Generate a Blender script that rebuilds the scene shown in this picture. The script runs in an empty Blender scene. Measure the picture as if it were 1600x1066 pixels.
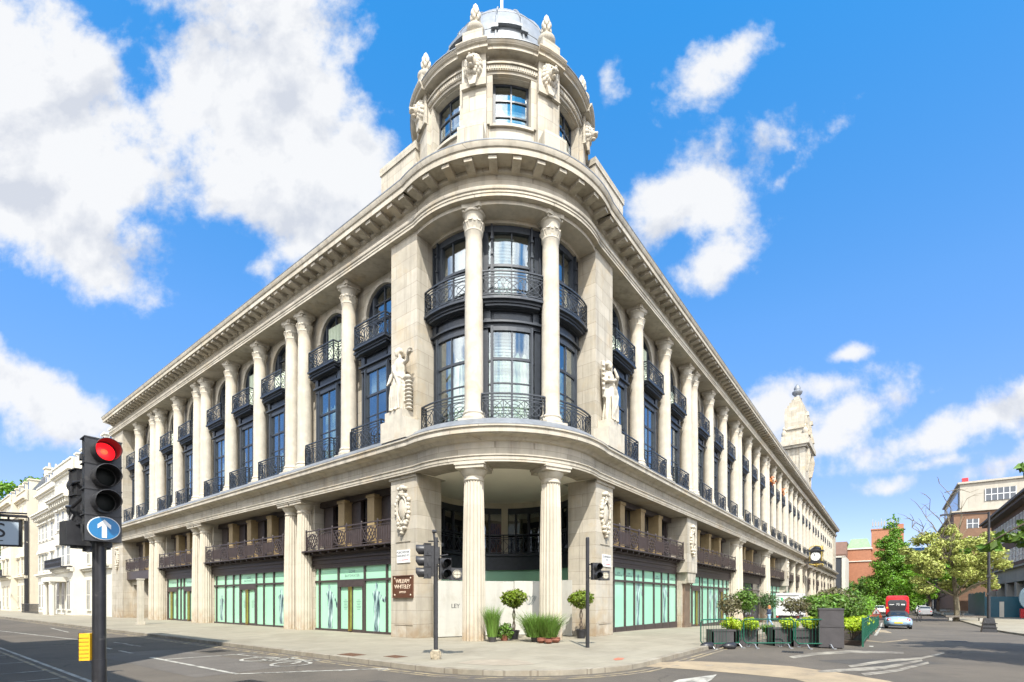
import bpy, bmesh, math, random
from mathutils import Vector, Matrix
from math import sin, cos, pi, radians, sqrt, atan2

scene = bpy.context.scene
col = scene.collection
random.seed(7)

# ------------------------------------------------------------------ camera
EYE = 1.55
cam_data = bpy.data.cameras.new("camera")
cam = bpy.data.objects.new("camera", cam_data)
col.objects.link(cam)
cam.location = (0, 0, EYE)
cam.rotation_euler = (radians(90), 0, 0)
cam_data.sensor_width = 36.0
cam_data.lens = 36.0 * 767.0 / 1600.0
cam_data.shift_y = (938 - 533) / 1600.0
cam_data.clip_end = 6000
scene.camera = cam

# ------------------------------------------------------------------ view, sun, sky
scene.view_settings.view_transform = 'Standard'
scene.view_settings.look = 'None'
scene.view_settings.gamma = 1.0
scene.view_settings.use_curve_mapping = False
scene.view_settings.exposure = 1.43
scene.cycles.max_bounces = 8
scene.cycles.transparent_max_bounces = 10
scene.cycles.use_denoising = True
SUN_EL = radians(52)
SX, SY = 0.085, -0.996          # ground direction towards the sun
sun_dir = Vector((SX * cos(SUN_EL), SY * cos(SUN_EL), sin(SUN_EL)))
sl = bpy.data.lights.new("sun", 'SUN')
sl.energy = 3.0
sl.angle = radians(0.5)
sl.color = (1.0, 0.955, 0.875)
so = bpy.data.objects.new("sun", sl)
so.rotation_euler = sun_dir.to_track_quat('Z', 'Y').to_euler()
so.location = (0, -30, 60)
col.objects.link(so)

world = bpy.data.worlds.new("World")
scene.world = world
world.use_nodes = True
wn, wl = world.node_tree.nodes, world.node_tree.links
wn.clear()


def wnode(t, **k):
    n = wn.new(t)
    for a, b in k.items():
        setattr(n, a, b)
    return n


def wmath(op, a, b=None, c=None, clamp=False):
    n = wnode('ShaderNodeMath', operation=op, use_clamp=clamp)
    for i, q in enumerate((a, b, c)):
        if q is None:
            continue
        if isinstance(q, (int, float)):
            n.inputs[i].default_value = q
        else:
            wl.new(q, n.inputs[i])
    return n.outputs[0]


sky = wnode('ShaderNodeTexSky', sky_type='NISHITA', sun_disc=False)
sky.sun_elevation = SUN_EL
sky.sun_rotation = atan2(SX, SY)
sky.air_density = 1.0
sky.dust_density = 0.4
sky.ozone_density = 2.2
hs = wnode('ShaderNodeHueSaturation')
hs.inputs['Saturation'].default_value = 1.0
hs.inputs['Value'].default_value = 1.0
wl.new(sky.outputs[0], hs.inputs['Color'])
bg_sky = wnode('ShaderNodeBackground')
bg_sky.inputs[1].default_value = 0.15
tc = wnode('ShaderNodeTexCoord')
DIR = tc.outputs['Generated']
sepd = wnode('ShaderNodeSeparateXYZ')
wl.new(DIR, sepd.inputs[0])
grade = wnode('ShaderNodeValToRGB')          # colour of the clear air by height above the horizon
ge = grade.color_ramp.elements
ge[0].position, ge[0].color = .0, (.44, .40, .50, 1)
ge[1].position, ge[1].color = .75, (.155, .66, .90, 1)
for q_, c_ in ((.18, (.37, .39, .52, 1)), (.45, (.33, .56, .72, 1))):
    x_ = ge.new(q_)
    x_.color = c_
wl.new(sepd.outputs[2], grade.inputs[0])
mulc = wnode('ShaderNodeMix', data_type='RGBA', blend_type='MULTIPLY')
mulc.inputs[0].default_value = 1.0
wl.new(hs.outputs[0], mulc.inputs[6])
wl.new(grade.outputs[0], mulc.inputs[7])
wl.new(mulc.outputs[2], bg_sky.inputs[0])


# cloud texture runs over d / |d.y|: heaps stay round to left and right of the street axis
_ab = wmath('MAXIMUM', wmath('ABSOLUTE', sepd.outputs[1]), .3)
_sc = wnode('ShaderNodeVectorMath', operation='SCALE')
wl.new(DIR, _sc.inputs[0])
wl.new(wmath('DIVIDE', 1.0, _ab), _sc.inputs['Scale'])
FLAT = _sc.outputs[0]


def wnoise(scale, detail, rough, off=(0, 0, 0), dist=0.0):
    mp = wnode('ShaderNodeMapping')
    mp.inputs['Location'].default_value = off
    wl.new(FLAT, mp.inputs[0])
    n = wnode('ShaderNodeTexNoise')
    n.inputs['Scale'].default_value = scale
    n.inputs['Detail'].default_value = detail
    n.inputs['Roughness'].default_value = rough
    n.inputs['Distortion'].default_value = dist
    wl.new(mp.outputs[0], n.inputs['Vector'])
    return n.outputs[0]


def wdot(vec):
    n = wnode('ShaderNodeVectorMath', operation='DOT_PRODUCT')
    wl.new(DIR, n.inputs[0])
    n.inputs[1].default_value = vec
    return n.outputs['Value']


# clouds standing in fixed directions of the sky: (x, y, half width, half height, tilt) on the photograph's plane
CLOUDS = [
    (430, 170, 195, 165, 0, 1.0), (500, 330, 130, 110, -20, 1.0), (300, 120, 80, 90, 0, 1.0), (560, 250, 80, 120, 0, 1.0),
    (60, 170, 175, 150, 20, 1.0), (120, 90, 110, 60, 35, .9), (70, 330, 160, 110, 10, 1.0), (150, 415, 110, 48, 12, .95),
    (1100, 300, 95, 66, 0, 1.0), (1170, 258, 62, 40, 0, .9), (1045, 345, 60, 34, -20, .9), (1120, 415, 62, 42, 0, .85),
    (1100, 112, 46, 34, 0, .85), (1150, 84, 34, 22, 0, .8), (950, 112, 20, 30, 0, .55), (1240, 262, 50, 16, -25, .6),
    (1325, 553, 34, 13, 0, .85), (1440, 690, 90, 34, -8, .8), (1545, 650, 80, 36, -6, .8), (1290, 602, 75, 24, 8, .75),
    (1350, 640, 80, 34, -10, .8), (1205, 645, 50, 44, 0, .85), (1300, 680, 40, 24, 0, .6), (35, 610, 95, 40, 18, .9),
    (115, 655, 75, 32, 8, .9), (1385, 765, 60, 17, -5, .75), (1580, 720, 60, 20, -10, .75), (1470, 720, 60, 14, 0, .45),
]
field = None
for (px, py, rx, ry, tilt, w) in CLOUDS:
    c = Vector(((px - 800) / 767, 1.0, (938 - py) / 767))
    k = c.length
    c.normalize()
    t1 = c.cross(Vector((0, 0, 1))).normalized()
    t2 = t1.cross(c).normalized()
    a = radians(-tilt)
    e1 = (t1 * cos(a) + t2 * sin(a)) / (rx / 767 / k)
    e2 = (-t1 * sin(a) + t2 * cos(a)) / (ry / 767 / k)
    d1, d2 = wdot(e1), wdot(e2)
    q = wmath('SQRT', wmath('MULTIPLY_ADD', d1, d1, wmath('MULTIPLY', d2, d2)))
    s_ = min(1.0, max(.34, sqrt(rx * ry) / 125))
    m = wmath('MULTIPLY_ADD', q, -s_, s_ * (1.0 + (w - 1) * .35) + (1 - s_) * .06)
    field = m if field is None else wmath('SMOOTH_MAX', field, m, 0.12)
field = wmath('MAXIMUM', wmath('ADD', field, .10), -0.75)
n1 = wnoise(3.6, 9, .57, (3.1, 1.7, 0.4), .1)
n1b = wnoise(3.6, 9, .57, (3.1, 1.7, 0.47), .1)
n2 = wnoise(9.5, 9, .60, (0.3, 4.0, 2.2), .1)
dens = wmath('ADD', field, wmath('ADD', wmath('MULTIPLY_ADD', n1, 1.7, -.85), wmath('MULTIPLY_ADD', n2, 1.35, -.675)))
mr = wnode('ShaderNodeMapRange', interpolation_type='SMOOTHSTEP')
mr.inputs['From Min'].default_value = .0
mr.inputs['From Max'].default_value = .5
wl.new(dens, mr.inputs[0])
mask = wmath('MULTIPLY', mr.outputs[0], .96)
n3 = wnoise(2.6, 6, .55, (7.1, 2.7, 1.3), .3)
thick = wmath('ADD', wmath('MULTIPLY_ADD', n3, .9, wmath('MULTIPLY', dens, .28)), wmath('MULTIPLY', wmath('SUBTRACT', n1b, n1), 3.2))
ramp = wnode('ShaderNodeValToRGB')
ramp.color_ramp.elements[0].position = .58
ramp.color_ramp.elements[0].color = (.36, .362, .365, 1)
ramp.color_ramp.elements[1].position = 1.0
ramp.color_ramp.elements[1].color = (.262, .274, .30, 1)
wl.new(thick, ramp.inputs[0])
# unseen cloud field added behind the viewpoint: brightened to fill the shaded stone
back = wnode('ShaderNodeMapRange', interpolation_type='SMOOTHSTEP')
back.inputs['From Min'].default_value = .05
back.inputs['From Max'].default_value = -.45
wl.new(sepd.outputs[1], back.inputs[0])
n4 = wnoise(1.5, 7, .6, (9.1, 3.3, 5.2), .3)
cov = wnode('ShaderNodeMapRange', interpolation_type='SMOOTHSTEP')
cov.inputs['From Min'].default_value = .40
cov.inputs['From Max'].default_value = .54
wl.new(n4, cov.inputs[0])
backm = wmath('MULTIPLY', back.outputs[0], cov.outputs[0])
mask = wmath('MAXIMUM', mask, backm)
bg_cl = wnode('ShaderNodeBackground')
wl.new(wmath('MULTIPLY_ADD', back.outputs[0], 2.7, 1.0), bg_cl.inputs[1])
wl.new(ramp.outputs[0], bg_cl.inputs[0])
mix = wnode('ShaderNodeMixShader')
wl.new(mask, mix.inputs[0])
wl.new(bg_sky.outputs[0], mix.inputs[1])
wl.new(bg_cl.outputs[0], mix.inputs[2])
wo = wnode('ShaderNodeOutputWorld')
wl.new(mix.outputs[0], wo.inputs[0])


# ------------------------------------------------------------------ mesh helpers
class MB:
    def __init__(s, fn=None):
        s.v, s.f, s.m, s.fn, s.mi = [], [], [], fn, 0

    def add(s, vs, fs):
        o = len(s.v)
        fn = s.fn
        s.v += [tuple(fn(p)) if fn else tuple(p) for p in vs]
        for f in fs:
            s.f.append([i + o for i in f])
            s.m.append(s.mi)

    def box(s, x0, x1, y0, y1, z0, z1, n=1):
        vs, fs = [], []
        for i in range(n + 1):
            x = x0 + (x1 - x0) * i / n
            vs += [(x, y0, z0), (x, y1, z0), (x, y1, z1), (x, y0, z1)]
        for i in range(n):
            a = i * 4
            for j in range(4):
                k = (j + 1) % 4
                fs.append((a + j, a + k, a + 4 + k, a + 4 + j))
        fs += [(3, 2, 1, 0), (n * 4, n * 4 + 1, n * 4 + 2, n * 4 + 3)]
        s.add(vs, fs)

    def hexa(s, b, t):
        "b, t: four points each"
        s.add(list(b) + list(t), [(3, 2, 1, 0), (4, 5, 6, 7), (0, 1, 5, 4), (1, 2, 6, 5), (2, 3, 7, 6), (3, 0, 4, 7)])

    def prism(s, poly, c0, c1, plane='xz'):
        n = len(poly)
        m = {'xz': lambda a, b, c: (a, c, b), 'xy': lambda a, b, c: (a, b, c), 'yz': lambda a, b, c: (c, a, b)}[plane]
        vs = [m(a, b, c0) for a, b in poly] + [m(a, b, c1) for a, b in poly]
        fs = [list(range(n))[::-1], list(range(n, 2 * n))]
        for i in range(n):
            j = (i + 1) % n
            fs.append((i, j, n + j, n + i))
        s.add(vs, fs)

    def rings(s, rs, closed=True, cap=True):
        n = len(rs[0])
        vs = [p for r in rs for p in r]
        fs = []
        for i in range(len(rs) - 1):
            for j in range(n if closed else n - 1):
                k = (j + 1) % n
                fs.append((i * n + j, i * n + k, (i + 1) * n + k, (i + 1) * n + j))
        if cap and closed:
            fs.append(list(range(n))[::-1])
            fs.append(list(range((len(rs) - 1) * n, len(rs) * n)))
        s.add(vs, fs)

    def lathe(s, prof, cx=0, cy=0, n=20, flute=None, cap=True):
        rs = []
        for r, z in prof:
            ring = []
            for j in range(n):
                a = 2 * pi * j / n
                rr = r
                if flute and (j % flute[0]):
                    rr = r - flute[1]
                ring.append((cx + rr * cos(a), cy + rr * sin(a), z))
            rs.append(ring)
        s.rings(rs, True, cap)

    def tube(s, pts, r, n=5, r1=None):
        pts = [Vector(p) for p in pts]
        r1 = r if r1 is None else r1
        rs = []
        N = len(pts)
        for i, p in enumerate(pts):
            if i == 0:
                t = pts[1] - pts[0]
            elif i == N - 1:
                t = pts[-1] - pts[-2]
            else:
                t = pts[i + 1] - pts[i - 1]
            t = t.normalized() if t.length > 1e-9 else Vector((0, 0, 1))
            up = Vector((0, 0, 1)) if abs(t.z) < .9 else Vector((1, 0, 0))
            a = t.cross(up).normalized()
            b = a.cross(t)
            rad = r + (r1 - r) * i / max(1, N - 1)
            rs.append([p + (a * cos(2 * pi * (j + .5) / n) + b * sin(2 * pi * (j + .5) / n)) * rad for j in range(n)])
        s.rings(rs)

    def sphere(s, c, r, nu=12, nv=8):
        if isinstance(r, (int, float)):
            r = (r, r, r)
        rs = []
        for i in range(nv + 1):
            t = pi * i / nv
            k = max(sin(t), 1e-3)
            rs.append([(c[0] + r[0] * k * cos(2 * pi * j / nu), c[1] + r[1] * k * sin(2 * pi * j / nu), c[2] - r[2] * cos(t)) for j in range(nu)])
        s.rings(rs)

    def sweep(s, prof, path):
        "prof: closed polygon of (outward, z); path: (x, y, nx, ny)"
        rs = [[(x + nx * o, y + ny * o, z) for o, z in prof] for x, y, nx, ny in path]
        s.rings(rs)

    def arcbox(s, cx, cy, a0, a1, r0, r1, z0, z1, n=8):
        rs = []
        for i in range(n + 1):
            a = a0 + (a1 - a0) * i / n
            c, d = cos(a), sin(a)
            rs.append([(cx + c * r0, cy + d * r0, z0), (cx + c * r1, cy + d * r1, z0), (cx + c * r1, cy + d * r1, z1), (cx + c * r0, cy + d * r0, z1)])
        s.rings(rs)


def make_mesh(name, mb, mats, smooth=35, recalc=True):
    me = bpy.data.meshes.new(name)
    me.from_pydata(mb.v, [], mb.f)
    if not isinstance(mats, (list, tuple)):
        mats = [mats]
    for m in mats:
        me.materials.append(m)
    if len(mats) > 1:
        me.polygons.foreach_set('material_index', mb.m)
    if recalc:
        bm = bmesh.new()
        bm.from_mesh(me)
        bmesh.ops.recalc_face_normals(bm, faces=bm.faces)
        bm.to_mesh(me)
        bm.free()
    if smooth:
        me.polygons.foreach_set('use_smooth', [True] * len(me.polygons))
        me.set_sharp_from_angle(angle=radians(smooth))
    me.update()
    return me


def link(name, data, parent=None, loc=(0, 0, 0), rot=0.0):
    o = bpy.data.objects.new(name, data)
    col.objects.link(o)
    if parent is not None:
        o.parent = parent
    o.location = loc
    o.rotation_euler = rot if isinstance(rot, (tuple, list)) else (0, 0, rot)
    return o


def obj(name, mb, mats, parent=None, loc=(0, 0, 0), rot=0.0, smooth=35, recalc=True):
    return link(name, make_mesh(name, mb, mats, smooth, recalc), parent, loc, rot)


def tag(o, label=None, cat=None, group=None, kind=None):
    if label:
        o['label'] = label
    if cat:
        o['category'] = cat
    if group:
        o['group'] = group
    if kind:
        o['kind'] = kind
    return o


def thing(name, label, cat, loc=(0, 0, 0), rot=0.0, group=None):
    return tag(link(name, None, None, loc, rot), label, cat, group)


def dup_tree(o, parent=None):
    c = o.copy()
    col.objects.link(c)
    c.parent = parent
    for ch in list(o.children):
        dup_tree(ch, c)
    return c


def remeshed(mb, voxel, smooth_iter=2):
    "one continuous surface grown round a set of overlapping closed shapes"
    me = make_mesh("tmp", mb, [], 0)
    o = link("tmp", me)
    m = o.modifiers.new("r", 'REMESH')
    m.mode = 'VOXEL'
    m.voxel_size = voxel
    if smooth_iter:
        q = o.modifiers.new("s", 'SMOOTH')
        q.iterations = smooth_iter
        q.factor = .5
    dg = bpy.context.evaluated_depsgraph_get()
    out = bpy.data.meshes.new_from_object(o.evaluated_get(dg))
    bpy.data.objects.remove(o)
    bpy.data.meshes.remove(me)
    out.polygons.foreach_set('use_smooth', [True] * len(out.polygons))
    return out


def text_mesh(txt, size, mat, extrude=.004, spacing=1.0, align='CENTER', line=1.0):
    cu = bpy.data.curves.new("t", 'FONT')
    cu.body = txt
    cu.size = size
    cu.extrude = extrude
    cu.align_x = align
    cu.align_y = 'CENTER'
    cu.space_character = spacing
    cu.space_line = line
    o = link("t", cu)
    dg = bpy.context.evaluated_depsgraph_get()
    me = bpy.data.meshes.new_from_object(o.evaluated_get(dg))
    bpy.data.objects.remove(o)
    bpy.data.curves.remove(cu)
    me.materials.clear()
    me.materials.append(mat)
    me.transform(Matrix.Rotation(pi / 2, 4, 'X'))   # stands upright, faces -y, reads along +x
    return me


# ------------------------------------------------------------------ street frame: u along the right facade, v along the left facade
CX, CY = 0.356, 16.645
UX, UY = 0.6084, 0.7936
ANG = atan2(UY, UX)


def W(u, v, z=0.0):
    return (CX + u * UX - v * UY, CY + u * UY + v * UX, z)


def to_uv(x, y):
    a, b = x - CX, y - CY
    return a * UX + b * UY, -a * UY + b * UX


def zt(u):
    t = min(1, max(0, (u - 6) / 38))
    return -.75 * t * t * (3 - 2 * t)


def G(px, py, lift=-.12):
    "street point seen at a spot of the photograph"
    z = lift
    for _ in range(40):
        Y = 767 * (EYE - z) / (py - 938)
        X = (px - 800) / 767 * Y
        z = z * .5 + .5 * (lift + zt(to_uv(X, Y)[0]))
    return X, Y, z


def at(px, py, Y):
    return ((px - 800) / 767 * Y, Y, EYE + (938 - py) / 767 * Y)


# ------------------------------------------------------------------ materials
MATS = {}


def M(name, color=(.5, .5, .5), rough=.6, metal=0.0, spec=.5, var=0.0, vscale=3.0, bump=0.0, bscale=30.0, stain=None, island=0.0,
      joints=None, emit=None, trans=0.0, streak=0.0, coat=0.0, cracks=None, foot=False):
    m = bpy.data.materials.new(name)
    m.use_nodes = True
    nt = m.node_tree
    nd, lk = nt.nodes, nt.links
    b = nd['Principled BSDF']
    b.inputs['Roughness'].default_value = rough
    b.inputs['Metallic'].default_value = metal
    b.inputs['Specular IOR Level'].default_value = spec
    b.inputs['Base Color'].default_value = (*color, 1)
    out = None
    tc = nd.new('ShaderNodeTexCoord')
    P = tc.outputs['Object']

    def mixc(a, bcol, fac, mode='MIX'):
        n = nd.new('ShaderNodeMix')
        n.data_type = 'RGBA'
        n.blend_type = mode
        for sock, val in ((n.inputs[6], a), (n.inputs[7], bcol)):
            if isinstance(val, tuple):
                sock.default_value = (*val, 1) if len(val) == 3 else val
            else:
                lk.new(val, sock)
        if isinstance(fac, float):
            n.inputs[0].default_value = fac
        else:
            lk.new(fac, n.inputs[0])
        return n.outputs[2]

    def noise(scale, detail=5, rough_=.6, vec=None, dist=0.0):
        n = nd.new('ShaderNodeTexNoise')
        n.inputs['Scale'].default_value = scale
        n.inputs['Detail'].default_value = detail
        n.inputs['Roughness'].default_value = rough_
        n.inputs['Distortion'].default_value = dist
        lk.new(vec if vec is not None else P, n.inputs['Vector'])
        return n.outputs[0]

    def mrange(x, a, b_, c=0.0, d=1.0):
        n = nd.new('ShaderNodeMapRange')
        n.inputs[1].default_value, n.inputs[2].default_value = a, b_
        n.inputs[3].default_value, n.inputs[4].default_value = c, d
        lk.new(x, n.inputs[0])
        return n.outputs[0]
    cur = tuple(color)
    height = None
    if var:
        f = mrange(noise(vscale, 6, .65), .3, .7)
        lo = tuple(c * (1 - var) for c in color)
        hi = tuple(min(1, c * (1 + var * .6)) for c in color)
        cur = mixc(lo, hi, f)
    if stain:
        scol, sscale, lo_, hi_ = stain
        f = mrange(noise(sscale, 7, .7, None, .4), lo_, hi_)
        cur = mixc(cur, scol, f)
    if streak:
        mp = nd.new('ShaderNodeMapping')
        mp.inputs['Scale'].default_value = (2.6, 2.6, .16)
        lk.new(P, mp.inputs[0])
        f = mrange(noise(1.0, 6, .65, mp.outputs[0]), .49, .72, 0, streak)
        cur = mixc(cur, tuple(c * .55 for c in color), f)
    if cracks:
        cs, ca = cracks
        vo = nd.new('ShaderNodeTexVoronoi')
        vo.feature = 'DISTANCE_TO_EDGE'
        vo.inputs['Scale'].default_value = cs
        dn = nd.new('ShaderNodeTexNoise')
        dn.inputs['Scale'].default_value = 1.3
        dn.inputs['Detail'].default_value = 6
        lk.new(P, dn.inputs['Vector'])
        mv = nd.new('ShaderNodeVectorMath')
        mv.operation = 'MULTIPLY_ADD'
        lk.new(dn.outputs['Color'], mv.inputs[0])
        mv.inputs[1].default_value = (.9, .9, .9)
        lk.new(P, mv.inputs[2])
        lk.new(mv.outputs[0], vo.inputs['Vector'])
        f = mrange(vo.outputs['Distance'], .0, .012, 1, 0)
        fm = nd.new('ShaderNodeMath')
        fm.operation = 'MULTIPLY'
        lk.new(f, fm.inputs[0])
        lk.new(mrange(noise(.22, 3), .48, .6, 0, ca), fm.inputs[1])
        fm.use_clamp = True
        cur = mixc(cur, tuple(c * .35 for c in color), fm.outputs[0])
        # oil drips and gum
        sp = mrange(noise(1.1, 3, .5), .66, .78, 0, .45)
        cur = mixc(cur, tuple(c * .5 for c in color), sp)
    if foot:
        sepz = nd.new('ShaderNodeSeparateXYZ')
        lk.new(P, sepz.inputs[0])
        fz = mrange(sepz.outputs[2], .05, 1.1, 1, 0)
        fz.node.clamp = True
        fn_ = nd.new('ShaderNodeMath')
        fn_.operation = 'MULTIPLY'
        fn_.use_clamp = True
        lk.new(fz, fn_.inputs[0])
        lk.new(mrange(noise(2.2, 6), .32, .62, 0, .85), fn_.inputs[1])
        cur = mixc(cur, (.30, .21, .12), fn_.outputs[0])
    if joints:
        bw, bh, mort, amt, flat = joints
        sep = nd.new('ShaderNodeSeparateXYZ')
        lk.new(P, sep.inputs[0])
        cmb = nd.new('ShaderNodeCombineXYZ')
        if flat:
            lk.new(sep.outputs[0], cmb.inputs[0])
            lk.new(sep.outputs[1], cmb.inputs[1])
        else:
            ad = nd.new('ShaderNodeMath')
            ad.operation = 'ADD'
            lk.new(sep.outputs[0], ad.inputs[0])
            lk.new(sep.outputs[1], ad.inputs[1])
            lk.new(ad.outputs[0], cmb.inputs[0])
            lk.new(sep.outputs[2], cmb.inputs[1])
        br = nd.new('ShaderNodeTexBrick')
        br.inputs['Scale'].default_value = 1.0
        br.inputs['Brick Width'].default_value = bw
        br.inputs['Row Height'].default_value = bh
        br.inputs['Mortar Size'].default_value = mort
        br.inputs['Mortar Smooth'].default_value = .3
        br.inputs['Color1'].default_value = (1, 1, 1, 1)
        br.inputs['Color2'].default_value = (1 - amt, 1 - amt * 1.05, 1 - amt * 1.2, 1)
        br.inputs['Mortar'].default_value = (1 - 1.9 * amt, 1 - 2.0 * amt, 1 - 2.1 * amt, 1)
        lk.new(cmb.outputs[0], br.inputs['Vector'])
        cur = mixc(cur, br.outputs[0], 1.0, 'MULTIPLY')
        iv = nd.new('ShaderNodeMath')
        iv.operation = 'MULTIPLY_ADD'
        lk.new(br.outputs['Fac'], iv.inputs[0])
        iv.inputs[1].default_value = -.6
        iv.inputs[2].default_value = .6
        height = iv.outputs[0]
    if island:
        g = nd.new('ShaderNodeNewGeometry')
        hsv = nd.new('ShaderNodeHueSaturation')
        f = mrange(g.outputs['Random Per Island'], 0, 1, 1 - island, 1 + island)
        lk.new(f, hsv.inputs['Value'])
        f2 = mrange(g.outputs['Random Per Island'], 0, 1, .5 - island * .045, .5 + island * .03)
        lk.new(f2, hsv.inputs['Hue'])
        if isinstance(cur, tuple):
            hsv.inputs['Color'].default_value = (*cur, 1)
        else:
            lk.new(cur, hsv.inputs['Color'])
        cur = hsv.outputs[0]
    if not isinstance(cur, tuple):
        lk.new(cur, b.inputs['Base Color'])
    if bump:
        n = noise(bscale, 6, .65)
        if height is not None:
            ad = nd.new('ShaderNodeMath')
            ad.operation = 'MULTIPLY_ADD'
            lk.new(n, ad.inputs[0])
            ad.inputs[1].default_value = .5
            lk.new(height, ad.inputs[2])
            n = ad.outputs[0]
        bp = nd.new('ShaderNodeBump')
        bp.inputs['Strength'].default_value = bump
        bp.inputs['Distance'].default_value = .03
        lk.new(n, bp.inputs['Height'])
        lk.new(bp.outputs[0], b.inputs['Normal'])
    if coat:
        b.inputs['Coat Weight'].default_value = coat
        b.inputs['Coat Roughness'].default_value = .04
    if emit:
        b.inputs['Emission Color'].default_value = (*emit[0], 1)
        b.inputs['Emission Strength'].default_value = emit[1]
    if trans:
        t = nd.new('ShaderNodeBsdfTranslucent')
        if isinstance(cur, tuple):
            t.inputs[0].default_value = (*cur, 1)
        else:
            lk.new(cur, t.inputs[0])
        mx = nd.new('ShaderNodeMixShader')
        mx.inputs[0].default_value = trans
        lk.new(b.outputs[0], mx.inputs[1])
        lk.new(t.outputs[0], mx.inputs[2])
        lk.new(mx.outputs[0], nd['Material Output'].inputs[0])
    MATS[name] = m
    return m


def glass_mat(name, tint=(.55, .62, .66), refl=.35, rough=.02):
    m = bpy.data.materials.new(name)
    m.use_nodes = True
    nd, lk = m.node_tree.nodes, m.node_tree.links
    nd.remove(nd['Principled BSDF'])
    t = nd.new('ShaderNodeBsdfTransparent')
    t.inputs[0].default_value = (*tint, 1)
    g = nd.new('ShaderNodeBsdfGlossy')
    g.inputs['Roughness'].default_value = rough
    g.inputs[0].default_value = (.93, .97, 1, 1)
    fr = nd.new('ShaderNodeLayerWeight')
    fr.inputs['Blend'].default_value = .35
    mr_ = nd.new('ShaderNodeMapRange')
    mr_.inputs[3].default_value = refl
    mr_.inputs[4].default_value = min(1, refl + .5)
    lk.new(fr.outputs['Facing'], mr_.inputs[0])
    # old float glass: a faint wobble
    tcn = nd.new('ShaderNodeTexCoord')
    nz = nd.new('ShaderNodeTexNoise')
    nz.inputs['Scale'].default_value = 1.1
    nz.inputs['Detail'].default_value = 1
    lk.new(tcn.outputs['Object'], nz.inputs['Vector'])
    bp = nd.new('ShaderNodeBump')
    bp.inputs['Strength'].default_value = .12
    bp.inputs['Distance'].default_value = .06
    lk.new(nz.outputs[0], bp.inputs['Height'])
    oi = nd.new('ShaderNodeObjectInfo')
    wnz = nd.new('ShaderNodeTexWhiteNoise')
    wnz.noise_dimensions = '1D'
    lk.new(oi.outputs['Random'], wnz.inputs['W'])
    va = nd.new('ShaderNodeVectorMath')
    va.operation = 'SUBTRACT'
    lk.new(wnz.outputs['Color'], va.inputs[0])
    va.inputs[1].default_value = (.5, .5, .5)
    vs_ = nd.new('ShaderNodeVectorMath')
    vs_.operation = 'MULTIPLY_ADD'
    lk.new(va.outputs[0], vs_.inputs[0])
    vs_.inputs[1].default_value = (.07, .07, .07)
    lk.new(bp.outputs[0], vs_.inputs[2])
    lk.new(vs_.outputs[0], g.inputs['Normal'])
    mx = nd.new('ShaderNodeMixShader')
    lk.new(mr_.outputs[0], mx.inputs[0])
    lk.new(t.outputs[0], mx.inputs[1])
    lk.new(g.outputs[0], mx.inputs[2])
    lk.new(mx.outputs[0], nd['Material Output'].inputs[0])
    MATS[name] = m
    return m


STONE = M('portland_stone', (.465, .422, .345), .8, var=.17, vscale=1.3, bump=.25, bscale=22, stain=((.45, .345, .21), .55, .52, .78),
          joints=(1.35, .56, .011, .20, False), streak=.8, foot=True)
STONE2 = M('carved_stone', (.48, .437, .357), .8, var=.17, vscale=2.5, bump=.3, bscale=30, stain=((.44, .34, .21), .9, .52, .8), streak=.5)
FLUTE = M('fluted_stone', (.475, .428, .343), .8, var=.13, vscale=1.6, bump=.2, bscale=25, stain=((.35, .27, .18), .8, .58, .8),
          joints=(40., 1.72, .008, .07, False), streak=.5, foot=True)
LEAD = M('lead_sheet', (.20, .215, .235), .5, metal=.25, var=.25, vscale=3, bump=.15, bscale=9, streak=.4)
DARK = M('dark_painted_metal', (.030, .036, .046), .42, var=.3, vscale=6, bump=.05)
BRONZE = M('brown_painted_metal', (.058, .043, .040), .45, var=.3, vscale=4, bump=.06, streak=.4)
OCHRE = M('ochre_panel', (.34, .245, .12), .6, var=.2, vscale=3)
BRASS = M('brass', (.55, .40, .12), .3, metal=.9, var=.2, vscale=8)
GLASS = glass_mat('window_glass', (.80, .85, .83), .10)
GLASS_DARK = glass_mat('dark_window_glass', (.30, .33, .34), .16)
CURTAIN = M('curtain', (.60, .66, .52), .9, var=.12, vscale=8)
BLIND = M('blind', (.55, .60, .62), .8, var=.1, vscale=5)
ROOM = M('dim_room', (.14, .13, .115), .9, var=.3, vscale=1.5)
MINT = M('mint_vinyl', (.36, .67, .46), .4, spec=.3, coat=.6, var=.08, vscale=.6)
MINT2 = M('pale_mint_vinyl', (.33, .64, .46), .35, coat=.7, var=.08, vscale=.6)
PRINT = None
INK = M('grey_ink', (.16, .20, .20), .5, var=.3, vscale=9)
WHITE = M('white_board', (.46, .45, .405), .55, var=.08, vscale=1.2, stain=((.36, .33, .27), 1.6, .52, .8), streak=.25)
STUCCO = M('white_stucco', (.60, .57, .49), .7, var=.08, vscale=.8, streak=.25, bump=.1)
STUCCO2 = M('cream_stucco', (.56, .505, .39), .7, var=.1, vscale=.8, streak=.3, bump=.1)
SLATE = M('slate', (.10, .11, .125), .6, var=.3, vscale=4, joints=(.5, .3, .01, .12, False), bump=.2)
ASPH = M('asphalt', (.086, .073, .057), .85, var=.3, vscale=.45, bump=.5, bscale=90, stain=((.128, .106, .08), .16, .42, .7), cracks=(.28, 1.0))
BUFF = M('buff_surfacing', (.30, .235, .15), .85, var=.25, vscale=1.5, bump=.4, bscale=80, stain=((.12, .10, .085), .8, .55, .75))
PAVE = M('paving_slabs', (.285, .256, .192), .8, var=.16, vscale=.7, bump=.25, bscale=40, joints=(.9, .6, .014, .10, True),
         stain=((.19, .165, .12), .35, .46, .75))
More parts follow.
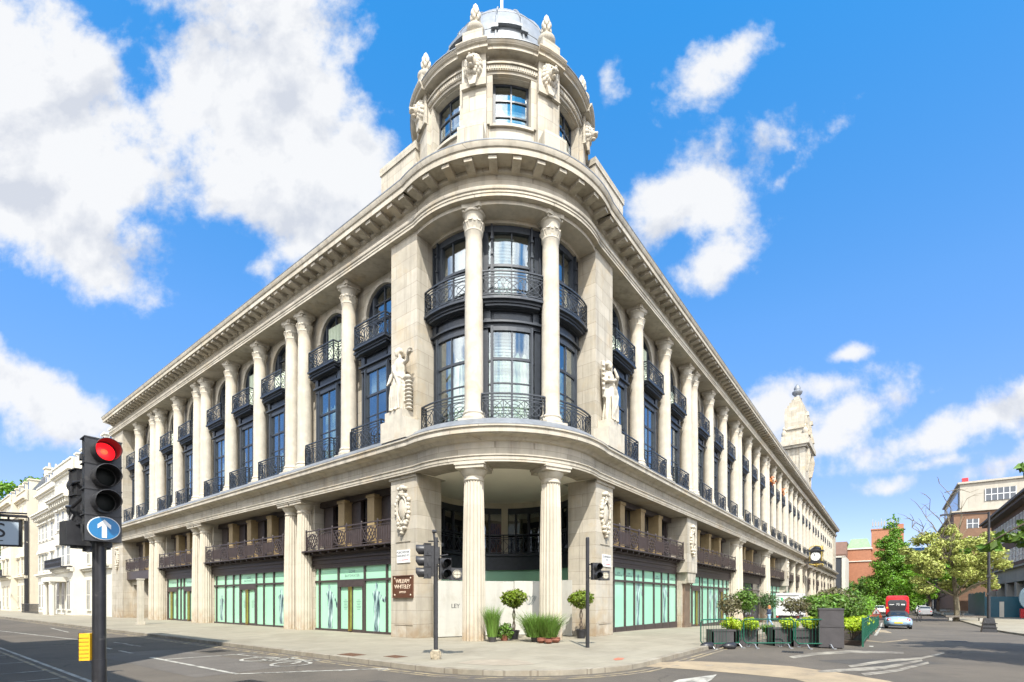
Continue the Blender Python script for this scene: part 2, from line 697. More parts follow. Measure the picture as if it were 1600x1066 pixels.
KERB = M('kerb_granite', (.28, .25, .195), .8, var=.25, vscale=3, bump=.3, bscale=40, stain=((.20, .16, .11), 1.2, .5, .75), joints=(.9, .9, .02, .2, True))
LINE = M('road_paint', (.42, .40, .34), .75, var=.35, vscale=2.0, stain=((.13, .118, .10), 2.6, .46, .62), bump=.2, bscale=60)
YLINE = M('yellow_road_paint', (.34, .27, .15), .75, var=.3, vscale=2.0, stain=((.12, .105, .09), 2.4, .42, .58), bump=.2, bscale=60)
BLACK = M('black_paint', (.022, .022, .025), .38, var=.3, vscale=9, bump=.04, stain=((.085, .08, .075), 7, .60, .74))
SIGGREY = M('signal_plastic', (.034, .034, .037), .45, var=.3, vscale=14, bump=.05, stain=((.10, .095, .088), 5, .58, .76))
LENS_OFF = M('dark_lens', (.008, .010, .010), .5, spec=.15)
LENS_RED = M('red_lens', (.6, .01, .01), .3, emit=((1.0, .012, .02), 0.62))
LENS_RED2 = M('red_lens_core', (.7, .05, .02), .3, emit=((1.0, .10, .04), .75))
SIGN_BLUE = M('sign_blue', (.012, .16, .36), .4, var=.08)
SIGN_WHITE = M('sign_white', (.72, .72, .70), .45, var=.05)
SIGN_YEL = M('button_box_yellow', (.72, .40, .015), .45, var=.1, vscale=6)
RED = M('red_paint', (.55, .012, .02), .3, var=.1)
GREENRAIL = M('green_rail_paint', (.006, .085, .050), .4, var=.2, vscale=5)
PLANTER = M('planter_grey', (.055, .050, .052), .6, var=.25, vscale=3, joints=(.9, .11, .004, .06, False), bump=.1)
TERRA = M('terracotta', (.21, .075, .045), .7, var=.25, vscale=8)
BARK = M('bark', (.085, .062, .045), .9, var=.4, vscale=9, bump=.6, bscale=25)
BARK2 = M('pale_bark', (.16, .135, .09), .9, var=.45, vscale=6, bump=.6, bscale=20)
LIME = M('lime_leaf', (.34, .46, .016), .5, island=.35, trans=.25)
LEAF = M('green_leaf', (.095, .18, .020), .5, island=.45, trans=.25)
LEAF_D = M('dark_leaf', (.045, .10, .022), .5, island=.45, trans=.2)
LEAF_Y = M('yellow_green_leaf', (.34, .37, .09), .55, island=.45, trans=.25)
LEAF_B = M('bright_leaf', (.14, .29, .014), .5, island=.4, trans=.3)
LEAF_R = M('bronze_leaf', (.12, .11, .045), .5, island=.45, trans=.2)
GRASS = M('ornamental_grass', (.13, .235, .035), .6, island=.4, trans=.25)
BRICK = M('orange_brick', (.36, .155, .085), .85, var=.15, vscale=1.2, joints=(.9, .3, .02, .07, False))
BRICK_D = M('brown_brick', (.15, .085, .06), .85, var=.2, vscale=1.0, joints=(.9, .3, .02, .07, False))
CONC = M('concrete', (.33, .315, .285), .8, var=.15, vscale=.7, streak=.4, bump=.15)
COPPER = M('green_copper', (.20, .34, .17), .7, var=.2, vscale=.8, streak=.4)
TEAL = M('teal_hoarding', (.010, .085, .13), .4, var=.2, vscale=1.2)
DIMGLASS = M('far_window', (.035, .045, .06), .12, spec=.8, var=.3, vscale=.4)
SOIL = M('soil', (.05, .035, .025), .95, var=.4, vscale=10)


def print_mat():
    m = bpy.data.materials.new('statue_print')
    m.use_nodes = True
    nd, lk = m.node_tree.nodes, m.node_tree.links
    b = nd['Principled BSDF']
    b.inputs['Roughness'].default_value = .35
    tcn = nd.new('ShaderNodeTexCoord')
    mp = nd.new('ShaderNodeMapping')
    mp.inputs['Scale'].default_value = (6.5, 1, 1.0)
    mp.inputs['Rotation'].default_value = (0, .25, 0)
    lk.new(tcn.outputs['Object'], mp.inputs[0])
    n = nd.new('ShaderNodeTexNoise')
    n.inputs['Scale'].default_value = 1.6
    n.inputs['Detail'].default_value = 4
    n.inputs['Distortion'].default_value = .5
    lk.new(mp.outputs[0], n.inputs['Vector'])
    r = nd.new('ShaderNodeValToRGB')
    e = r.color_ramp.elements
    e[0].position, e[0].color = .38, (.025, .045, .055, 1)
    e[1].position, e[1].color = .62, (.50, .66, .60, 1)
    x = e.new(.5)
    x.color = (.16, .25, .26, 1)
    lk.new(n.outputs[0], r.inputs[0])
    lk.new(r.outputs[0], b.inputs['Base Color'])
    return m


PRINT = print_mat()

# ================================================================== the ground
def strip(name, path_a, path_b, mat, lift=0.0, kind='structure'):
    "sheet between two lists of (u, v), following the street's fall"
    mb = MB()
    vs, fs = [], []
    for (a, b) in zip(path_a, path_b):
        vs += [(a[0], a[1], zt(a[0]) + lift), (b[0], b[1], zt(b[0]) + lift)]
    for i in range(len(path_a) - 1):
        fs.append((2 * i, 2 * i + 1, 2 * i + 3, 2 * i + 2))
    mb.add(vs, fs)
    o = obj(name, mb, mat, None, (CX, CY, 0), ANG, smooth=60)
    # faces up
    if o.data.polygons and sum(p.normal.z for p in o.data.polygons) < 0:
        o.data.flip_normals()
    return tag(o, kind=kind)


us = [-1800, -600, -200, -60, -20, 0, 4, 6] + [8 + 2 * i for i in range(19)] + [48, 60, 90, 130, 200, 350, 800, 1800]
mb = MB()
vs_rows = [-1800, -400, -100, -30, 0, 30, 100, 400, 1800]
vs = [(u, v, zt(u) - .12) for u in us for v in vs_rows]
n = len(vs_rows)
mb.add(vs, [(i * n + j, (i + 1) * n + j, (i + 1) * n + j + 1, i * n + j + 1) for i in range(len(us) - 1) for j in range(n - 1)])
tag(obj('road', mb, ASPH, None, (CX, CY, 0), ANG, smooth=60), kind='structure')

# kerb line round the corner (u, v)
kerb = [(-6.4, 160.0), (-6.2, 90.0), (-5.9, 60), (-5.7, 30.0), (-5.6, 12), (-5.55, 6.0), (-5.55, 2), (-5.55, -.8)]
for i in range(1, 10):
    a = pi + (pi / 2) * i / 9
    kerb.append((-1.6 + 3.95 * cos(a), -1.05 + 3.95 * sin(a)))
kerb += [(0.0, -5.0), (2, -5.0), (4, -5.0), (6, -5.0)] + [(8 + 2 * i, -5.0) for i in range(19)] + [(48, -5), (70, -5), (100, -5.0), (150, -5), (260, -5)]
inner = []
for (u, v) in kerb:
    if v >= 9:
        inner.append((1.6, v))
    elif u >= 9:
        inner.append((u, 1.6))
    else:
        inner.append((8.5, 8.5))


def offset_path(path, d):
    out = []
    for i, p in enumerate(path):
        a = Vector(path[max(0, i - 1)])
        b = Vector(path[min(len(path) - 1, i + 1)])
        t = (b - a).normalized()
        out.append((p[0] + t.y * d, p[1] - t.x * d))
    return out


kin = offset_path(kerb, -.16)
strip('pavement', kin, inner, PAVE, 0.0)
mb = MB()
rs = []
for a, b in zip(kerb, kin):
    z = zt(a[0])
    rs.append([(a[0], a[1], z - .16), (a[0], a[1], z - .005), (a[0] * .8 + b[0] * .2, a[1] * .8 + b[1] * .2, z + .004), (b[0], b[1], z + .004), (b[0], b[1], z - .16)])
mb.rings(rs)
tag(obj('kerb', mb, KERB, None, (CX, CY, 0), ANG), kind='structure')
for d in (.22, .42):
    strip('road_marking', offset_path(kerb, d), offset_path(kerb, d + .09), YLINE, -.116)

# far pavement on the right of the street and on the left of the side street
rk = [(14, -19.0), (20, -17.2), (26, -16.4)] + [(30 + 2 * i, -16.4) for i in range(8)] + [(48, -16.4), (58, -16.4), (80, -16.6), (120, -16.6), (250, -17)]
strip('pavement_east', rk, [(u, -25.6) for u, v in rk], PAVE, .0)
mb = MB()
mb.rings([[(u, v, zt(u) - .16), (u, v, zt(u) + .004), (u, v - .18, zt(u) + .004), (u, v - .18, zt(u) - .16)] for u, v in rk])
tag(obj('kerb_east', mb, KERB, None, (CX, CY, 0), ANG), kind='structure')


def road_line(pts, w, mat=LINE, lift=-.114, name='road_marking'):
    pts = [Vector(p) for p in pts]
    a, b = [], []
    for i, p in enumerate(pts):
        t = (pts[min(i + 1, len(pts) - 1)] - pts[max(0, i - 1)]).normalized()
        a.append((p.x + t.y * w / 2, p.y - t.x * w / 2))
        b.append((p.x - t.y * w / 2, p.y + t.x * w / 2))
    return strip(name, a, b, mat, lift)


# motorcycle / cycle box on the side street, lane lines, loading bay
road_line([(-8.48, 7.23), (-8.4, 1.79)], .11)
road_line([(-8.35, 1.8), (-5.75, -.15)], .11)
road_line([(-8.42, 6.3), (-6.0, 6.0)], .10)
road_line([(-6.6, 6.05), (-6.35, 3.3)], .06)
for v in (9.0, 11.2):
    road_line([(-8.45, v + 1.3), (-8.45, v)], .10)
road_line([(-8.0, 15.9), (-9.2, 28.5), (-9.9, 48)], .11)
road_line([(-7.2, 24), (-6.9, 30)], .09)
for v in (14.5, 13.0):
    road_line([(-7.6, v), (-7.5, v - 1.4)], .07)
for d in (0, .2):
    road_line([(-10.7 - d, 40), (-10.7 - d, -6)], .085, YLINE if d else LINE)
for v in (4.2, 6.0, 8.6, 11.4, 14.5):
    road_line([(-10.95, v), (-13.4, v + .1)], .09)
for i in range(12):
    road_line([(-7.35 + i * .62, 1.1 - .66 * i), (-7.1 + i * .62, .98 - .66 * i)], .07)


def bicycle_symbol():
    mb = MB()

    def seg(p, q, w):
        p, q = Vector(p), Vector(q)
        t = (q - p).normalized()
        nx, ny = -t.y * w / 2, t.x * w / 2
        mb.add([(p.x + nx, p.y + ny, 0), (q.x + nx, q.y + ny, 0), (q.x - nx, q.y - ny, 0), (p.x - nx, p.y - ny, 0)], [(0, 1, 2, 3)])
    for cx in (-.85, .85):
        N = 22
        vs = []
        for i in range(N):
            a = 2 * pi * i / N
            for r in (.42, .52):
                vs.append((cx + r * cos(a), r * sin(a), 0))
        mb.add(vs, [(2 * i, 2 * i + 1, (2 * i + 3) % (2 * N), (2 * i + 2) % (2 * N)) for i in range(N)])
    for p, q in (((-.85, 0), (-.1, 0)), ((-.85, 0), (-.35, .62)), ((-.35, .62), (.55, .62)), ((-.1, 0), (.55, .62)), ((-.1, 0), (-.42, .8)), ((.85, 0), (.48, .85)),
                 ((.48, .85), (.75, .85)), ((-.6, .8), (-.25, .8))):
        seg(p, q, .09)
    x, y, z = W(-6.75, 3.4, -.112)
    o = obj('cycle_road_marking', mb, LINE, None, (x, y, z), ANG - pi / 2, smooth=0)
    if o.data.polygons[0].normal.z < 0:
        o.data.flip_normals()
    tag(o, kind='structure')


bicycle_symbol()


def px_patch(name, pts, mat, lift):
    mb = MB()
    P = []
    for x, y in pts:
        X, Y, Z = G(x, y, lift)
        u, v = to_uv(X, Y)
        P.append((u, v, zt(u) + lift))
    c = [sum(p[i] for p in P) / len(P) for i in range(3)]
    vs = [tuple(c)] + P
    mb.add(vs, [(0, i + 1, (i + 1) % len(P) + 1) for i in range(len(P))])
    o = obj(name, mb, mat, None, (CX, CY, 0), ANG, smooth=60)
    if sum(p.normal.z for p in o.data.polygons) < 0:
        o.data.flip_normals()
    return tag(o, kind='structure')


def px_band(name, top, bot, mat, lift):
    a = [to_uv(*G(x, y, lift)[:2]) for x, y in top]
    b = [to_uv(*G(x, y, lift)[:2]) for x, y in bot]
    return strip(name, a, b, mat, lift)


STREAK = M('worn_sunlit_streak', (.27, .245, .195), .8, var=.35, vscale=2.0, stain=((.115, .10, .08), 1.6, .44, .6), bump=.2, bscale=60)
px_band('buff_road', [(985, 1037), (1080, 1033), (1160, 1036), (1236, 1041), (1310, 1051), (1389, 1064), (1480, 1090)],
        [(1000, 1041), (1080, 1046), (1160, 1053), (1242, 1061), (1290, 1075), (1340, 1095), (1420, 1125)], BUFF, -.115)
px_patch('road_marking', [(1030, 1075), (1060, 1062), (1120, 1054), (1112, 1062), (1080, 1080)], LINE, -.113)
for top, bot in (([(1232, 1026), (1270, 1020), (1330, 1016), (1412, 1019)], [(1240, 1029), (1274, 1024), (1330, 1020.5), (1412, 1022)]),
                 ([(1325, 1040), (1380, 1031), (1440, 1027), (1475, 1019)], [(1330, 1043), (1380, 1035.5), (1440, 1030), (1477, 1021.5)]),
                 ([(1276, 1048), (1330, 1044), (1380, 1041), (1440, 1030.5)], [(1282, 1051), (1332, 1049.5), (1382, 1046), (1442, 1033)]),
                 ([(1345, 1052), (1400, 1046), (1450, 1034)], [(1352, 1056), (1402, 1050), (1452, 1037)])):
    px_band('road_marking', top, bot, STREAK, -.113)  # pale streaks: sunlit gaps between shadows, painted as bands of worn road paint
# the worn edge line beside the planted build-out
road_line([(8.4, -9.35), (20, -9.3), (40, -9.3), (52, -9.3)], .13)
px_patch('buff_road', [(1335, 1000), (1352, 983), (1384, 985), (1420, 1000), (1380, 1004)], BUFF, -.115)


# patched tarmac and covers
def quad_uv(name, pts, mat, lift):
    mb = MB()
    mb.add([(u, v, zt(u) + lift) for u, v in pts], [tuple(range(len(pts)))])
    o = obj(name, mb, mat, None, (CX, CY, 0), ANG, smooth=60)
    if o.data.polygons[0].normal.z < 0:
        o.data.flip_normals()
    return tag(o, kind='structure')


TAR2 = M('tarmac_patch', (.064, .058, .05), .9, var=.25, vscale=.8, bump=.5, bscale=90)
TAR3 = M('tarmac_patch_pale', (.118, .103, .086), .9, var=.25, vscale=.8, bump=.5, bscale=90)
quad_uv('patched_road', [(-9.4, 9.6), (-7.2, 9.4), (-7.1, 2.2), (-9.2, 2.0)], TAR3, -.117)
quad_uv('patched_road', [(-10.6, -1), (-7.0, -1.4), (-6.6, -8), (-10.4, -8)], TAR2, -.117)
quad_uv('patched_road', [(9.5, -10.2), (26, -10.0), (26, -13.0), (9.5, -13.4)], TAR3, -.117)
quad_uv('patched_road', [(2.5, -8.3), (9.6, -14.0), (8.6, -15.2), (1.8, -9.4)], TAR2, -.117)
IRON = M('cover_iron', (.045, .042, .04), .55, metal=.5, var=.35, vscale=12, bump=.5, bscale=50)
for (uu, vv, ww, lab) in ((-6.6, 7.6, .62, 'square iron cover in the road by the cycle box'), (-8.9, .4, .7, 'square iron cover in the road beyond the cycle box, towards the junction'), (4.6, -7.4, .6, 'square iron cover in the road before the barriers'), (15.0, -12.2, .7, 'square iron cover in the road beside the planted strip')):
    mb = MB()
    mb.box(-ww / 2, ww / 2, -ww / 2, ww / 2, -.03, .008)
    for i in range(5):
        for j in range(5):
            mb.box(-ww / 2 + .05 + i * (ww - .1) / 5, -ww / 2 + .02 + (i + 1) * (ww - .1) / 5, -ww / 2 + .05 + j * (ww - .1) / 5, -ww / 2 + .02 + (j + 1) * (ww - .1) / 5, .008, .013)
    x_, y_, _z = W(uu, vv)
    tag(obj('road_cover', mb, IRON, None, (x_, y_, zt(uu) - .12), ANG + .1), lab, 'cover', 'iron covers in the road')
RUST = M('rusty_iron', (.16, .085, .05), .7, metal=.3, var=.3, vscale=12, bump=.4, bscale=60)
for (px, py, w, d) in ((549, 1023, .75, .45), (618, 1026, .55, .4)):
    X, Y, Z = G(px, py, 0)
    mb = MB()
    mb.box(-w / 2, w / 2, -d / 2, d / 2, -.03, .006)
    for i in range(6):
        mb.box(-w / 2 + .04 + i * (w - .08) / 6, -w / 2 + .08 + i * (w - .08) / 6, -d / 2 + .04, d / 2 - .04, .006, .012)
    o = obj('inspection_cover', mb, RUST, None, (X, Y, 0), ANG + pi / 2)
    tag(o, 'rusty %s inspection cover set in the corner pavement, %s' % (('wide', 'the one farther from the signal post') if w > .6 else ('small', 'the one nearer the signal post')), 'cover', 'pavement covers')
REDP = M('faded_red_paint', (.42, .14, .08), .8, var=.3, vscale=6)
px_patch('marked_pavement', [(958, 1030), (966, 1027.5), (976, 1028.5), (972, 1031), (962, 1032)], REDP, .004)
DIRT = M('pavement_dirt', (.205, .165, .115), .9, var=.3, vscale=1.4)
px_patch('worn_pavement', [(712, 1036), (745, 1031), (795, 1030), (822, 1033), (836, 1038), (800, 1040), (750, 1039)], M('tactile_paving', (.30, .255, .19), .85, var=.16, vscale=2, joints=(.4, .4, .02, .08, True), bump=.3), .004)

# ================================================================== the department store
store = thing('department_store', 'long cream stone department store with corner rotunda, giant columns and mint green shop windows', 'department store', (CX, CY, 0), ANG)
END_V, END_U = 46.9, 126.0
RB = 4.58                       # bow radius
MX = MY = 4.5
PA = atan2(5.35 - MY, 0 - MX)   # angle of left pier corner seen from the bow's centre
PA = PA if PA > 0 else PA + 2 * pi
PB = atan2(0 - MY, 5.35 - MX) + 2 * pi
DIAG = radians(225)
Z_FL, Z_S1, Z_S2 = 8.4, 6.72, 16.6


def place(o, side, s, d=0.0, z=0.0):
    if side == 'L':
        o.location = (d, s, z)
        o.rotation_euler = (0, 0, -pi / 2)
    elif side == 'R':
        o.location = (s, d, z)
        o.rotation_euler = (0, 0, 0)
    return o


def fb(side):
    "facade mapping (s, d, z) -> building local"
    return (lambda p: (p[1], p[0], p[2])) if side == 'L' else (lambda p: p)


def bow_path(n=28, a0=None, a1=None, r=RB):
    a0 = PA if a0 is None else a0
    a1 = PB if a1 is None else a1
    return [(MX + r * cos(a0 + (a1 - a0) * i / n), MY + r * sin(a0 + (a1 - a0) * i / n), cos(a0 + (a1 - a0) * i / n), sin(a0 + (a1 - a0) * i / n)) for i in range(n + 1)]


LOW = [(-1.35, 6.72), (.11, 6.72), (.11, 6.80), (.13, 6.81), (.13, 6.93), (.17, 6.95), (.17, 6.99), (-.06, 7.02), (-.06, 7.52), (.05, 7.55), (.10, 7.62), (.16, 7.66), (.44, 7.68), (.44, 7.70),
       (.50, 7.71), (.50, 7.88), (.55, 7.91), (.55, 7.97), (-1.35, 7.97)]
LOW_B = [(-.9, 6.72)] + LOW[1:-1] + [(-.9, 7.97)]
LOW_LEAD = [(-1.3, 7.96), (.545, 7.96), (.555, 7.99), (.30, 8.12), (.05, 8.36), (-.05, 8.40), (-1.3, 8.40)]
UP = [(-1.4, 16.6), (.13, 16.6), (.13, 16.71), (.155, 16.72), (.155, 16.80), (.19, 16.83), (.21, 16.90), (.21, 16.93), (-.07, 16.97), (-.07, 17.54), (.02, 17.57), (.04, 17.61), (.04, 17.73),
      (.60, 17.73), (.60, 17.71), (.64, 17.71), (.64, 17.93), (.68, 17.95), (.74, 18.08), (.74, 18.13), (-1.4, 18.13)]
UP_LEAD = [(-1.4, 18.12), (.75, 18.12), (.755, 18.16), (.72, 18.17), (.1, 18.34), (-1.4, 18.40)]
LpathL = [(0, END_V, -1, 0), (0, 30, -1, 0), (0, 15, -1, 0), (0, 5.36, -1, 0)]
RpathR = [(5.36, 0, 0, -1), (30, 0, 0, -1), (60, 0, 0, -1), (90, 0, 0, -1), (END_U, 0, 0, -1)]
for nm, prof, bp, mat in (('lower_entablature', LOW, LOW_B, STONE), ('lower_lead_flashing', LOW_LEAD, LOW_LEAD, LEAD), ('upper_entablature', UP, UP, STONE), ('upper_lead_flashing', UP_LEAD, UP_LEAD, LEAD)):
    mb = MB()
    mb.sweep(prof, LpathL)
    mb.sweep(prof, RpathR)
    mb.sweep(bp, bow_path())
    if 'upper_ent' in nm:       # modillions
        for sd in ('L', 'R'):
            mb.fn = fb(sd)
            s = 5.6
            while s < (END_V if sd == 'L' else END_U) - .3:
                poly = [(-.03, 17.53), (-.22, 17.54), (-.40, 17.585), (-.50, 17.59), (-.575, 17.58), (-.575, 17.735), (-.05, 17.735)]
                mb.prism(poly, s - .115, s + .115, 'yz') if False else mb.add(
                    [(s - .155, a, b) for a, b in poly] + [(s + .155, a, b) for a, b in poly],
                    [list(range(7))[::-1], list(range(7, 14))] + [(i, (i + 1) % 7, 7 + (i + 1) % 7, 7 + i) for i in range(7)])
                s += .715
        mb.fn = None
        N = 11
        for i in range(N):
            a = PA + (PB - PA) * (i + .5) / N
            ca, sa = cos(a), sin(a)
            poly = [(.03, 17.53), (.22, 17.54), (.40, 17.585), (.50, 17.59), (.575, 17.58), (.575, 17.735), (.05, 17.735)]
            vs = []
            for w in (-.155, .155):
                vs += [(MX + (RB + o_) * ca - w * sa, MY + (RB + o_) * sa + w * ca, z) for o_, z in poly]
            mb.add(vs, [list(range(7))[::-1], list(range(7, 14))] + [(i2, (i2 + 1) % 7, 7 + (i2 + 1) % 7, 7 + i2) for i2 in range(7)])
        # far end return of the cornice
        mb.sweep(prof, [(END_U, 0, 1, 0), (END_U, 20, 1, 0)])
    else:
        mb.sweep(prof, [(END_U, 0, 1, 0), (END_U, 20, 1, 0)])
    obj(nm, mb, mat, store, smooth=25)

# corner piers and end piers
for sd in ('L', 'R'):
    mb = MB(fb(sd))
    mb.box(5.36, 7.0, .06, .86, -1.0, 6.72)
    mb.box(5.36, 7.06, .0, .5, 6.60, 6.72)
    mb.box(5.75, 6.65, .03, .07, 3.98, 4.03)
    mb.box(5.62, 6.75, .035, .07, .52, .56)
    mb.box(5.37, 6.99, .07, 1.7, 6.7, 16.61)
    mb.box(5.36, 5.90, .84, 1.42, -1.0, 6.72)
    obj('corner_pier', mb, STONE, store)
    mb = MB(fb(sd))
    e = END_V if sd == 'L' else END_U
    w = 3.1 if sd == 'L' else 3.6
    mb.box(e - w, e, .06, 1.6, -2, 16.61)
    obj('end_pier', mb, STONE, store)

R_PAIR = [18.55 + 12.4 * k for k in range(9)]
L_COLS = [10.7, 14.65, 15.9, 19.55, 23.35, 27.2, 28.45, 32.15, 35.95, 37.2, 40.85]
R_COLS = [10.7, 14.65]
for b0 in R_PAIR:
    R_COLS += [b0, b0 + 1.25, b0 + 4.97, b0 + 8.69]
R_COLS = [c for c in R_COLS if c < 120.]
L_WIN = [8.75, 12.68, 17.72, 21.45, 25.28, 30.3, 34.05, 39.02, 42.35]
R_WIN = [8.75, 12.68, 16.6]
for b0 in R_PAIR[:-1]:
    R_WIN += [b0 + 3.11, b0 + 6.83, b0 + 10.55]
WW = 1.18                       # half width of a window opening

# stone wall behind the giant order, one sheet per wing: jambs, aprons and arched heads
for sd, wins, e0 in (('L', L_WIN, 43.8), ('R', R_WIN, 122.4)):
    mb = MB()
    mb.fn = fb(sd)
    edges = [7.0]
    for s in wins:
        edges += [s - WW, s + WW]
    edges.append(e0)
    for i in range(0, len(edges), 2):
        a, b = edges[i], edges[i + 1]
        if b - a > .02:
            mb.box(a, b, 1.0, 1.5, 8.3, 16.7)
    for s in wins:
        ZS, R0 = 15.02, WW
        N = 14
        pts = [(s + R0 * cos(pi - pi * i / N), ZS + R0 * sin(pi * i / N)) for i in range(N + 1)]
        for i in range(N):
            (x0, z0), (x1, z1) = pts[i], pts[i + 1]
            mb.hexa([(x0, 1.0, z0), (x1, 1.0, z1), (x1, 1.4, z1), (x0, 1.4, z0)], [(x0, 1.0, 16.7), (x1, 1.0, 16.7), (x1, 1.4, 16.7), (x0, 1.4, 16.7)])
        # archivolt and its imposts
        rs = []
        for i in range(N + 1):
            a = pi - pi * i / N
            c, q = cos(a), sin(a)
            rs.append([(s + r * c, d, ZS + r * q) for r, d in ((R0 - .03, 1.05), (R0 - .03, .90), (R0 + .13, .88), (R0 + .17, .93), (R0 + .17, 1.05))])
        mb.rings(rs)
        for sg in (-1, 1):
            x = s + sg * (WW + .07)
            mb.box(x - .11, x + .11, .9, 1.05, 13.2, 15.0)
            mb.box(x - .15, x + .15, .87, 1.05, 14.92, 15.06)
    obj('wing_wall', mb, STONE, store, smooth=30)

# stone floor sheet behind the columns, added to bounce light onto the soffits
for sd, e0 in (('L', 43.8), ('R', 122.4)):
    mb = MB(fb(sd))
    mb.box(7.0, e0, .05, 1.1, 8.3, 8.412)
    obj('gallery_bounce_floor', mb, STONE2, store)
# shaft masses, floors, roof and the hidden walls
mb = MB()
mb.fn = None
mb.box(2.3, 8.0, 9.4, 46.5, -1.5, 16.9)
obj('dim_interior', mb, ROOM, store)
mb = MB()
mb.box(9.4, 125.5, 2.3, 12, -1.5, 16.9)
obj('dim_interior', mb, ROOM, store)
mb = MB()
mb.box(1.2, END_U - .1, 1.2, END_V - .1, 17.9, 18.30)
mb.box(124.6, END_U - .06, 1.5, 46.9, -2, 17.9)
mb.box(1.5, 124.6, 46.0, END_V - .06, -1, 17.9)
obj('roof_slab', mb, LEAD, store)


# ---------------------------------------------------------------- giant columns
def column_meshes():
    prof = [(.47, 8.30), (.47, 8.44), (.46, 8.46), (.475, 8.52), (.46, 8.58), (.41, 8.62), (.41, 8.65), (.435, 8.69), (.42, 8.75), (.385, 8.78)]
    base = MB()
    base.box(-.48, .48, -.48, .48, 8.24, 8.44)
    base.lathe(prof[2:], n=24)
    sh = MB()
    sh.lathe([(.378, 8.76), (.365, 8.9), (.36, 10), (.358, 11.3), (.345, 13.2), (.322, 15.2), (.318, 15.56), (.345, 15.60), (.345, 15.64), (.32, 15.66)], n=24)
    cp = MB()
    n_ = 48
    prof_ = [(.325, 15.60), (.36, 15.64), (.36, 15.70), (.335, 15.72), (.335, 15.98), (.332, 16.02), (.335, 16.12), (.352, 16.24), (.375, 16.30), (.42, 16.33), (.435, 16.37), (.42, 16.41), (.39, 16.43)]
    cp.rings([[((r - (.012 if (j % 2 and 15.99 < z < 16.29) else 0)) * cos(2 * pi * j / n_), (r - (.012 if (j % 2 and 15.99 < z < 16.29) else 0)) * sin(2 * pi * j / n_), z) for j in range(n_)] for r, z in prof_])
    for i in range(8):
        a = 2 * pi * i / 8
        c, s_ = cos(a), sin(a)
        for (zb, zt_, w, lean, tw) in ((15.72, 16.0, .11, .085, 0), (15.80, 15.98, .06, .06, pi / 8)):
            c, s_ = cos(a + tw), sin(a + tw)
            rs = []
            for r, z, ww in ((.338, zb, w * .8), (.372, zb + (zt_ - zb) * .5, w), (.338 + lean, zt_, w * .75), (.35 + lean, zt_ - .05, w * .5)):
                rs.append([(r * c - ww * s_, r * s_ + ww * c, z), (r * c + ww * s_, r * s_ - ww * c, z), ((r - .04) * c + ww * s_, (r - .04) * s_ - ww * c, z + .01), ((r - .04) * c - ww * s_, (r - .04) * s_ + ww * c, z + .01)])
            cp.rings(rs)
    ab = []
    for k in range(4):
        a = pi / 4 + k * pi / 2
        ab += [(.545 * cos(a - .10), .545 * sin(a - .10)), (.545 * cos(a + .10), .545 * sin(a + .10)), (.37 * cos(a + pi / 4), .40 * sin(a + pi / 4))]
    cp.prism(ab, 16.42, 16.62, 'xy')
    for k in range(4):
        a = pi / 4 + k * pi / 2
        cp.sphere((.45 * cos(a), .45 * sin(a), 16.38), (.05, .05, .05), 8, 6)
    return make_mesh('column', sh, STONE2), make_mesh('base', base, STONE2), make_mesh('capital', cp, STONE2, 30)


sh_me, ba_me, ca_me = column_meshes()


def put_column(x, y, rot):
    o = link('column', sh_me, store, (x, y, 0), rot)
    link('base', ba_me, o)
    link('capital', ca_me, o)
    return o


for s in L_COLS:
    put_column(.50, s, 0)
for s in R_COLS:
    put_column(s, .50, 0)
COL_A = radians(21.5)
for sg in (-1, 1):
    a = DIAG + sg * COL_A
    put_column(MX + 4.12 * cos(a), MY + 4.12 * sin(a), a)


def doric_meshes():
    sh = MB()
    n = 60
    rs = []
    for r, z in ((.452, -1.0), (.452, 0.0), (.445, 1.5), (.43, 3.2), (.40, 5.0), (.375, 6.08), (.372, 6.12)):
        rs.append([(((r if j % 3 == 0 else r - .036) * cos(2 * pi * j / n)), ((r if j % 3 == 0 else r - .036) * sin(2 * pi * j / n)), z) for j in range(n)])
    sh.rings(rs)
    cp = MB()
    cp.lathe([(.37, 6.10), (.40, 6.13), (.40, 6.17), (.375, 6.19), (.375, 6.28), (.40, 6.30), (.42, 6.32), (.50, 6.46), (.53, 6.52), (.50, 6.55)], n=28)
    cp.box(-.56, .56, -.56, .56, 6.53, 6.66)
    cp.box(-.60, .60, -.60, .60, 6.65, 6.725)
    return make_mesh('lower_column', sh, FLUTE, 12), make_mesh('capital', cp, STONE2)


dor_me, dca_me = doric_meshes()


def put_doric(x, y, rot=0):
    o = link('lower_column', dor_me, store, (x, y, 0), rot)
    link('capital', dca_me, o)


for s in (14.65, 15.9, 27.2, 28.45, 35.95, 37.2):
    put_doric(.52, s)
for k, b0 in enumerate(R_PAIR):
    if k in (0, 3):
        continue
    put_doric(b0, .52)
    put_doric(b0 + 1.25, .52)
for s in (62.5, 72.2, 74.6, 86.0, 98.9, 104.2, 111.4):
    put_doric(s, .52)
for sg in (-1, 1):
    a = DIAG + sg * COL_A
    put_doric(MX + 4.12 * cos(a), MY + 4.12 * sin(a), a)

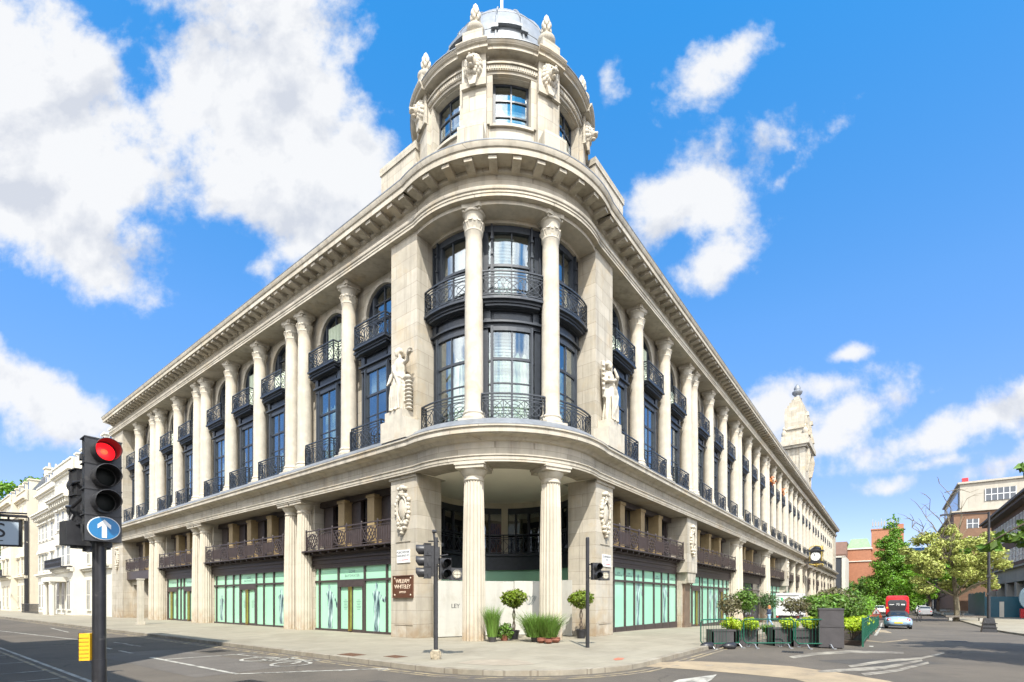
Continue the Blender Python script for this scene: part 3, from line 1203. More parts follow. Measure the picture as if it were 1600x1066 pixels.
# pilasters with cartouches on the right wing, responds behind the lower columns
MARBLE = M('brown_marble', (.17, .12, .085), .35, var=.35, vscale=2.5)
for k in (0, 3):
    b0 = R_PAIR[k]
    mb = MB()
    mb.box(b0 - 1.2, b0 + .75, 0.05, 1.3, 3.3, 6.72)
    mb.box(b0 - .9, b0 + .6, .25, 1.3, 2.6, 3.32)
    mb.prism([(b0 - 1.0, 3.31), (b0 + .7, 3.31), (b0 + .45, 2.65), (b0 - .8, 2.65)], .10, .3, 'xz')
    mb.box(b0 - 1.0, b0 + .7, .5, 1.3, -2, 2.7)
    pl_ = obj('pilaster', mb, STONE, store)
    mb = MB()
    mb.box(b0 - .72, b0 + .42, .38, .52, -2, 2.6)
    mb.box(b0 - .82, b0 + .52, .34, .56, -2, .28 + zt(b0))
    obj('marble_foot', mb, MARBLE, pl_)
mb = MB()
mb.box(-.55, .55, .75, 1.5, -2, 6.72)
resp = make_mesh('respond', mb, STONE)
for s in (31, 32.25, 43.35, 44.6, 68.15, 69.4, 80.55, 81.8, 92.95, 94.2, 105.35, 106.6, 117.75, 119, 62.5, 72.2, 74.6, 86, 98.9, 104.2, 111.4):
    place(link('respond', resp, store), 'R', s)
for s in (14.65, 15.9, 27.2, 28.45, 35.95, 37.2):
    place(link('respond', resp, store), 'L', s)


# ---------------------------------------------------------------- windows and balconies of the giant order
def bar(mb, s0, s1, d0, d1, z0, z1, n=1):
    mb.box(s0, s1, d0, d1, z0, z1, n)


def railing(mb, plan, z0, h=.98, dense=True):
    "ornamental iron railing along a plan of (s, d) points"
    for (a, b) in zip(plan, plan[1:]):
        a, b = Vector(a), Vector(b)
        L = (b - a).length
        n = max(1, int(L / .28))
        P = [a.lerp(b, i / n) for i in range(n + 1)]

        def line(z, r):
            mb.tube([(p.x, p.y, z) for p in P], r, 4)
        line(z0 + h, .038)
        line(z0 + h - .13, .02)
        line(z0 + h - .24, .02)
        line(z0 + .08, .025)
        for p in (a, b):
            mb.tube([(p.x, p.y, z0), (p.x, p.y, z0 + h)], .03, 4)
        if L < .22:
            continue
        zl, zh = z0 + .08, z0 + h - .24
        cells = 1 if L < .75 else (2 if L < 1.2 else 3)
        for c in range(cells):
            p, q = a.lerp(b, c / cells), a.lerp(b, (c + 1) / cells)
            m = p.lerp(q, .5)
            mb.tube([(q.x, q.y, z0), (q.x, q.y, zh)], .02, 4)
            mb.tube([(p.x, p.y, zl), (m.x, m.y, (zl + zh) / 2), (q.x, q.y, zh)], .016, 4)
            mb.tube([(p.x, p.y, zh), (m.x, m.y, (zl + zh) / 2), (q.x, q.y, zl)], .016, 4)
            if dense:
                for e in (.34, .2):
                    ring = []
                    for i in range(13):
                        t = 2 * pi * i / 12
                        k = .5 + e * 1.4 * cos(t) * (.98 if e > .3 else 1)
                        k = min(1, max(0, k))
                        r_ = p.lerp(q, k)
                        ring.append((r_.x, r_.y, (zl + zh) / 2 + (zh - zl) * e * sin(t) * 1.35))
                    mb.tube(ring, .014, 4)


def lower_window(fn=None, seg=1):
    "tall iron bay of three lights, s from -1.18 to 1.18"
    mb = MB(fn)
    z0, z1 = 8.38, 12.2
    for sg in (-1, 1):
        bar(mb, sg * 1.19 - .055, sg * 1.19 + .055, .72, 1.2, z0, 12.9)
        bar(mb, sg * .80 - .055, sg * .80 + .055, .63, .95, z0, z1 + .15)
        bar(mb, sg * .80 - .035, sg * .80 + .035, .57, .64, z0, z1 + .1)
        bar(mb, min(sg * .80, sg * 1.19), max(sg * .80, sg * 1.19), .80, .88, 11.0, 11.08)
        bar(mb, min(sg * .80, sg * 1.19), max(sg * .80, sg * 1.19), .80, .88, 10.08, 10.13)
    bar(mb, -.80, .80, .66, .78, 11.0, 11.1, seg)
    bar(mb, -.80, .80, .68, .76, 10.07, 10.12, seg)
    bar(mb, -.035, .035, .67, .77, z0, z1)
    bar(mb, -.80, .80, .63, .8, z1 - .06, z1 + .1, seg)
    bar(mb, -1.2, 1.2, .66, 1.3, z1 + .08, z1 + .24, 2 * seg)
    bar(mb, -1.24, 1.24, .55, 1.3, z1 + .24, z1 + .32, 2 * seg)
    bar(mb, -1.2, 1.2, .72, 1.3, z1 + .3, 12.95, 2 * seg)
    bar(mb, -.72, .72, .64, .75, z1 + .38, 12.78, seg)
    for sg in (-1, 1):
        bar(mb, sg * .98 - .13, sg * .98 + .13, .60, .75, z1 + .28, 12.9)
    bar(mb, -1.2, 1.2, .75, 1.2, 8.3, 8.5, 2 * seg)
    return mb


def lower_pane(fn=None, seg=1):
    mb = MB(fn)
    mb.box(-.80, .80, .70, .712, 8.4, 12.2, seg)
    for sg in (-1, 1):
        mb.box(min(sg * .86, sg * 1.14), max(sg * .86, sg * 1.14), .84, .852, 8.4, 12.2)
    return mb


def curtain(fn=None, zig=True, w=1.1, z0=8.45, z1=11.7, seed=1):
    rnd = random.Random(seed)
    mb = MB(fn)
    N = 44
    rs = []
    for i in range(N + 1):
        s = -w + 2 * w * i / N
        d = 1.02 + .04 * sin(i * 1.9)
        top = z1 - (.25 * abs(((i * .32) % 2) - 1) if zig else 0) - .03 * rnd.random()
        rs.append([(s, d, z0), (s, d + .01, z0), (s, d + .01, top), (s, d, top)])
    mb.rings(rs)
    return mb


def blinds(fn=None, w=.62, off=-.1, z0=8.5, z1=12.1):
    mb = MB(fn)
    z = z0
    while z < z1:
        mb.box(off - w, off + w * .4, 1.0, 1.05, z, z + .07, 2)
        z += .13
    return mb


def upper_window(fn=None, seg=1):
    mb = MB(fn)
    ZS = 15.02
    for sg in (-1, 1):
        bar(mb, sg * .74 - .06, sg * .74 + .06, 1.02, 1.24, 13.2, ZS + .85)
        bar(mb, sg * 1.13 - .05, sg * 1.13 + .05, 1.06, 1.24, 13.2, ZS + .2)
    bar(mb, -.03, .03, 1.08, 1.18, 13.2, ZS + 1.12)
    bar(mb, -1.15, 1.15, 1.06, 1.2, 14.62, 14.72, 2 * seg)
    bar(mb, -.9, .9, 1.08, 1.18, 15.42, 15.47, 2 * seg)
    rs = []
    for i in range(15):
        a = pi - pi * i / 14
        rs.append([(r * cos(a), d, ZS + r * sin(a)) for r, d in ((1.19, 1.04), (1.08, 1.04), (1.08, 1.24), (1.19, 1.24))])
    mb.rings(rs)
    return mb


def upper_pane(fn=None):
    mb = MB(fn)
    n = 14
    poly = [(-1.15, 13.2)] + [(1.15 * cos(pi - pi * i / n), 15.02 + 1.15 * sin(pi * i / n)) for i in range(n + 1)] + [(1.15, 13.2)]
    mb.prism(poly, 1.13, 1.142, 'xz')
    return mb


def balcony(fn=None, upper=True, seg=1):
    mb = MB(fn)
    if upper:
        z = 13.24
        bar(mb, -1.34, 1.34, .60, 1.3, 12.92, 13.02, 2 * seg)
        bar(mb, -1.46, 1.46, .50, 1.3, 13.02, 13.13, 2 * seg)
        bar(mb, -1.02, 1.02, .36, .6, 12.96, 13.05, seg)
        bar(mb, -1.12, 1.12, .30, .6, 13.05, 13.15, seg)
        bar(mb, -1.5, 1.5, .44, 1.3, 13.13, z, 2 * seg)
        bar(mb, -1.16, 1.16, .18, .5, 13.15, z, seg)
        plan = [(-1.46, 1.0), (-1.46, .50), (-1.10, .50), (-1.10, .24), (1.10, .24), (1.10, .50), (1.46, .50), (1.46, 1.0)]
        railing(mb, plan, z, .98)
    else:
        z = 8.38
        plan = [(-1.5, .55), (-1.5, .28), (-1.08, .28), (-1.08, .06), (1.08, .06), (1.08, .28), (1.5, .28), (1.5, .55)]
        railing(mb, plan, z, 1.05)
    return mb


lw_me = make_mesh('bay_window', lower_window(), DARK, 0)
lp_me = make_mesh('pane', lower_pane(), GLASS, 0)
cu_me = [make_mesh('curtain', curtain(seed=k, z1=z1), CURTAIN, 40) for k, z1 in ((1, 10.9), (2, 10.2), (3, 11.6))]
cu2_me = [make_mesh('curtain', curtain(seed=7, zig=False, z0=13.2, z1=14.7), CURTAIN, 40), make_mesh('curtain', curtain(seed=8, zig=False, w=.55, z0=13.2, z1=15.6), CURTAIN, 40)]


def roller(z0):
    mb = MB()
    mb.box(-.78, .78, .92, .93, z0, 12.2)
    return mb


bd_me = [make_mesh('blind', roller(11.2), BLIND, 0), make_mesh('blind', roller(10.2), BLIND, 0)]
uw_me = make_mesh('arched_window', upper_window(), DARK, 30)
up_me = make_mesh('pane', upper_pane(), GLASS, 0)
bu_me = make_mesh('balcony', balcony(None, True), DARK, 0)
bl_me = make_mesh('railing', balcony(None, False), DARK, 0)
for sd, wins in (('L', L_WIN), ('R', R_WIN)):
    for i, s in enumerate(wins):
        o = place(link('bay_window', lw_me, store), sd, s)
        link('pane', lp_me, o)
        q = (i * 7 + (3 if sd == 'L' else 0)) % 5
        if q != 3:
            link('curtain', cu_me[(i * 5 + i // 3) % 3], o)
        if q in (1, 3):
            link('blind', bd_me[i % 2], o)
        o = place(link('arched_window', uw_me, store), sd, s)
        link('pane', up_me, o)
        if q in (0, 2, 4):
            link('curtain', cu2_me[i % 2], o)
        place(link('balcony', bu_me, store), sd, s)
        place(link('railing', bl_me, store), sd, s)

# the three curved bays of the bow
mbw = MB()
for k, da in enumerate((-40, 0, 40)):
    ac = DIAG + radians(da)
    RW = 4.34

    def fn(p, ac=ac, RW=RW):
        a = ac + p[0] / 3.72
        r = RW - p[1]
        return (MX + r * cos(a), MY + r * sin(a), p[2])
    o = obj('bay_window', lower_window(fn, 5), DARK, store, smooth=0)
    obj('pane', lower_pane(fn, 8), GLASS, o)
    obj('curtain', curtain(fn, seed=5 + k, z1=11.5), CURTAIN, o)
    if k == 1:
        obj('blind', blinds(fn), BLIND, o)

    def head(fn=fn):
        "square headed light over the bow balcony"
        mb = MB(fn)
        for sg in (-1, 1):
            bar(mb, sg * 1.19 - .055, sg * 1.19 + .055, .66, 1.2, 13.1, 16.3)
            bar(mb, sg * .80 - .06, sg * .80 + .06, .70, .92, 13.1, 16.2)
            bar(mb, sg * .80 - .03, sg * .80 + .03, .60, .72, 13.1, 16.3)
            for zz in (13.9, 14.5, 15.1, 15.7):
                bar(mb, sg * .80 - .05, sg * .80 + .05, .56, .72, zz, zz + .08)
        bar(mb, -.025, .025, .76, .84, 13.1, 16.2)
        bar(mb, -1.15, 1.15, .74, .86, 14.72, 14.82, 8)
        bar(mb, -1.2, 1.2, .70, 1.0, 16.05, 16.3, 8)
        return mb
    o = obj('square_window', head(), DARK, store, smooth=0)
    pb = MB(fn)
    pb.box(-1.15, 1.15, .80, .812, 13.1, 16.2, 10)
    obj('pane', pb, GLASS, o)
    if k == 1:
        obj('blind', blinds(fn, z0=13.2, z1=16.0), BLIND, o)
    obj('balcony', balcony(fn, True, 5), DARK, store, smooth=0)
    obj('railing', balcony(fn, False, 5), DARK, store, smooth=0)
# dark iron infill between the bow bays, bow soffit and floor
mb = MB()
for a0, a1 in ((171, 176), (204, 210), (240, 246), (274, 279)):
    mb.arcbox(MX, MY, radians(a0), radians(a1), 3.2, 3.62, 8.4, 16.3, 3)
mb.arcbox(MX, MY, radians(165), radians(285), 2.95, 3.45, 16.2, 16.6, 24)
mb.arcbox(MX, MY, radians(165), radians(285), 2.6, 3.1, 12.4, 13.15, 24)
obj('bow_infill', mb, DARK, store)
mb = MB()
mb.arcbox(MX, MY, radians(160), radians(290), 3.3, 4.5, 16.45, 16.68, 30)
mb.arcbox(MX, MY, radians(160), radians(290), 3.36, 3.75, 16.32, 16.50, 30)
obj('bow_soffit', mb, STONE2, store, smooth=30)
mb = MB()
mb.arcbox(MX, MY, radians(165), radians(285), 2.4, 4.2, 8.2, 8.41, 30)
obj('bow_floor', mb, STONE2, store, smooth=30)
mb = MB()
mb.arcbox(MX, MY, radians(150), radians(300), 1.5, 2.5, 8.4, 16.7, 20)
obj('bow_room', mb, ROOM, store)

# ---------------------------------------------------------------- corner porch under the bow
mb = MB()
mb.arcbox(MX, MY, 0, 2 * pi, .01, 4.3, 6.735, 6.80, 48)
mb.box(5.0, 9, 1.3, 9, 6.74, 6.9)
mb.box(1.3, 9, 5.0, 9, 6.74, 6.9)
obj('porch_ceiling', mb, M('porch_plaster', (.80, .75, .64), .8, var=.06, vscale=.7), store)
PR = 3.45
mb = MB()
for a in range(-70, 162, 12):
    a0 = radians(a)
    mb.arcbox(MX, MY, a0 - .012, a0 + .012, PR - .12, PR + .02, 3.2, 6.3, 1)
mb.arcbox(MX, MY, radians(-73), radians(163), PR - .12, PR + .05, 6.15, 6.45, 40)
mb.arcbox(MX, MY, radians(-73), radians(163), PR - .25, PR + .05, 3.15, 3.95, 40)
mb.arcbox(MX, MY, radians(-73), radians(163), PR - .08, PR + .05, 5.0, 5.07, 40)
mb.arcbox(MX, MY, radians(-73), radians(163), PR - .42, PR, 3.88, 4.02, 40)


def fnp(p):
    a = radians(47) - p[0] / PR
    r = PR + p[1]
    return (MX + r * cos(a), MY + r * sin(a), p[2])


rb = MB(fnp)
pl = [(-5.4 + 1.2 * i, -.36) for i in range(10)]
railing(rb, pl, 4.0, 1.0, False)
mb.v, off = mb.v + rb.v, len(mb.v)
mb.f += [[i + off for i in f] for f in rb.f]
mb.m += rb.m
pf = obj('porch_screen', mb, DARK, store, smooth=30)
mb = MB()
mb.arcbox(MX, MY, radians(-73), radians(163), PR - .02, PR - .01, 3.9, 6.4, 60)
obj('pane', mb, GLASS_DARK, pf)
mb = MB()
mb.arcbox(MX, MY, radians(-73), radians(163), PR - .06, PR - .03, .0, 3.16, 60)
obj('mint_panel', mb, MINT, pf)
mb = MB()
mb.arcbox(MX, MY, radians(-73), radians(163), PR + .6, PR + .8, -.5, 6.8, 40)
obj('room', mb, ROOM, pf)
mb = MB()
for ac in (36, -12):
    mb = MB()
    mb.arcbox(MX, MY, radians(ac) - .052, radians(ac) + .052, PR - .2, PR - .05, 4.05, 6.45, 2)
    obj('porch_post', mb, STUCCO2, store)
mb = MB()
mb.arcbox(MX, MY, radians(-73), radians(163), PR - .1, PR + .1, 6.42, 6.76, 40)
obj('porch_cornice', mb, STUCCO2, store)


# ---------------------------------------------------------------- ground floor shops and mezzanine
def statue_strip(h, seed, w=.30):
    "flat printed figure, base to head"
    rnd = random.Random(seed)
    prof = [(0, .62), (.03, .64), (.05, .52), (.07, .55), (.09, .50), (.25, .56), (.40, .62), (.52, .68), (.60, .60), (.68, .64), (.76, .82), (.80, .80), (.835, .52), (.85, .20), (.875, .22), (.90, .30), (.94, .32), (.975, .26), (1, .08)]
    sway = rnd.uniform(-.12, .12)
    L, R = [], []
    for t, k in prof:
        c = w * sway * sin(t * pi * 1.3)
        jl, jr = rnd.uniform(.96, 1.06), rnd.uniform(.95, 1.04)
        L.append((c - w * k * .5 * jl, t * h))
        R.append((c + w * k * .5 * jr, t * h))
    mb = MB()
    n = len(prof)
    mb.add([(x, 0, z) for x, z in L] + [(x, 0, z) for x, z in R], [(i, i + 1, n + i + 1, n + i) for i in range(n - 1)])
    sg = rnd.choice((-1, 1))
    arm = [(sg * w * .45, h * .77), (sg * w * .85, h * .60), (sg * w * .95, h * (.72 if seed % 2 else .47)), (sg * w * .78, h * (.72 if seed % 2 else .47)), (sg * w * .68, h * .61), (sg * w * .38, h * .68)]
    mb.add([(x, .0005, z) for x, z in arm], [tuple(range(6))])
    return mb


ZG, ZTR = 3.18, 2.52


def shop(side, bounds, door=(), figs=(), texts=(), plinth=.0, dd=.85, zb=0.0, glazing=MINT):
    s0 = (bounds[0] + bounds[-1]) / 2
    xs = sorted([(s0 - b) if side == 'L' else (b - s0) for b in bounds])
    fr = MB()
    g = MB()
    b0 = zb - .35
    for x in xs:
        fr.box(x - .045, x + .045, dd - .09, dd + .1, b0, ZG + .02)
    fr.box(xs[0], xs[-1], dd - .08, dd + .09, ZTR - .05, ZTR + .05)
    fr.box(xs[0], xs[-1], dd - .10, dd + .09, ZG, ZG + .12)
    fr.box(xs[0], xs[-1], dd - .07, dd + .1, b0, zb + .10 + plinth)
    # fascia with mouldings, balcony shelf
    fr.box(xs[0] - .1, xs[-1] + .1, dd - .12, 1.3, ZG + .12, 4.0)
    fr.box(xs[0] - .1, xs[-1] + .1, dd - .2, dd, 3.62, 3.70)
    fr.box(xs[0] - .1, xs[-1] + .1, dd - .17, dd, 3.40, 3.44)
    fr.box(xs[0] - .1, xs[-1] + .1, dd - .30, dd + .3, 3.86, 3.95)
    n = int((xs[-1] - xs[0]) / .7)
    for i in range(n + 1):
        x = xs[0] + (xs[-1] - xs[0]) * i / n
        fr.box(x - .05, x + .05, dd - .55, dd, 3.90, 4.02)
    fr.box(xs[0] - .1, xs[-1] + .1, dd - .66, 1.3, 4.02, 4.09)
    for x0, x1 in zip(xs, xs[1:]):
        g.box(x0, x1, dd, dd + .02, zb - .1, ZG)
    o = place(obj('shop_front', fr, BRONZE, store, smooth=0), side, s0)
    obj('glazing', g, glazing, o, smooth=0)
    for di in door:
        a, b = xs[di], xs[di + 1]
        m = MB()
        m.box(a + .04, b - .04, dd - .10, dd + .02, ZTR - .32, ZTR - .02)
        c = (a + b) / 2
        for x0, x1 in ((a + .04, a + .16), (c - .10, c - .005), (c + .005, c + .10), (b - .16, b - .04)):
            m.box(x0, x1, dd - .085, dd - .01, zb - .1, ZTR - .3)
        m.box(a + .04, b - .04, dd - .08, dd - .01, zb - .1, zb + .14)
        d_o = obj('shop_door', m, BRONZE, o, smooth=0)
        h = MB()
        for sg in (-1, 1):
            h.box(c + sg * .055 - .04, c + sg * .055 + .04, dd - .17, dd - .09, zb + .05, ZTR - .32)
        obj('handle', h, BRASS, d_o)
        n_ = MB()
        for k, (cx_, w_) in enumerate((((a + c) / 2, .42), ((c + b) / 2, .42))):
            for j in range(7):
                ww = w_ * (.5 + .5 * ((j * 37 + k * 11) % 10) / 10)
                n_.box(cx_ - ww / 2, cx_ + ww / 2, dd - .004, dd - .002, 1.55 - j * .075, 1.575 - j * .075)
        obj('notice', n_, INK, o)
    for pi_, hgt, seed, zoff in figs:
        a, b = xs[pi_], xs[pi_ + 1]
        m = statue_strip(hgt, seed, min(.75, (b - a) * .56))
        obj('statue_print', m, PRINT, o, ((a + b) / 2, dd - .004, zb + zoff), smooth=0)
    for pi_, t in texts:
        a, b = xs[pi_], xs[pi_ + 1]
        k = link('lettering', text_mesh(t, .20 if b - a > 1.3 else .13, INK, .002, 1.1), o, ((a + b) / 2, dd - .004, ZTR + .33))
    return o


shop('L', [14.3, 13.71, 12.01, 9.86, 8.21, 7.02], (2,), ((1, 2.25, 2, .12), (3, 2.3, 5, .06)), ((2, "LOVE\nBAYSWATER"),))
shop('L', [26.75, 26.3, 24.9, 23.73, 22.8, 20.65, 19.7, 18.5, 17.0, 16.4], (4,), ((1, 1.75, 8, .2), (7, 2.0, 9, .2)), ((4, "LOVE\nBAYSWATER"),))
shop('L', [35.5, 35.3, 33.3, 32.6, 31.97, 29.9, 28.95], (1, 4), (), ((1, "BAYSWATER"), (4, "BAYSWATER")))
shop('R', [7.02, 8.63, 9.92, 11.08, 12.28, 13.8, 15.0, 16.14, 17.55], (), ((0, 2.95, 4, .1), (3, 2.9, 7, .1), (6, 2.6, 11, .25)),
     ((1, "LOVE\nBAYSWATER"), (2, "LOVE\nBAYSWATER"), (5, "LOVE\nBAYSWATER"), (7, "LOVE")), .12, zb=-.05, glazing=MINT2)
shop('R', [19.2, 20.6, 22.4, 23.0, 24.4, 26.0, 27.3, 28.6, 29.8, 30.5], (1, 6), ((4, 2.9, 13, .1), (5, 2.6, 12, .2)), ((1, "LOVE\nBAYSWATER"), (3, "LOVE")), zb=-.25, glazing=MINT2)
shop('R', [32.8, 36, 39.5, 42.9], (), (), (), zb=-.5, glazing=DIMGLASS)
shop('R', [45.1, 47.5, 50, 52.5, 54.9], (), (), (), zb=-.7, glazing=MINT2)
shop('R', [57.0, 59.5, 61.9], (), (), (), zb=-.75, glazing=MINT2)
# plinth panels under the long right-hand window
m = MB()
for a, b in zip([7.02, 8.63, 9.92, 11.08, 12.28, 13.8, 15.0, 16.14], [8.63, 9.92, 11.08, 12.28, 13.8, 15.0, 16.14, 17.5]):
    m.box(a + .02, b - .02, .72, .86, -.5, .22)
obj('stall_riser', m, BRONZE, store)


def mezz(side, a, b, posts, open_bays=True):
    "recessed windows over a shop and the iron rail in front of them, clear from s=a to s=b"
    s0 = (a + b) / 2
    w = (b - a) / 2
    fr = MB()
    fr.box(-w - .1, w + .1, 1.05, 1.35, 6.42, 6.74)
    pw = 2 * w / posts
    for i in range(posts):
        x0, x1 = -w + i * pw, -w + (i + 1) * pw
        for k in range(5):
            x = x0 + .22 + (pw - .44) * k / 4
            fr.box(x - .035, x + .035, 1.38, 1.5, 4.0, 6.5)
        fr.box(x0, x1, 1.38, 1.48, 5.55, 5.6)
        fr.box(x0, x0 + .22, 1.3, 1.5, 4, 6.5)
        fr.box(x1 - .22, x1, 1.3, 1.5, 4, 6.5)
        fr.box(x0 + .25, x0 + pw * .42, 1.2, 1.4, 4, 6.45)
    o = place(obj('mezzanine_window', fr, BRONZE, store, smooth=0), side, s0)
    g = MB()
    g.box(-w, w, 1.44, 1.452, 4.0, 6.5)
    obj('pane', g, GLASS, o)
    for i in range(1, posts):
        po = MB()
        x = -w + i * pw
        po.box(x - .26, x + .26, .78, 1.4, 4.0, 6.46)
        po.box(x - .32, x + .32, .74, 1.4, 6.36, 6.5)
        obj('post', po, OCHRE, o)
    rl = MB()
    z0 = 4.09
    for z, r in ((5.08, .04), (4.92, .02), (4.19, .025)):
        rl.tube([(-w, .28, z), (w, .28, z)], r, 4)
    nb = max(2, int(round(2 * w / 1.15)))
    for i in range(nb + 1):
        x = -w + 2 * w * i / nb
        rl.box(x - .03, x + .03, .25, .31, z0, 5.12)
        rl.sphere((x, .28, 5.15), .045, 6, 4)
    for i in range(nb):
        x0, x1 = -w + 2 * w * i / nb, -w + 2 * w * (i + 1) / nb
        if i % 2 == 0:
            cx_ = (x0 + x1) / 2
            for q in (-.33, -.11, .11, .33):
                for sg in (-1, 1):
                    rl.tube([(cx_ + q - sg * .2, .27, 4.26), (cx_ + q + sg * .2, .27, 4.86)], .024, 4)
            rl.tube([(cx_ + .46 * cos(t * pi / 10), .27, 4.56 + .33 * sin(t * pi / 10)) for t in range(21)], .024, 4)
        else:
            rl.box(x0 + .05, x1 - .05, .285, .30, 4.24, 4.84)
            k = 7
            for j in range(1, k):
                x = x0 + (x1 - x0) * j / k
                rl.tube([(x, .27, 4.2), (x, .27, 4.9)], .014, 4)
    place(obj('mezzanine_balcony', rl, BRONZE, store, smooth=0), side, s0)


mezz('L', 7.02, 14.1, 3)
mezz('L', 16.45, 26.65, 4)
mezz('L', 29.0, 35.4, 3)
mezz('L', 37.75, 43.9, 2)
mezz('R', 7.02, 17.3, 4)
mezz('R', 19.35, 30.4, 4)
for a, b in ((32.8, 42.85), (45.1, 54.5), (56.7, 62.0), (63.0, 67.6), (70, 74), (75.2, 80), (82.4, 85.4), (86.6, 92.4), (94.8, 98.3), (99.5, 103.6), (107.2, 110.8), (112, 117.2)):
    mezz('R', a, b, 2 if b - a < 7 else 3)
# shelf, dim backs and gates for the plain bays
for a, b in ((62.9, 67.6), (70, 74), (75.2, 80), (82.4, 85.4), (86.6, 92.4), (94.8, 98.3), (99.5, 103.6), (107.2, 110.8), (112, 117.2)):
    m = MB(fb('R'))
    m.box(a, b, .35, 1.3, 3.3, 4.05)
    m.box(a, b, 1.0, 1.29, -2, 3.4)
    obj('dark_fascia', m, BRONZE, store)
m = MB(fb('L'))
m.box(37.75, 43.9, .35, 1.3, 3.35, 4.05)
obj('dark_fascia', m, BRONZE, store)
m = MB()
m.box(37.75, 41.2, 1.25, 1.35, -.5, 3.4)
for i in range(16):
    m.box(37.75, 41.2, 1.2, 1.27, .05 + i * .2, .19 + i * .2)
m.fn = fb('L')
m.v = [fb('L')(p) for p in m.v]
obj('garage_shutter', m, M('shutter_grey', (.20, .185, .17), .6, var=.15), store)
m = MB(fb('L'))
m.box(41.25, 41.7, .7, 1.5, -.5, 3.4)
m.box(43.3, 44.0, .7, 1.5, -.5, 3.4)
m.box(41.7, 43.3, .7, 1.5, 2.9, 3.4)
obj('side_entrance', m, STONE, store)
m = MB(fb('L'))
m.box(41.7, 43.3, 1.3, 1.36, -.2, 2.9)
for i in range(4):
    m.box(42.5, 43.2, 1.25, 1.31, .2 + i * .65, .7 + i * .65)
obj('side_door', m, M('brown_door', (.16, .11, .075), .6, var=.2), store)


# ---------------------------------------------------------------- carved cartouches
def cartouche():
    mb = MB()
    rnd = random.Random(3)
    mb.sphere((0, 0, 0), (.26, .11, .46), 14, 10)
    for i in range(22):
        a = 2 * pi * i / 22
        x, z = .40 * cos(a), .66 * sin(a)
        mb.sphere((x * rnd.uniform(.85, 1.1), -.02, z * rnd.uniform(.9, 1.08)), (rnd.uniform(.07, .11), rnd.uniform(.07, .12), rnd.uniform(.08, .13)), 7, 5)
    for x, z, r in ((0, .86, .15), (-.18, .83, .1), (.18, .83, .1), (0, -.86, .13), (-.16, -.80, .1), (.16, -.80, .1), (0, -1.0, .09), (-.2, -.62, .12), (.2, -.62, .12), (0, -.6, .12), (0, .58, .12)):
        mb.sphere((x, -.04, z), (r, .13, r * .9), 8, 6)
    mb.tube([(.30 * cos(t * pi / 8), -.08, .52 * sin(t * pi / 8)) for t in range(17)], .045, 5)
    return mb


ct = make_mesh('cartouche', cartouche(), STONE2, 50)
place(link('cartouche', ct, store), 'L', 6.2, .04, 5.35)
place(link('cartouche', ct, store), 'R', 6.2, .04, 5.35)
place(link('cartouche', ct, store), 'L', 45.3, .04, 5.35)
for k in (0, 3):
    place(link('cartouche', ct, store), 'R', R_PAIR[k] - .25, .03, 5.35)

# ---------------------------------------------------------------- the corner rotunda on the roof
TR = 3.62
drum = MB()
WA = radians(12.2)              # half angle of a window opening
for k in range(8):
    ac = DIAG + k * pi / 4
    an = ac + pi / 4
    drum.arcbox(MX, MY, ac + WA, an - WA, TR - .5, TR, 18.0, 22.7, 6)
    drum.arcbox(MX, MY, ac - WA, ac + WA, TR - .5, TR, 18.0, 20.25, 6)
    drum.arcbox(MX, MY, ac - WA, ac + WA, TR - .5, TR, 22.12, 22.7, 6)
    drum.arcbox(MX, MY, ac - WA * 1.12, ac + WA * 1.12, TR - .1, TR + .10, 20.16, 20.27, 6)       # sill
    drum.arcbox(MX, MY, ac - WA * .55, ac + WA * .55, TR - .1, TR + .05, 19.72, 19.79, 4)
    for sg in (-1, 1):                                                                         # architrave of the window
        drum.arcbox(MX, MY, ac + sg * WA * 1.12 - .03, ac + sg * WA * 1.12 + .03, TR - .05, TR + .10, 20.25, 22.3, 1)
        drum.arcbox(MX, MY, ac + sg * WA * 1.32 - .018, ac + sg * WA * 1.32 + .018, TR - .05, TR + .05, 19.5, 22.3, 1)
    drum.arcbox(MX, MY, ac - WA * 1.3, ac + WA * 1.3, TR - .1, TR + .12, 22.16, 22.26, 6)
    drum.arcbox(MX, MY, ac - WA * 1.34, ac + WA * 1.34, TR - .1, TR + .18, 22.26, 22.46, 6)
    nd_ = 22
    for i in range(nd_):
        a = ac - WA * 1.28 + WA * 2.56 * (i + .5) / nd_
        drum.arcbox(MX, MY, a - .008, a + .008, TR + .16, TR + .205, 22.29, 22.43, 1)
    drum.arcbox(MX, MY, ac - WA * 1.36, ac + WA * 1.36, TR - .1, TR + .25, 22.46, 22.53, 6)
    # pier between the windows
    ap = ac + pi / 8
    hw = .125
    drum.arcbox(MX, MY, ap - hw, ap + hw, TR - .3, TR + .26, 18.0, 22.8, 3)
    drum.arcbox(MX, MY, ap - hw * 1.0, ap + hw * 1.0, TR + .2, TR + .34, 21.6, 22.8, 3)
    drum.arcbox(MX, MY, ap - hw * 1.02, ap + hw * 1.02, TR + .2, TR + .38, 21.55, 21.62, 3)
    drum.arcbox(MX, MY, ap - hw * .95, ap + hw * .95, TR, TR + .78, 18.0, 19.72, 3)
    drum.arcbox(MX, MY, ap - hw * .8, ap + hw * .8, TR - .3, TR + .48, 23.10, 23.62, 3)
CORN = [(-.9, 22.6), (0, 22.6), (0, 22.68), (.08, 22.71), (.12, 22.76), (.44, 22.79), (.44, 22.90), (.50, 22.93), (.56, 23.02), (.56, 23.06), (-.4, 23.22), (-.9, 23.22)]
drum.sweep(CORN, bow_path(64, 0, 2 * pi, TR))
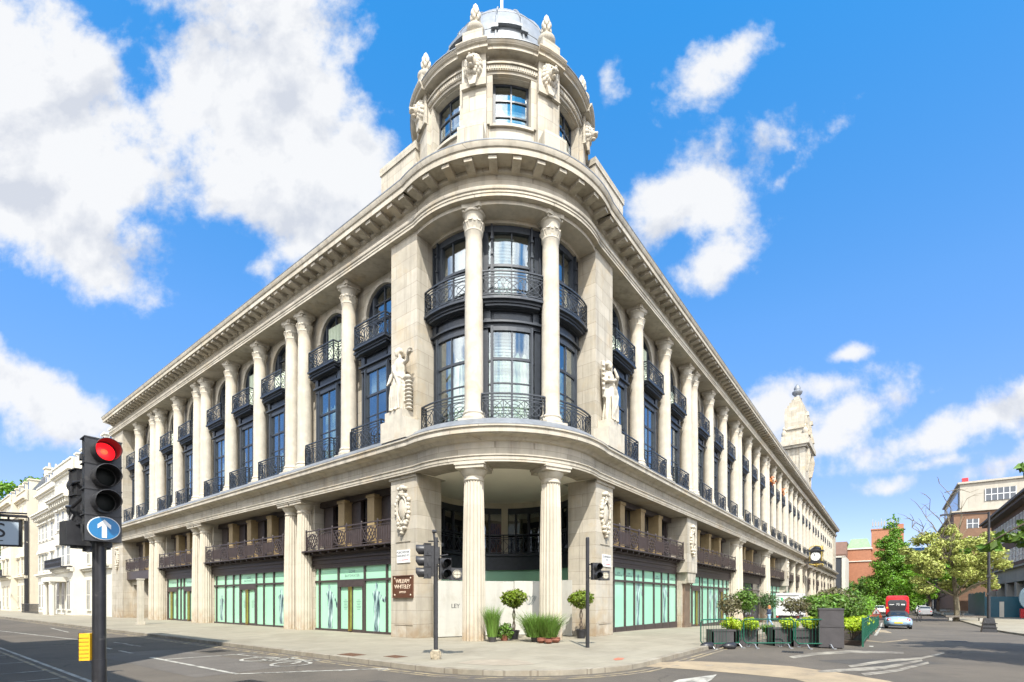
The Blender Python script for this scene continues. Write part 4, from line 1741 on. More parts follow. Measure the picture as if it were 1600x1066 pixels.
for k in range(8):
    ap = DIAG + k * pi / 4 + pi / 8
    drum.sweep([(o_ + (.12 if o_ > -.5 else 0), z + .003) for o_, z in CORN], bow_path(5, ap - .15, ap + .15, TR))
tower = obj('corner_rotunda', drum, STONE, store, smooth=25)
m = MB()
m.sweep([(-.9, 23.05), (.585, 23.05), (.585, 23.09), (-.4, 23.26), (-.9, 23.26)], bow_path(64, 0, 2 * pi, TR))
obj('lead_capping', m, LEAD, tower, smooth=25)
# dome
m = MB()
prof = [(3.14, 23.1), (3.14, 23.5), (3.06, 23.55)]
DZ, DR, DH = 23.55, 3.04, 4.35
prof += [(DR * cos(t * pi / 2 / 14), DZ + DH * sin(t * pi / 2 / 14)) for t in range(14)] + [(.22, DZ + DH)]
m.lathe([(r, z) for r, z in prof], MX, MY, 64)
for k in range(16):
    a = DIAG + pi / 16 + k * pi / 8
    m.tube([(MX + (DR + .015) * cos(t * pi / 2 / 12) * cos(a), MY + (DR + .015) * cos(t * pi / 2 / 12) * sin(a), DZ + (DH + .015) * sin(t * pi / 2 / 12)) for t in range(12)], .045, 5)
for zz in (.33, .62):
    rr, z = (DR + .006) * cos(math.asin(zz)), DZ + DH * zz
    m.tube([(MX + rr * cos(t * pi / 24), MY + rr * sin(t * pi / 24), z) for t in range(49)], .018, 4)
for k in range(8):
    ac = DIAG + k * pi / 4
    m.arcbox(MX, MY, ac - .17, ac + .17, 2.6, 3.02, 25.02, 25.14, 4)
    m.arcbox(MX, MY, ac - .26, ac - .16, 2.6, 3.03, 24.86, 25.0, 2)
    m.arcbox(MX, MY, ac + .16, ac + .26, 2.6, 3.03, 24.86, 25.0, 2)
obj('dome', m, M('dome_lead', (.22, .235, .25), .5, metal=.2, var=.22, vscale=2.2, streak=.5, bump=.12, bscale=8), tower, smooth=40)
m = MB()
m.tube([(MX, MY, 27.6), (MX, MY, 38)], .075, 8, .045)
obj('flagpole', m, SIGN_WHITE, tower)


def urn():
    m = MB()
    m.lathe([(.26, 0), (.26, .06), (.20, .09), (.17, .14), (.22, .20), (.36, .30), (.40, .42), (.40, .47), (.32, .50), (.30, .54), (.24, .60), (.20, .64), (.15, .74), (.17, .80), (.19, .84), (.13, .86)], n=16)
    rnd = random.Random(5)
    for lv in range(4):
        for i in range(6):
            a = 2 * pi * (i + .5 * lv) / 6
            r = (.16, .17, .12, .05)[lv]
            m.sphere((r * cos(a), r * sin(a), .92 + lv * .17), (.085, .085, .14), 6, 5)
    m.sphere((0, 0, 1.55), (.05, .05, .12), 6, 5)
    return make_mesh('urn_finial', m, STONE2, 50)


def lion():
    m = MB()
    rnd = random.Random(9)
    for i in range(34):
        a = 2 * pi * i / 17
        k = 1 if i < 17 else .72
        m.sphere((k * .30 * cos(a) * rnd.uniform(.9, 1.1), .06 - .08 * (i >= 17), k * .42 * sin(a) * rnd.uniform(.9, 1.1)), (.10, .13, .12), 7, 5)
    m.sphere((0, -.05, .02), (.22, .26, .27), 10, 8)
    m.sphere((0, -.27, -.04), (.12, .16, .12), 10, 8)
    m.sphere((0, -.38, .03), (.06, .06, .045), 8, 6)
    for sg in (-1, 1):
        m.sphere((sg * .10, -.24, .11), (.06, .05, .045), 8, 6)
        m.sphere((sg * .08, -.33, -.06), (.07, .08, .06), 8, 6)
        m.sphere((sg * .19, -.06, .26), (.06, .05, .07), 8, 6)
    m.sphere((0, -.22, -.22), (.09, .12, .06), 8, 6)
    m.prism([(-.2, -.45), (.2, -.45), (.12, -.75), (-.12, -.75)], -.06, .1, 'xz')
    return make_mesh('lion_head', m, STONE2, 60)


urn_me, lion_me = urn(), lion()


def rot_win():
    def fn(p):
        a = p[0] / TR
        return ((TR - p[1]) * cos(a), (TR - p[1]) * sin(a), p[2])
    m = MB(fn)
    w = WA * TR
    for x in (-w + .05, w - .05):
        m.box(x - .05, x + .05, .22, .32, 20.25, 22.12)
    m.box(-.03, .03, .22, .3, 20.25, 22.12)
    for z in (20.29, 20.83, 21.45, 22.08):
        m.box(-w, w, .22, .31, z - .03, z + .03, 5)
    g = MB(fn)
    g.box(-w, w, .26, .27, 20.25, 22.12, 5)
    b = MB(fn)
    for i in range(9):
        b.box(-w + .1, w - .1, .42, .44, 20.3 + i * .11, 20.38 + i * .11, 4)
    return make_mesh('window', m, DARK, 0), make_mesh('pane', g, GLASS, 0), make_mesh('blind', b, BLIND, 0)


rw = rot_win()
for k in range(8):
    ac = DIAG + k * pi / 4
    o = link('window', rw[0], tower, (MX, MY, 0), ac)
    link('pane', rw[1], o)
    link('blind', rw[2], o)
    ap = ac + pi / 8
    link('urn_finial', urn_me, tower, (MX + (TR + .1) * cos(ap), MY + (TR + .1) * sin(ap), 23.58), ap).scale = (.9, .9, .9)
    link('lion_head', lion_me, tower, (MX + (TR + .42) * cos(ap), MY + (TR + .40) * sin(ap), 22.3), ap + pi / 2)
m = MB()
m.arcbox(MX, MY, 0, 2 * pi, 2.0, 2.6, 18.3, 23, 32)
obj('room', m, ROOM, tower)

# attic blocks beside the rotunda
m = MB()
m.fn = fb('L')
m.box(6.4, 8.75, .9, 3.0, 18.2, 21.35)
m.box(6.35, 8.8, .85, 3.05, 21.1, 21.42)
obj('attic_block', m, STONE, store)
m = MB(fb('R'))
m.box(6.9, 9.9, .9, 3.0, 18.2, 21.9)
m.box(6.85, 9.95, .85, 3.05, 21.7, 22.0)
obj('attic_block', m, STONE, store)

# ---------------------------------------------------------------- the big tower and the far dome of the right wing
TU, TV, TW, TD = 84.0, 1.4, 9.0, 3.6
TY = .95
m = MB()


def blk(x0, x1, y0, y1, z0, z1):
    m.box(TU + x0, TU + x1, TV + y0 * TY, TV + y1 * TY, z0, z1)


blk(0, 9, 0, 3.6, 18, 21.0)
blk(.35, 8.65, .3, 3.4, 21.0, 28.6)
for x in (.2, 7.6):
    for y in (.1, 2.6):
        blk(x, x + 1.2, y, y + .9, 21.0, 27.9)
blk(-.2, 9.2, -.25, 3.8, 28.0, 28.4)
blk(-.6, 9.6, -.6, 4.1, 28.4, 29.2)
blk(-.25, 9.25, -.3, 3.85, 29.2, 30.2)
blk(.2, 8.8, .2, 3.4, 30.2, 34.6)
blk(.0, 9.0, .0, 3.6, 31.3, 31.55)
for i in range(5):
    blk(.35 + i * .55, 8.65 - i * .75, .25 + i * .27, 3.35 - i * .27, 34.6 + i * .62, 35.22 + i * .62)
for sx in (.2, 8.6):
    for sy in (.1, 3.3):
        m.lathe([(.3, 30.1), (.42, 30.4), (.45, 30.8), (.3, 31.1), (.2, 31.3), (.26, 31.6), (.05, 32.0)], TU + sx, TV + sy, 10)
for sx in (1.6, 7.4):               # volutes and carved swags on the street face
    m.prism([(-.05, 29.4), (-.9, 29.5), (-1.0, 30.2), (-.6, 30.9), (-.1, 31.3)], TU + sx - .5, TU + sx + .5, 'yz') if False else None
    for (z0, z1, o0, o1) in ((30.2, 31.0, .75, .6), (31.0, 32.2, .6, .35), (32.2, 33.6, .35, .25), (33.6, 34.3, .55, .45), (24.0, 25.2, .35, .6), (25.2, 26.6, .6, .8), (26.6, 27.9, .8, .55)):
        m.hexa([(TU + sx - .3, TV - o0 + .2, z0), (TU + sx + .3, TV - o0 + .2, z0), (TU + sx + .3, TV + .4, z0), (TU + sx - .3, TV + .4, z0)],
               [(TU + sx - .27, TV - o1 + .2, z1), (TU + sx + .27, TV - o1 + .2, z1), (TU + sx + .27, TV + .4, z1), (TU + sx - .27, TV + .4, z1)])
qt = obj('wing_tower', m, STONE, store)
m = MB()
m.lathe([(.7, 37.6), (.75, 37.8), (.5, 38.0), (.45, 38.4), (.8, 38.8), (.85, 39.1), (.5, 39.4), (.55, 39.8), (.4, 40.1), (.12, 40.5)], TU + 4.2, TV + 1.8, 12)
obj('finial', m, LEAD, qt)
m = MB()
cxf, cyf = 119.5, 6.0
m.lathe([(4.3, 18.2), (4.3, 20.4), (4.5, 20.5), (4.5, 20.9), (3.6, 21.0)], cxf, cyf, 24)
for k in range(8):
    a = k * pi / 4 + .3
    m.lathe([(.5, 20.9), (.5, 21.5), (.3, 21.6), (.55, 22.0), (.5, 22.3), (.25, 22.5), (.3, 22.8), (.1, 23.4)], cxf + 4.1 * cos(a), cyf + 4.1 * sin(a), 8)
fr_ = obj('far_rotunda', m, STONE, store)
m = MB()
m.lathe([(3.6, 20.9)] + [(3.5 * cos(t * pi / 20), 21.3 + 3.6 * sin(t * pi / 20)) for t in range(10)] + [(.1, 24.9)], cxf, cyf, 24)
obj('dome', m, LEAD, fr_)
m = MB()
m.tube([(100, 6, 18), (100, 6, 27)], .09, 6)
obj('roof_mast', m, SIGN_WHITE, store)

# orange balcony plants of the right wing
for s in (45.3 + 1.36, 53.5):
    mbp = MB()
    rnd = random.Random(int(s))
    for i in range(90):
        c = Vector((rnd.gauss(0, .32), rnd.gauss(0, .22), rnd.gauss(.2, .25)))
        a = Vector((rnd.uniform(-1, 1), rnd.uniform(-1, 1), rnd.uniform(-1, 1))) * .12
        b = Vector((rnd.uniform(-1, 1), rnd.uniform(-1, 1), rnd.uniform(-1, 1))) * .12
        mbp.add([c - a, c + b, c + a, c - b], [(0, 1, 2, 3)])
    bu, bv = s, .35
    x, y, z = W(bu, bv, 14.35)
    po = thing('balcony_plant', 'orange flowering plant on an upper balcony rail, the %s of the two' % ('nearer' if s < 50 else 'farther'), 'plant', (x, y, z), ANG, 'orange plants on the balconies')
    obj('foliage', mbp, M('orange_leaf_%s' % ('near' if s < 50 else 'far'), (.42, .13, .02), .6, island=.4), po, recalc=False, smooth=0)
    mp_ = MB()
    mp_.lathe([(.14, -.35), (.2, -.05), (.17, -.05)], n=10)
    obj('pot', mp_, TERRA, po)


# ---------------------------------------------------------------- statues on the piers
def robed_statue(sg, pose):
    "one continuous draped figure, feet at the origin, facing -y; sg mirrors it"
    mb = MB()
    prof = [(0, .30, .26, 0, 0), (.25, .31, .25, 0, 0), (.6, .30, .24, .02, -.02), (.95, .30, .25, .05, -.03), (1.25, .29, .25, .04, -.02), (1.45, .26, .22, .02, 0), (1.60, .25, .20, 0, 0), (1.80, .29, .21, -.01, 0), (2.0, .30, .19, -.01, .0), (2.12, .22, .15, 0, 0), (2.18, .11, .11, .0, 0)]
    rs = []
    n = 40
    for z, rx, ry, ox, oy in prof:
        ring = []
        for j in range(n):
            a = 2 * pi * j / n
            f = 1 + (.13 * sin(a * 6 + z * 1.1) + .07 * sin(a * 11 - z * 1.8)) * max(0, 1 - max(0, z - 1.3) / .9)
            ring.append((sg * (ox + rx * f * cos(a)), oy + ry * f * sin(a), z))
        rs.append(ring)
    mb.rings(rs)

    def T(pts, r0, r1):
        mb.tube([(sg * x, y, z) for x, y, z in pts], r0, 8, r1)

    def S(c, r):
        mb.sphere((sg * c[0], c[1], c[2]), r, 12, 10)
    # neck, head with face and hair
    T([(0, 0, 2.1), (.02, -.02, 2.32)], .085, .075)
    hx = -.05
    S((hx, -.04, 2.44), (.125, .145, .17))
    S((hx - .02, -.18, 2.42), (.028, .05, .04))
    S((hx - .02, -.155, 2.355), (.05, .04, .02))
    S((hx - .02, -.13, 2.31), (.05, .05, .04))
    S((hx, -.13, 2.50), (.10, .05, .025))
    for i in range(14):
        a = pi * i / 13
        S((hx + .13 * cos(a), .0, 2.47 + .14 * sin(a)), (.06, .11, .06))
    S((hx + .03, .13, 2.44), (.12, .10, .13))
    # mantle folds
    for i in range(6):
        T([(-.26 + .02 * i, -.15, 1.95 - .03 * i), (-.05 + .05 * i, -.27, 1.55 - .1 * i), (.24, -.24 + .02 * i, 1.35 - .15 * i), (.30, -.05, 1.25 - .17 * i)], .055, .035)
    for i in range(5):
        T([(-.2 + .1 * i, -.26, 1.1), (-.22 + .11 * i, -.31, .6), (-.24 + .12 * i, -.29, .04)], .04, .055)
    if pose == 0:
        T([(-.27, 0, 1.98), (-.40, -.02, 1.62), (-.47, -.14, 1.33)], .10, .06)      # lowered arm
        T([(-.40, -.02, 1.62), (-.47, -.14, 1.30)], .12, .07)
        S((-.48, -.17, 1.26), (.05, .06, .075))
        for q in range(4):
            T([(-.46 - .015 * q, -.19, 1.24), (-.47 - .018 * q, -.24, 1.16 + .012 * q)], .016, .012)
        T([(-.44, -.16, 1.28), (-.41, -.22, 1.24)], .018, .013)
        T([(.27, 0, 1.98), (.50, -.06, 1.98), (.62, -.16, 2.12)], .10, .055)         # arm raised with a branch
        S((.64, -.18, 2.16), (.055, .055, .07))
        for q in range(4):
            T([(.62 + .02 * q, -.21, 2.17), (.65 + .018 * q, -.25, 2.12), (.64 + .015 * q, -.21, 2.08)], .016, .012)
        T([(.6, -.15, 2.14), (.57, -.21, 2.17)], .018, .013)
        for i in range(9):
            S((.68 + .05 * i % .22, -.15 - .02 * i, 2.12 + .05 * (i % 4)), (.09, .04, .035))
        T([(.5, -.1, 2.1), (.9, -.15, 2.2)], .03, .02)
        for i in range(8):      # stepped pedestal beside the figure
            z = .08 + i * .15
            S((.48, .02, z), (.16, .16, .06))
        S((.44, -.02, 1.32), (.17, .15, .12))
    else:
        T([(-.27, 0, 1.98), (-.38, -.12, 1.66), (-.10, -.30, 1.72)], .105, .06)
        S((-.04, -.32, 1.76), (.06, .05, .07))
        for q in range(4):
            T([(-.06 + .012 * q, -.34, 1.78 - .02 * q), (.02, -.37, 1.80 - .025 * q)], .016, .012)
        T([(-.06, -.33, 1.8), (-.03, -.36, 1.86)], .018, .013)
        T([(.27, 0, 1.98), (.42, -.10, 1.68), (.16, -.32, 1.95), (.06, -.26, 2.2)], .12, .06)
        S((.05, -.24, 2.24), (.05, .05, .07))
        for q in range(4):
            T([(.03 + .018 * q, -.26, 2.28), (.02 + .018 * q, -.25, 2.35)], .016, .012)
        T([(.09, -.25, 2.24), (.12, -.25, 2.30)], .018, .013)
        for i in range(6):
            T([(-.45, .02, 2.35 - .2 * i), (-.52, -.05, 2.25 - .2 * i)], .07, .04)
        T([(-.42, .05, 2.5), (-.36, .05, 1.0)], .10, .07)
        for i in range(5):
            T([(.34, -.1, 1.8 - .1 * i), (.36 - .05 * i, -.24, 1.2 - .1 * i), (.1 - .07 * i, -.33, .75 - .1 * i), (-.1, -.3, .1)], .05, .035)
    for x in (-.14, .10):
        S((x, -.30, .04), (.07, .14, .05))
    me = remeshed(mb, .03, 1)
    me.materials.append(STONE2)
    return me


for side, lab, pose in (('L', 'carved stone robed figure holding out a branch beside a stepped pedestal', 0), ('R', 'carved stone robed figure hunched with one hand raised to its head', 1)):
    us_, vs_ = (-.14, 6.15) if side == 'L' else (6.15, -.14)
    x, y, z = W(us_, vs_, 8.2)
    t = thing('statue', lab, 'statue', (x, y, z), ANG - pi / 2 if side == 'L' else ANG, 'statues on the corner piers')
    m = MB()
    m.box(-.78, .78, -.40, .30, -.15, .68)
    m.box(-.55, .55, -.36, .28, .68, 1.06)
    obj('pedestal', m, STONE2, t)
    f = link('figure', robed_statue(1 if side == 'L' else 1, pose), t, (0, -.03, 1.05))
    f.scale = (1.12, 1.0, 1.02)

# ---------------------------------------------------------------- wall signs, plaque, clock
PLAQ = M('brown_plaque', (.095, .040, .022), .4, var=.15)
GOLD = M('plaque_letter', (.62, .50, .38), .5)
INKB = M('black_lettering', (.03, .03, .035), .5)


def wall_thing(name, label, cat, side, s, z, d=.06):
    u, v = (d, s) if side == 'L' else (s, d)
    x, y, _ = W(u, v)
    return thing(name, label, cat, (x, y, z), ANG - pi / 2 if side == 'L' else ANG)


t = wall_thing('street_sign', 'white PORCHESTER GARDENS street nameplate above the brown plaque', 'street sign', 'L', 6.18, 3.38)
m = MB()
m.box(-.40, .40, -.035, 0, -.24, .26)
m.box(-.38, .42, -.04, 0, -.27, -.24)
obj('plate', m, SIGN_WHITE, t)
link('lettering', text_mesh("PORCHESTER\nGARDENS W2", .135, INKB, .003, .95, line=1.05), t, (0, -.037, .09))
link('small_lettering', text_mesh("CITY OF WESTMINSTER", .058, RED, .003), t, (0, -.037, -.16))
t = wall_thing('street_sign', 'white QUEENSWAY street nameplate on the pier behind a pedestrian signal', 'street sign', 'R', 6.35, 3.30)
m = MB()
m.box(-.40, .40, -.035, 0, -.24, .26)
m.box(-.38, .42, -.04, 0, -.27, -.24)
obj('plate', m, SIGN_WHITE, t)
link('lettering', text_mesh("QUEENSWAY\nW2", .135, INKB, .003, .95, line=1.05), t, (0, -.037, .09))
link('small_lettering', text_mesh("CITY OF WESTMINSTER", .058, RED, .003), t, (0, -.037, -.16))
t = wall_thing('wall_plaque', 'dark brown plaque with pale WILLIAM WHITELEY LIMITED lettering on the corner pier', 'plaque', 'L', 6.18, 2.12)
m = MB()
m.box(-.58, .58, -.06, 0, -.42, .42)
m.box(-.62, .62, -.09, 0, -.47, -.42)
m.box(-.62, .62, -.09, 0, .42, .46)
for sx in (-.62, .58):
    m.box(sx, sx + .04, -.085, 0, -.42, .42)
obj('plate', m, PLAQ, t)
link('lettering', text_mesh("WILLIAM\nWHITELEY", .24, GOLD, .006, .88, line=.95), t, (0, -.064, .10))
link('small_lettering', text_mesh("LIMITED", .12, GOLD, .006, .95), t, (0, -.064, -.24))
m = MB()
for sx in (-.5, .5):
    for sz in (-.35, .35):
        m.sphere((sx, -.065, sz), (.04, .02, .04), 8, 5)
obj('stud', m, GOLD, t)

t = thing('street_clock', 'ornate gilt and black projecting clock with white dial above the store entrance', 'clock', W(71.3, -1.4, 7.95), ANG)
m = MB()
m.box(-.75, .75, -.75, .75, -.78, .78)
m.box(-.95, .95, -.95, .95, .75, .95)
m.lathe([(.9, .95), (.7, 1.15), (.4, 1.4), (.1, 1.6)], n=12)
m.box(-.95, .95, -.95, .95, -.95, -.78)
m.box(-.08, .08, -.6, 1.6, 1.0, 1.12)
m.box(-.08, .08, .7, 1.5, -.1, .1)
obj('case', m, BLACK, t)
m = MB()
for i in range(13):
    a = pi * i / 12
    m.sphere((.8 * cos(a), -.75, 1.0 + .55 * sin(a)), .11, 6, 4)
    m.sphere((-.75, .8 * cos(a), 1.0 + .55 * sin(a)), .11, 6, 4)
for i in range(9):
    x = -.75 + i * 1.5 / 8
    m.sphere((x, -.8, -1.05 - .25 * (1 - abs(x))), .12, 6, 4)
    m.sphere((-.8, x, -1.05 - .25 * (1 - abs(x))), .12, 6, 4)
for s2 in (-1, 1):
    m.tube([(s2 * .72, -.8, -.7), (s2 * .72, -.8, .7)], .06, 6)
    m.tube([(-.8, s2 * .72, -.7), (-.8, s2 * .72, .7)], .06, 6)
m.lathe([(.3, -1.5), (.2, -1.2), (.4, -.95)], n=10)
obj('gilding', m, BRASS, t)
for rot, nm in ((-pi / 2, 'dial'), (0, 'dial')):
    m = MB()
    N = 32
    m.prism([(.62 * cos(2 * pi * i / N), .62 * sin(2 * pi * i / N)) for i in range(N)], -.80, -.76, 'xz')
    d_ = obj(nm, m, SIGN_WHITE, t, rot=rot)
    m = MB()
    for i in range(12):
        a = 2 * pi * i / 12
        c, s_ = cos(a), sin(a)
        m.hexa([(.44 * c - .03 * s_, -.802, .44 * s_ + .03 * c), (.44 * c + .03 * s_, -.802, .44 * s_ - .03 * c), (.44 * c + .03 * s_, -.806, .44 * s_ - .03 * c), (.44 * c - .03 * s_, -.806, .44 * s_ + .03 * c)],
               [(.58 * c - .03 * s_, -.802, .58 * s_ + .03 * c), (.58 * c + .03 * s_, -.802, .58 * s_ - .03 * c), (.58 * c + .03 * s_, -.806, .58 * s_ - .03 * c), (.58 * c - .03 * s_, -.806, .58 * s_ + .03 * c)])
    for a, L in ((radians(112), .5), (radians(125), .34)):
        m.tube([(0, -.81, 0), (L * cos(a), -.81, L * sin(a))], .035, 4)
    obj('hand', m, INKB, d_)

# ---------------------------------------------------------------- white hoarding in the porch
HPT = [(686, 996.5), (757, 994), (803, 993), (848, 992), (894, 994.5)]
hp = []
for px, py in HPT:
    Y = 767 * EYE / (py - 938)
    hp.append(Vector(((px - 800) / 767 * Y, Y, 0)))
hp[0] = hp[0] + (hp[0] - hp[1]) * .12
LAB = ['white hoarding board lettered LEY', 'plain white hoarding board behind the tall feathery grass', 'white hoarding board with a scrawled monogram behind the clipped tree',
       'narrow white hoarding board next to the pier with the QUEENSWAY nameplate']
for i in range(4):
    a, b = hp[i], hp[i + 1]
    L = (b - a).length
    t = thing('hoarding_board', LAB[i], 'hoarding', a, atan2((b - a).y, (b - a).x), 'white hoarding boards in the porch')
    m = MB()
    m.box(.012, L - .012, -.012, .012, .03, 2.36 + .02 * i)
    obj('board', m, WHITE, t)
    m = MB()
    m.box(.0, L, .012, .07, .1, .2)
    m.box(.0, .06, .012, .07, .0, 2.2)
    obj('batten', m, BARK2, t)
    if i == 0:
        link('lettering', text_mesh("LEY", .26, INKB, .002, .9), t, (L * .42, -.0145, 1.30))
    if i == 2:
        m = MB()
        rnd = random.Random(4)
        for q in range(3):
            m.tube([(L * .5 + .12 * q + .14 * cos(tt * .5) * (1 - tt / 30), -.014, 1.55 + .2 * sin(tt * .5 + q)) for tt in range(16)], .012, 4)
        obj('scrawl', m, INK, t)


# ================================================================== traffic signals
def signal_head(n, hw=.155, cell=.285, arrow=False, lit=0, depth=.17):
    "vertical head facing -y, origin at its bottom centre"
    m = MB()
    H = n * cell
    m.box(-hw, hw, -depth / 2, depth / 2, 0, H)
    m.box(-hw - .014, hw + .014, -depth / 2 - .012, -depth / 2 + .012, -.008, H + .008)
    for i in range(n + 1):
        m.box(-hw - .018, hw + .018, -depth / 2 - .02, depth / 2 + .004, i * cell - .006, i * cell + .006)
    for i in range(n):
        m.tube([(-hw - .02, 0, i * cell + .04), (-hw - .02, 0, i * cell + .10)], .012, 6)
        m.tube([(hw + .02, 0, i * cell + .04), (hw + .02, 0, i * cell + .10)], .012, 6)
    m.box(-hw * .75, hw * .75, depth / 2, depth / 2 + .07, .05, H - .05)
    return m, H


def visor_mb(z, r=.118, y=-.09, L=.21):
    m = MB()
    ro, ri = [], []
    N = 26
    rs = []
    for k, (f, rr) in enumerate(((0, r), (1, r * 1.02), (1, r * .965), (0, r * .945))):
        ring = []
        for i in range(N):
            a = 2 * pi * i / N
            cut = max(0.0, -sin(a))
            ln = L * (1 - .35 * cut) if f else 0
            ring.append((rr * cos(a), y - ln - .006 * (k == 2), z + rr * sin(a)))
        rs.append(ring)
    rs.append(rs[0])
    m.rings(rs, True, False)
    m.add([], [])
    return m


def lens_mb(z, r=.105, y=-.088):
    m = MB()
    rs = []
    for k in range(5):
        t = k / 4
        rr = r * cos(t * pi / 2.05) + .001
        rs.append([(rr * cos(2 * pi * i / 24), y - .028 * sin(t * pi / 2), z + rr * sin(2 * pi * i / 24)) for i in range(24)])
    m.rings(rs)
    return m


def add_head(parent, name, loc, rot, n, lit=None, hw=.155, cell=.285, scale=1.0):
    m, H = signal_head(n, hw, cell)
    h = obj(name, m, SIGGREY, parent, loc, rot)
    h.scale = (scale,) * 3
    for i in range(n):
        z = H - (i + .5) * cell
        obj('visor', visor_mb(z, cell * .42), SIGGREY, h, smooth=50)
        obj('lens', lens_mb(z, cell * .385), LENS_RED if lit == i else LENS_OFF, h)
        if lit == i:
            m = MB()
            m.sphere((0, -.112, z), (.035, .012, .03), 10, 6)
            obj('lens_core', m, LENS_RED2, h)
    return h, H


# ---- near signal at the left
DX, DY = UX, UY
sx, sy, _ = at(155, 900, 5.45)
sig = thing('traffic_light', 'black traffic light with glowing red lens, blue arrow sign and yellow push button box', 'traffic light', (sx, sy, -.12), 0)
m = MB()
m.tube([(0, 0, 0), (0, 0, 2.44)], .062, 16)
m.tube([(0, 0, 0), (0, 0, 1.02)], .066, 16)
m.lathe([(.075, .0), (.075, .06), (.064, .09)], n=16)
obj('pole', m, BLACK, sig)
face = ANG - pi / 2 + pi * .0     # faces down the side street (-v): rotate local -y onto -v
rotf = ANG
h, H = add_head(sig, 'signal_head', (.105, -.10, 2.585), rotf, 3, lit=0, hw=.143, cell=.272)
# arrow box under the three lamps
m = MB()
m.box(-.143, .143, -.085, .085, -.275, -.008)
m.box(-.157, .157, -.097, -.073, -.282, -.004)
m.tube([(-.16, 0, -.2), (-.16, 0, -.1)], .012, 6)
m.tube([(.16, 0, -.2), (.16, 0, -.1)], .012, 6)
ab = obj('arrow_box', m, SIGGREY, h)
m = MB()
N = 36
m.prism([(.140 * cos(2 * pi * i / N), -.142 + .126 * sin(2 * pi * i / N)) for i in range(N)], -.115, -.09, 'xz')
obj('arrow_rim', m, SIGN_WHITE, h)
m = MB()
m.prism([(.132 * cos(2 * pi * i / N), -.142 + .118 * sin(2 * pi * i / N)) for i in range(N)], -.119, -.10, 'xz')
obj('arrow_disc', m, SIGN_BLUE, h)
m = MB()
ap_ = [(-.020, -.245), (.022, -.245), (.022, -.115), (.058, -.148), (.058, -.105), (.001, -.048), (-.056, -.105), (-.056, -.148), (-.020, -.115)]
m.prism(ap_[:3] + [ap_[-1]], -.122, -.117, 'xz')
m.prism([ap_[2], ap_[3], ap_[4], ap_[5]], -.122, -.117, 'xz')
m.prism([ap_[5], ap_[6], ap_[7], ap_[8]], -.122, -.117, 'xz')
m.prism([ap_[2], ap_[5], ap_[8]], -.122, -.117, 'xz')
obj('arrow', m, SIGN_WHITE, h)
# the head behind it, seen from its back
rotb = ANG + pi
h2, H2 = add_head(sig, 'signal_head', (-.27, .20, 2.56), rotb + .12, 2, None, hw=.15, cell=.29)
m = MB()
m.box(-.155, .155, -.09, .11, -.30, -.005)
m.box(-.155, .26, -.05, .15, -.28, -.02)
obj('signal_box', m, SIGGREY, h2)
m = MB()
m.tube([(0, .12, .50), (0, .17, .50), (.12, .17, .5)], .02, 8)
m.box(-.10, .02, .10, .22, .42, .62)
m.tube([(.02, .16, .62), (.02, .16, .70), (.14, .12, .70)], .035, 10)
obj('junction_box', m, SIGGREY, h2)
m = MB()
m.tube([(-.40, .10, 2.96), (-.30, .02, 2.98), (-.10, -.02, 3.0), (.05, -.02, 3.06)], .016, 8)
m.tube([(-.42, .07, 2.72), (-.28, -.02, 2.70), (-.12, -.05, 2.82), (.0, -.05, 3.02)], .018, 8)
m.tube([(-.34, .10, 2.70), (-.34, .02, 2.56), (-.24, -.02, 2.50), (-.12, -.02, 2.54), (-.02, -.03, 2.50)], .016, 8)
obj('cable', m, BLACK, sig)
m = MB()
m.tube([(-.22, .12, 2.22), (-.22, .12, 2.52)], .055, 10)
m.tube([(-.22, .12, 2.34), (0, 0, 2.34)], .022, 8)
m.tube([(0, 0, 3.3), (-.25, .14, 3.3)], .02, 8)
m.tube([(0, 0, 2.44), (0, 0, 3.35)], .045, 12)
m.box(.03, .085, -.05, .05, 2.27, 2.42)
obj('bracket', m, BLACK, sig)
m = MB()
m.prism([(-.055, .045), (-.068, -.03), (-.05, -.065), (.05, -.065), (.06, .045)], 1.01, 1.305, 'xy')
bx = obj('push_button_box', m, SIGN_YEL, sig, (-.10, -.03, 0), .25)
m = MB()
m.box(-.085, -.045, -.01, .06, 1.0, 1.31)
for i in range(6):
    m.box(-.06, .04, -.068, -.064, 1.04 + i * .043, 1.044 + i * .043)
obj('box_back', m, BLACK, bx)


# ---- corner signal posts
def ped_unit(parent, loc, rot):
    "two aspect pedestrian signal with a countdown box at its side"
    h, H = add_head(parent, 'pedestrian_signal', loc, rot, 2, None, hw=.135, cell=.27)
    m = MB()
    m.box(.15, .46, -.09, .12, -.02, .28)
    m.box(.14, .47, -.07, .10, .26, .30)
    obj('lamp_box', m, SIGGREY, h)
    m = MB()
    N = 24
    m.prism([(.305 + .115 * cos(2 * pi * i / N), .13 + .115 * sin(2 * pi * i / N)) for i in range(N)], -.115, -.085, 'xz')
    obj('lamp_face', m, M('pale_lens', (.52, .47, .36), .35, var=.3, vscale=30) if 'pale_lens' not in MATS else MATS['pale_lens'], h)
    m = MB()
    for q in (0, pi / 2):
        c_, s_ = cos(q), sin(q)
        m.tube([(.305 - .1 * c_, -.117, .13 - .1 * s_), (.305 + .1 * c_, -.117, .13 + .1 * s_)], .006, 4)
    m.tube([(.305 + .1 * cos(t_ * pi / 10), -.117, .13 + .1 * sin(t_ * pi / 10)) for t_ in range(21)], .008, 4)
    obj('lamp_grille', m, SIGGREY, h)
    return h


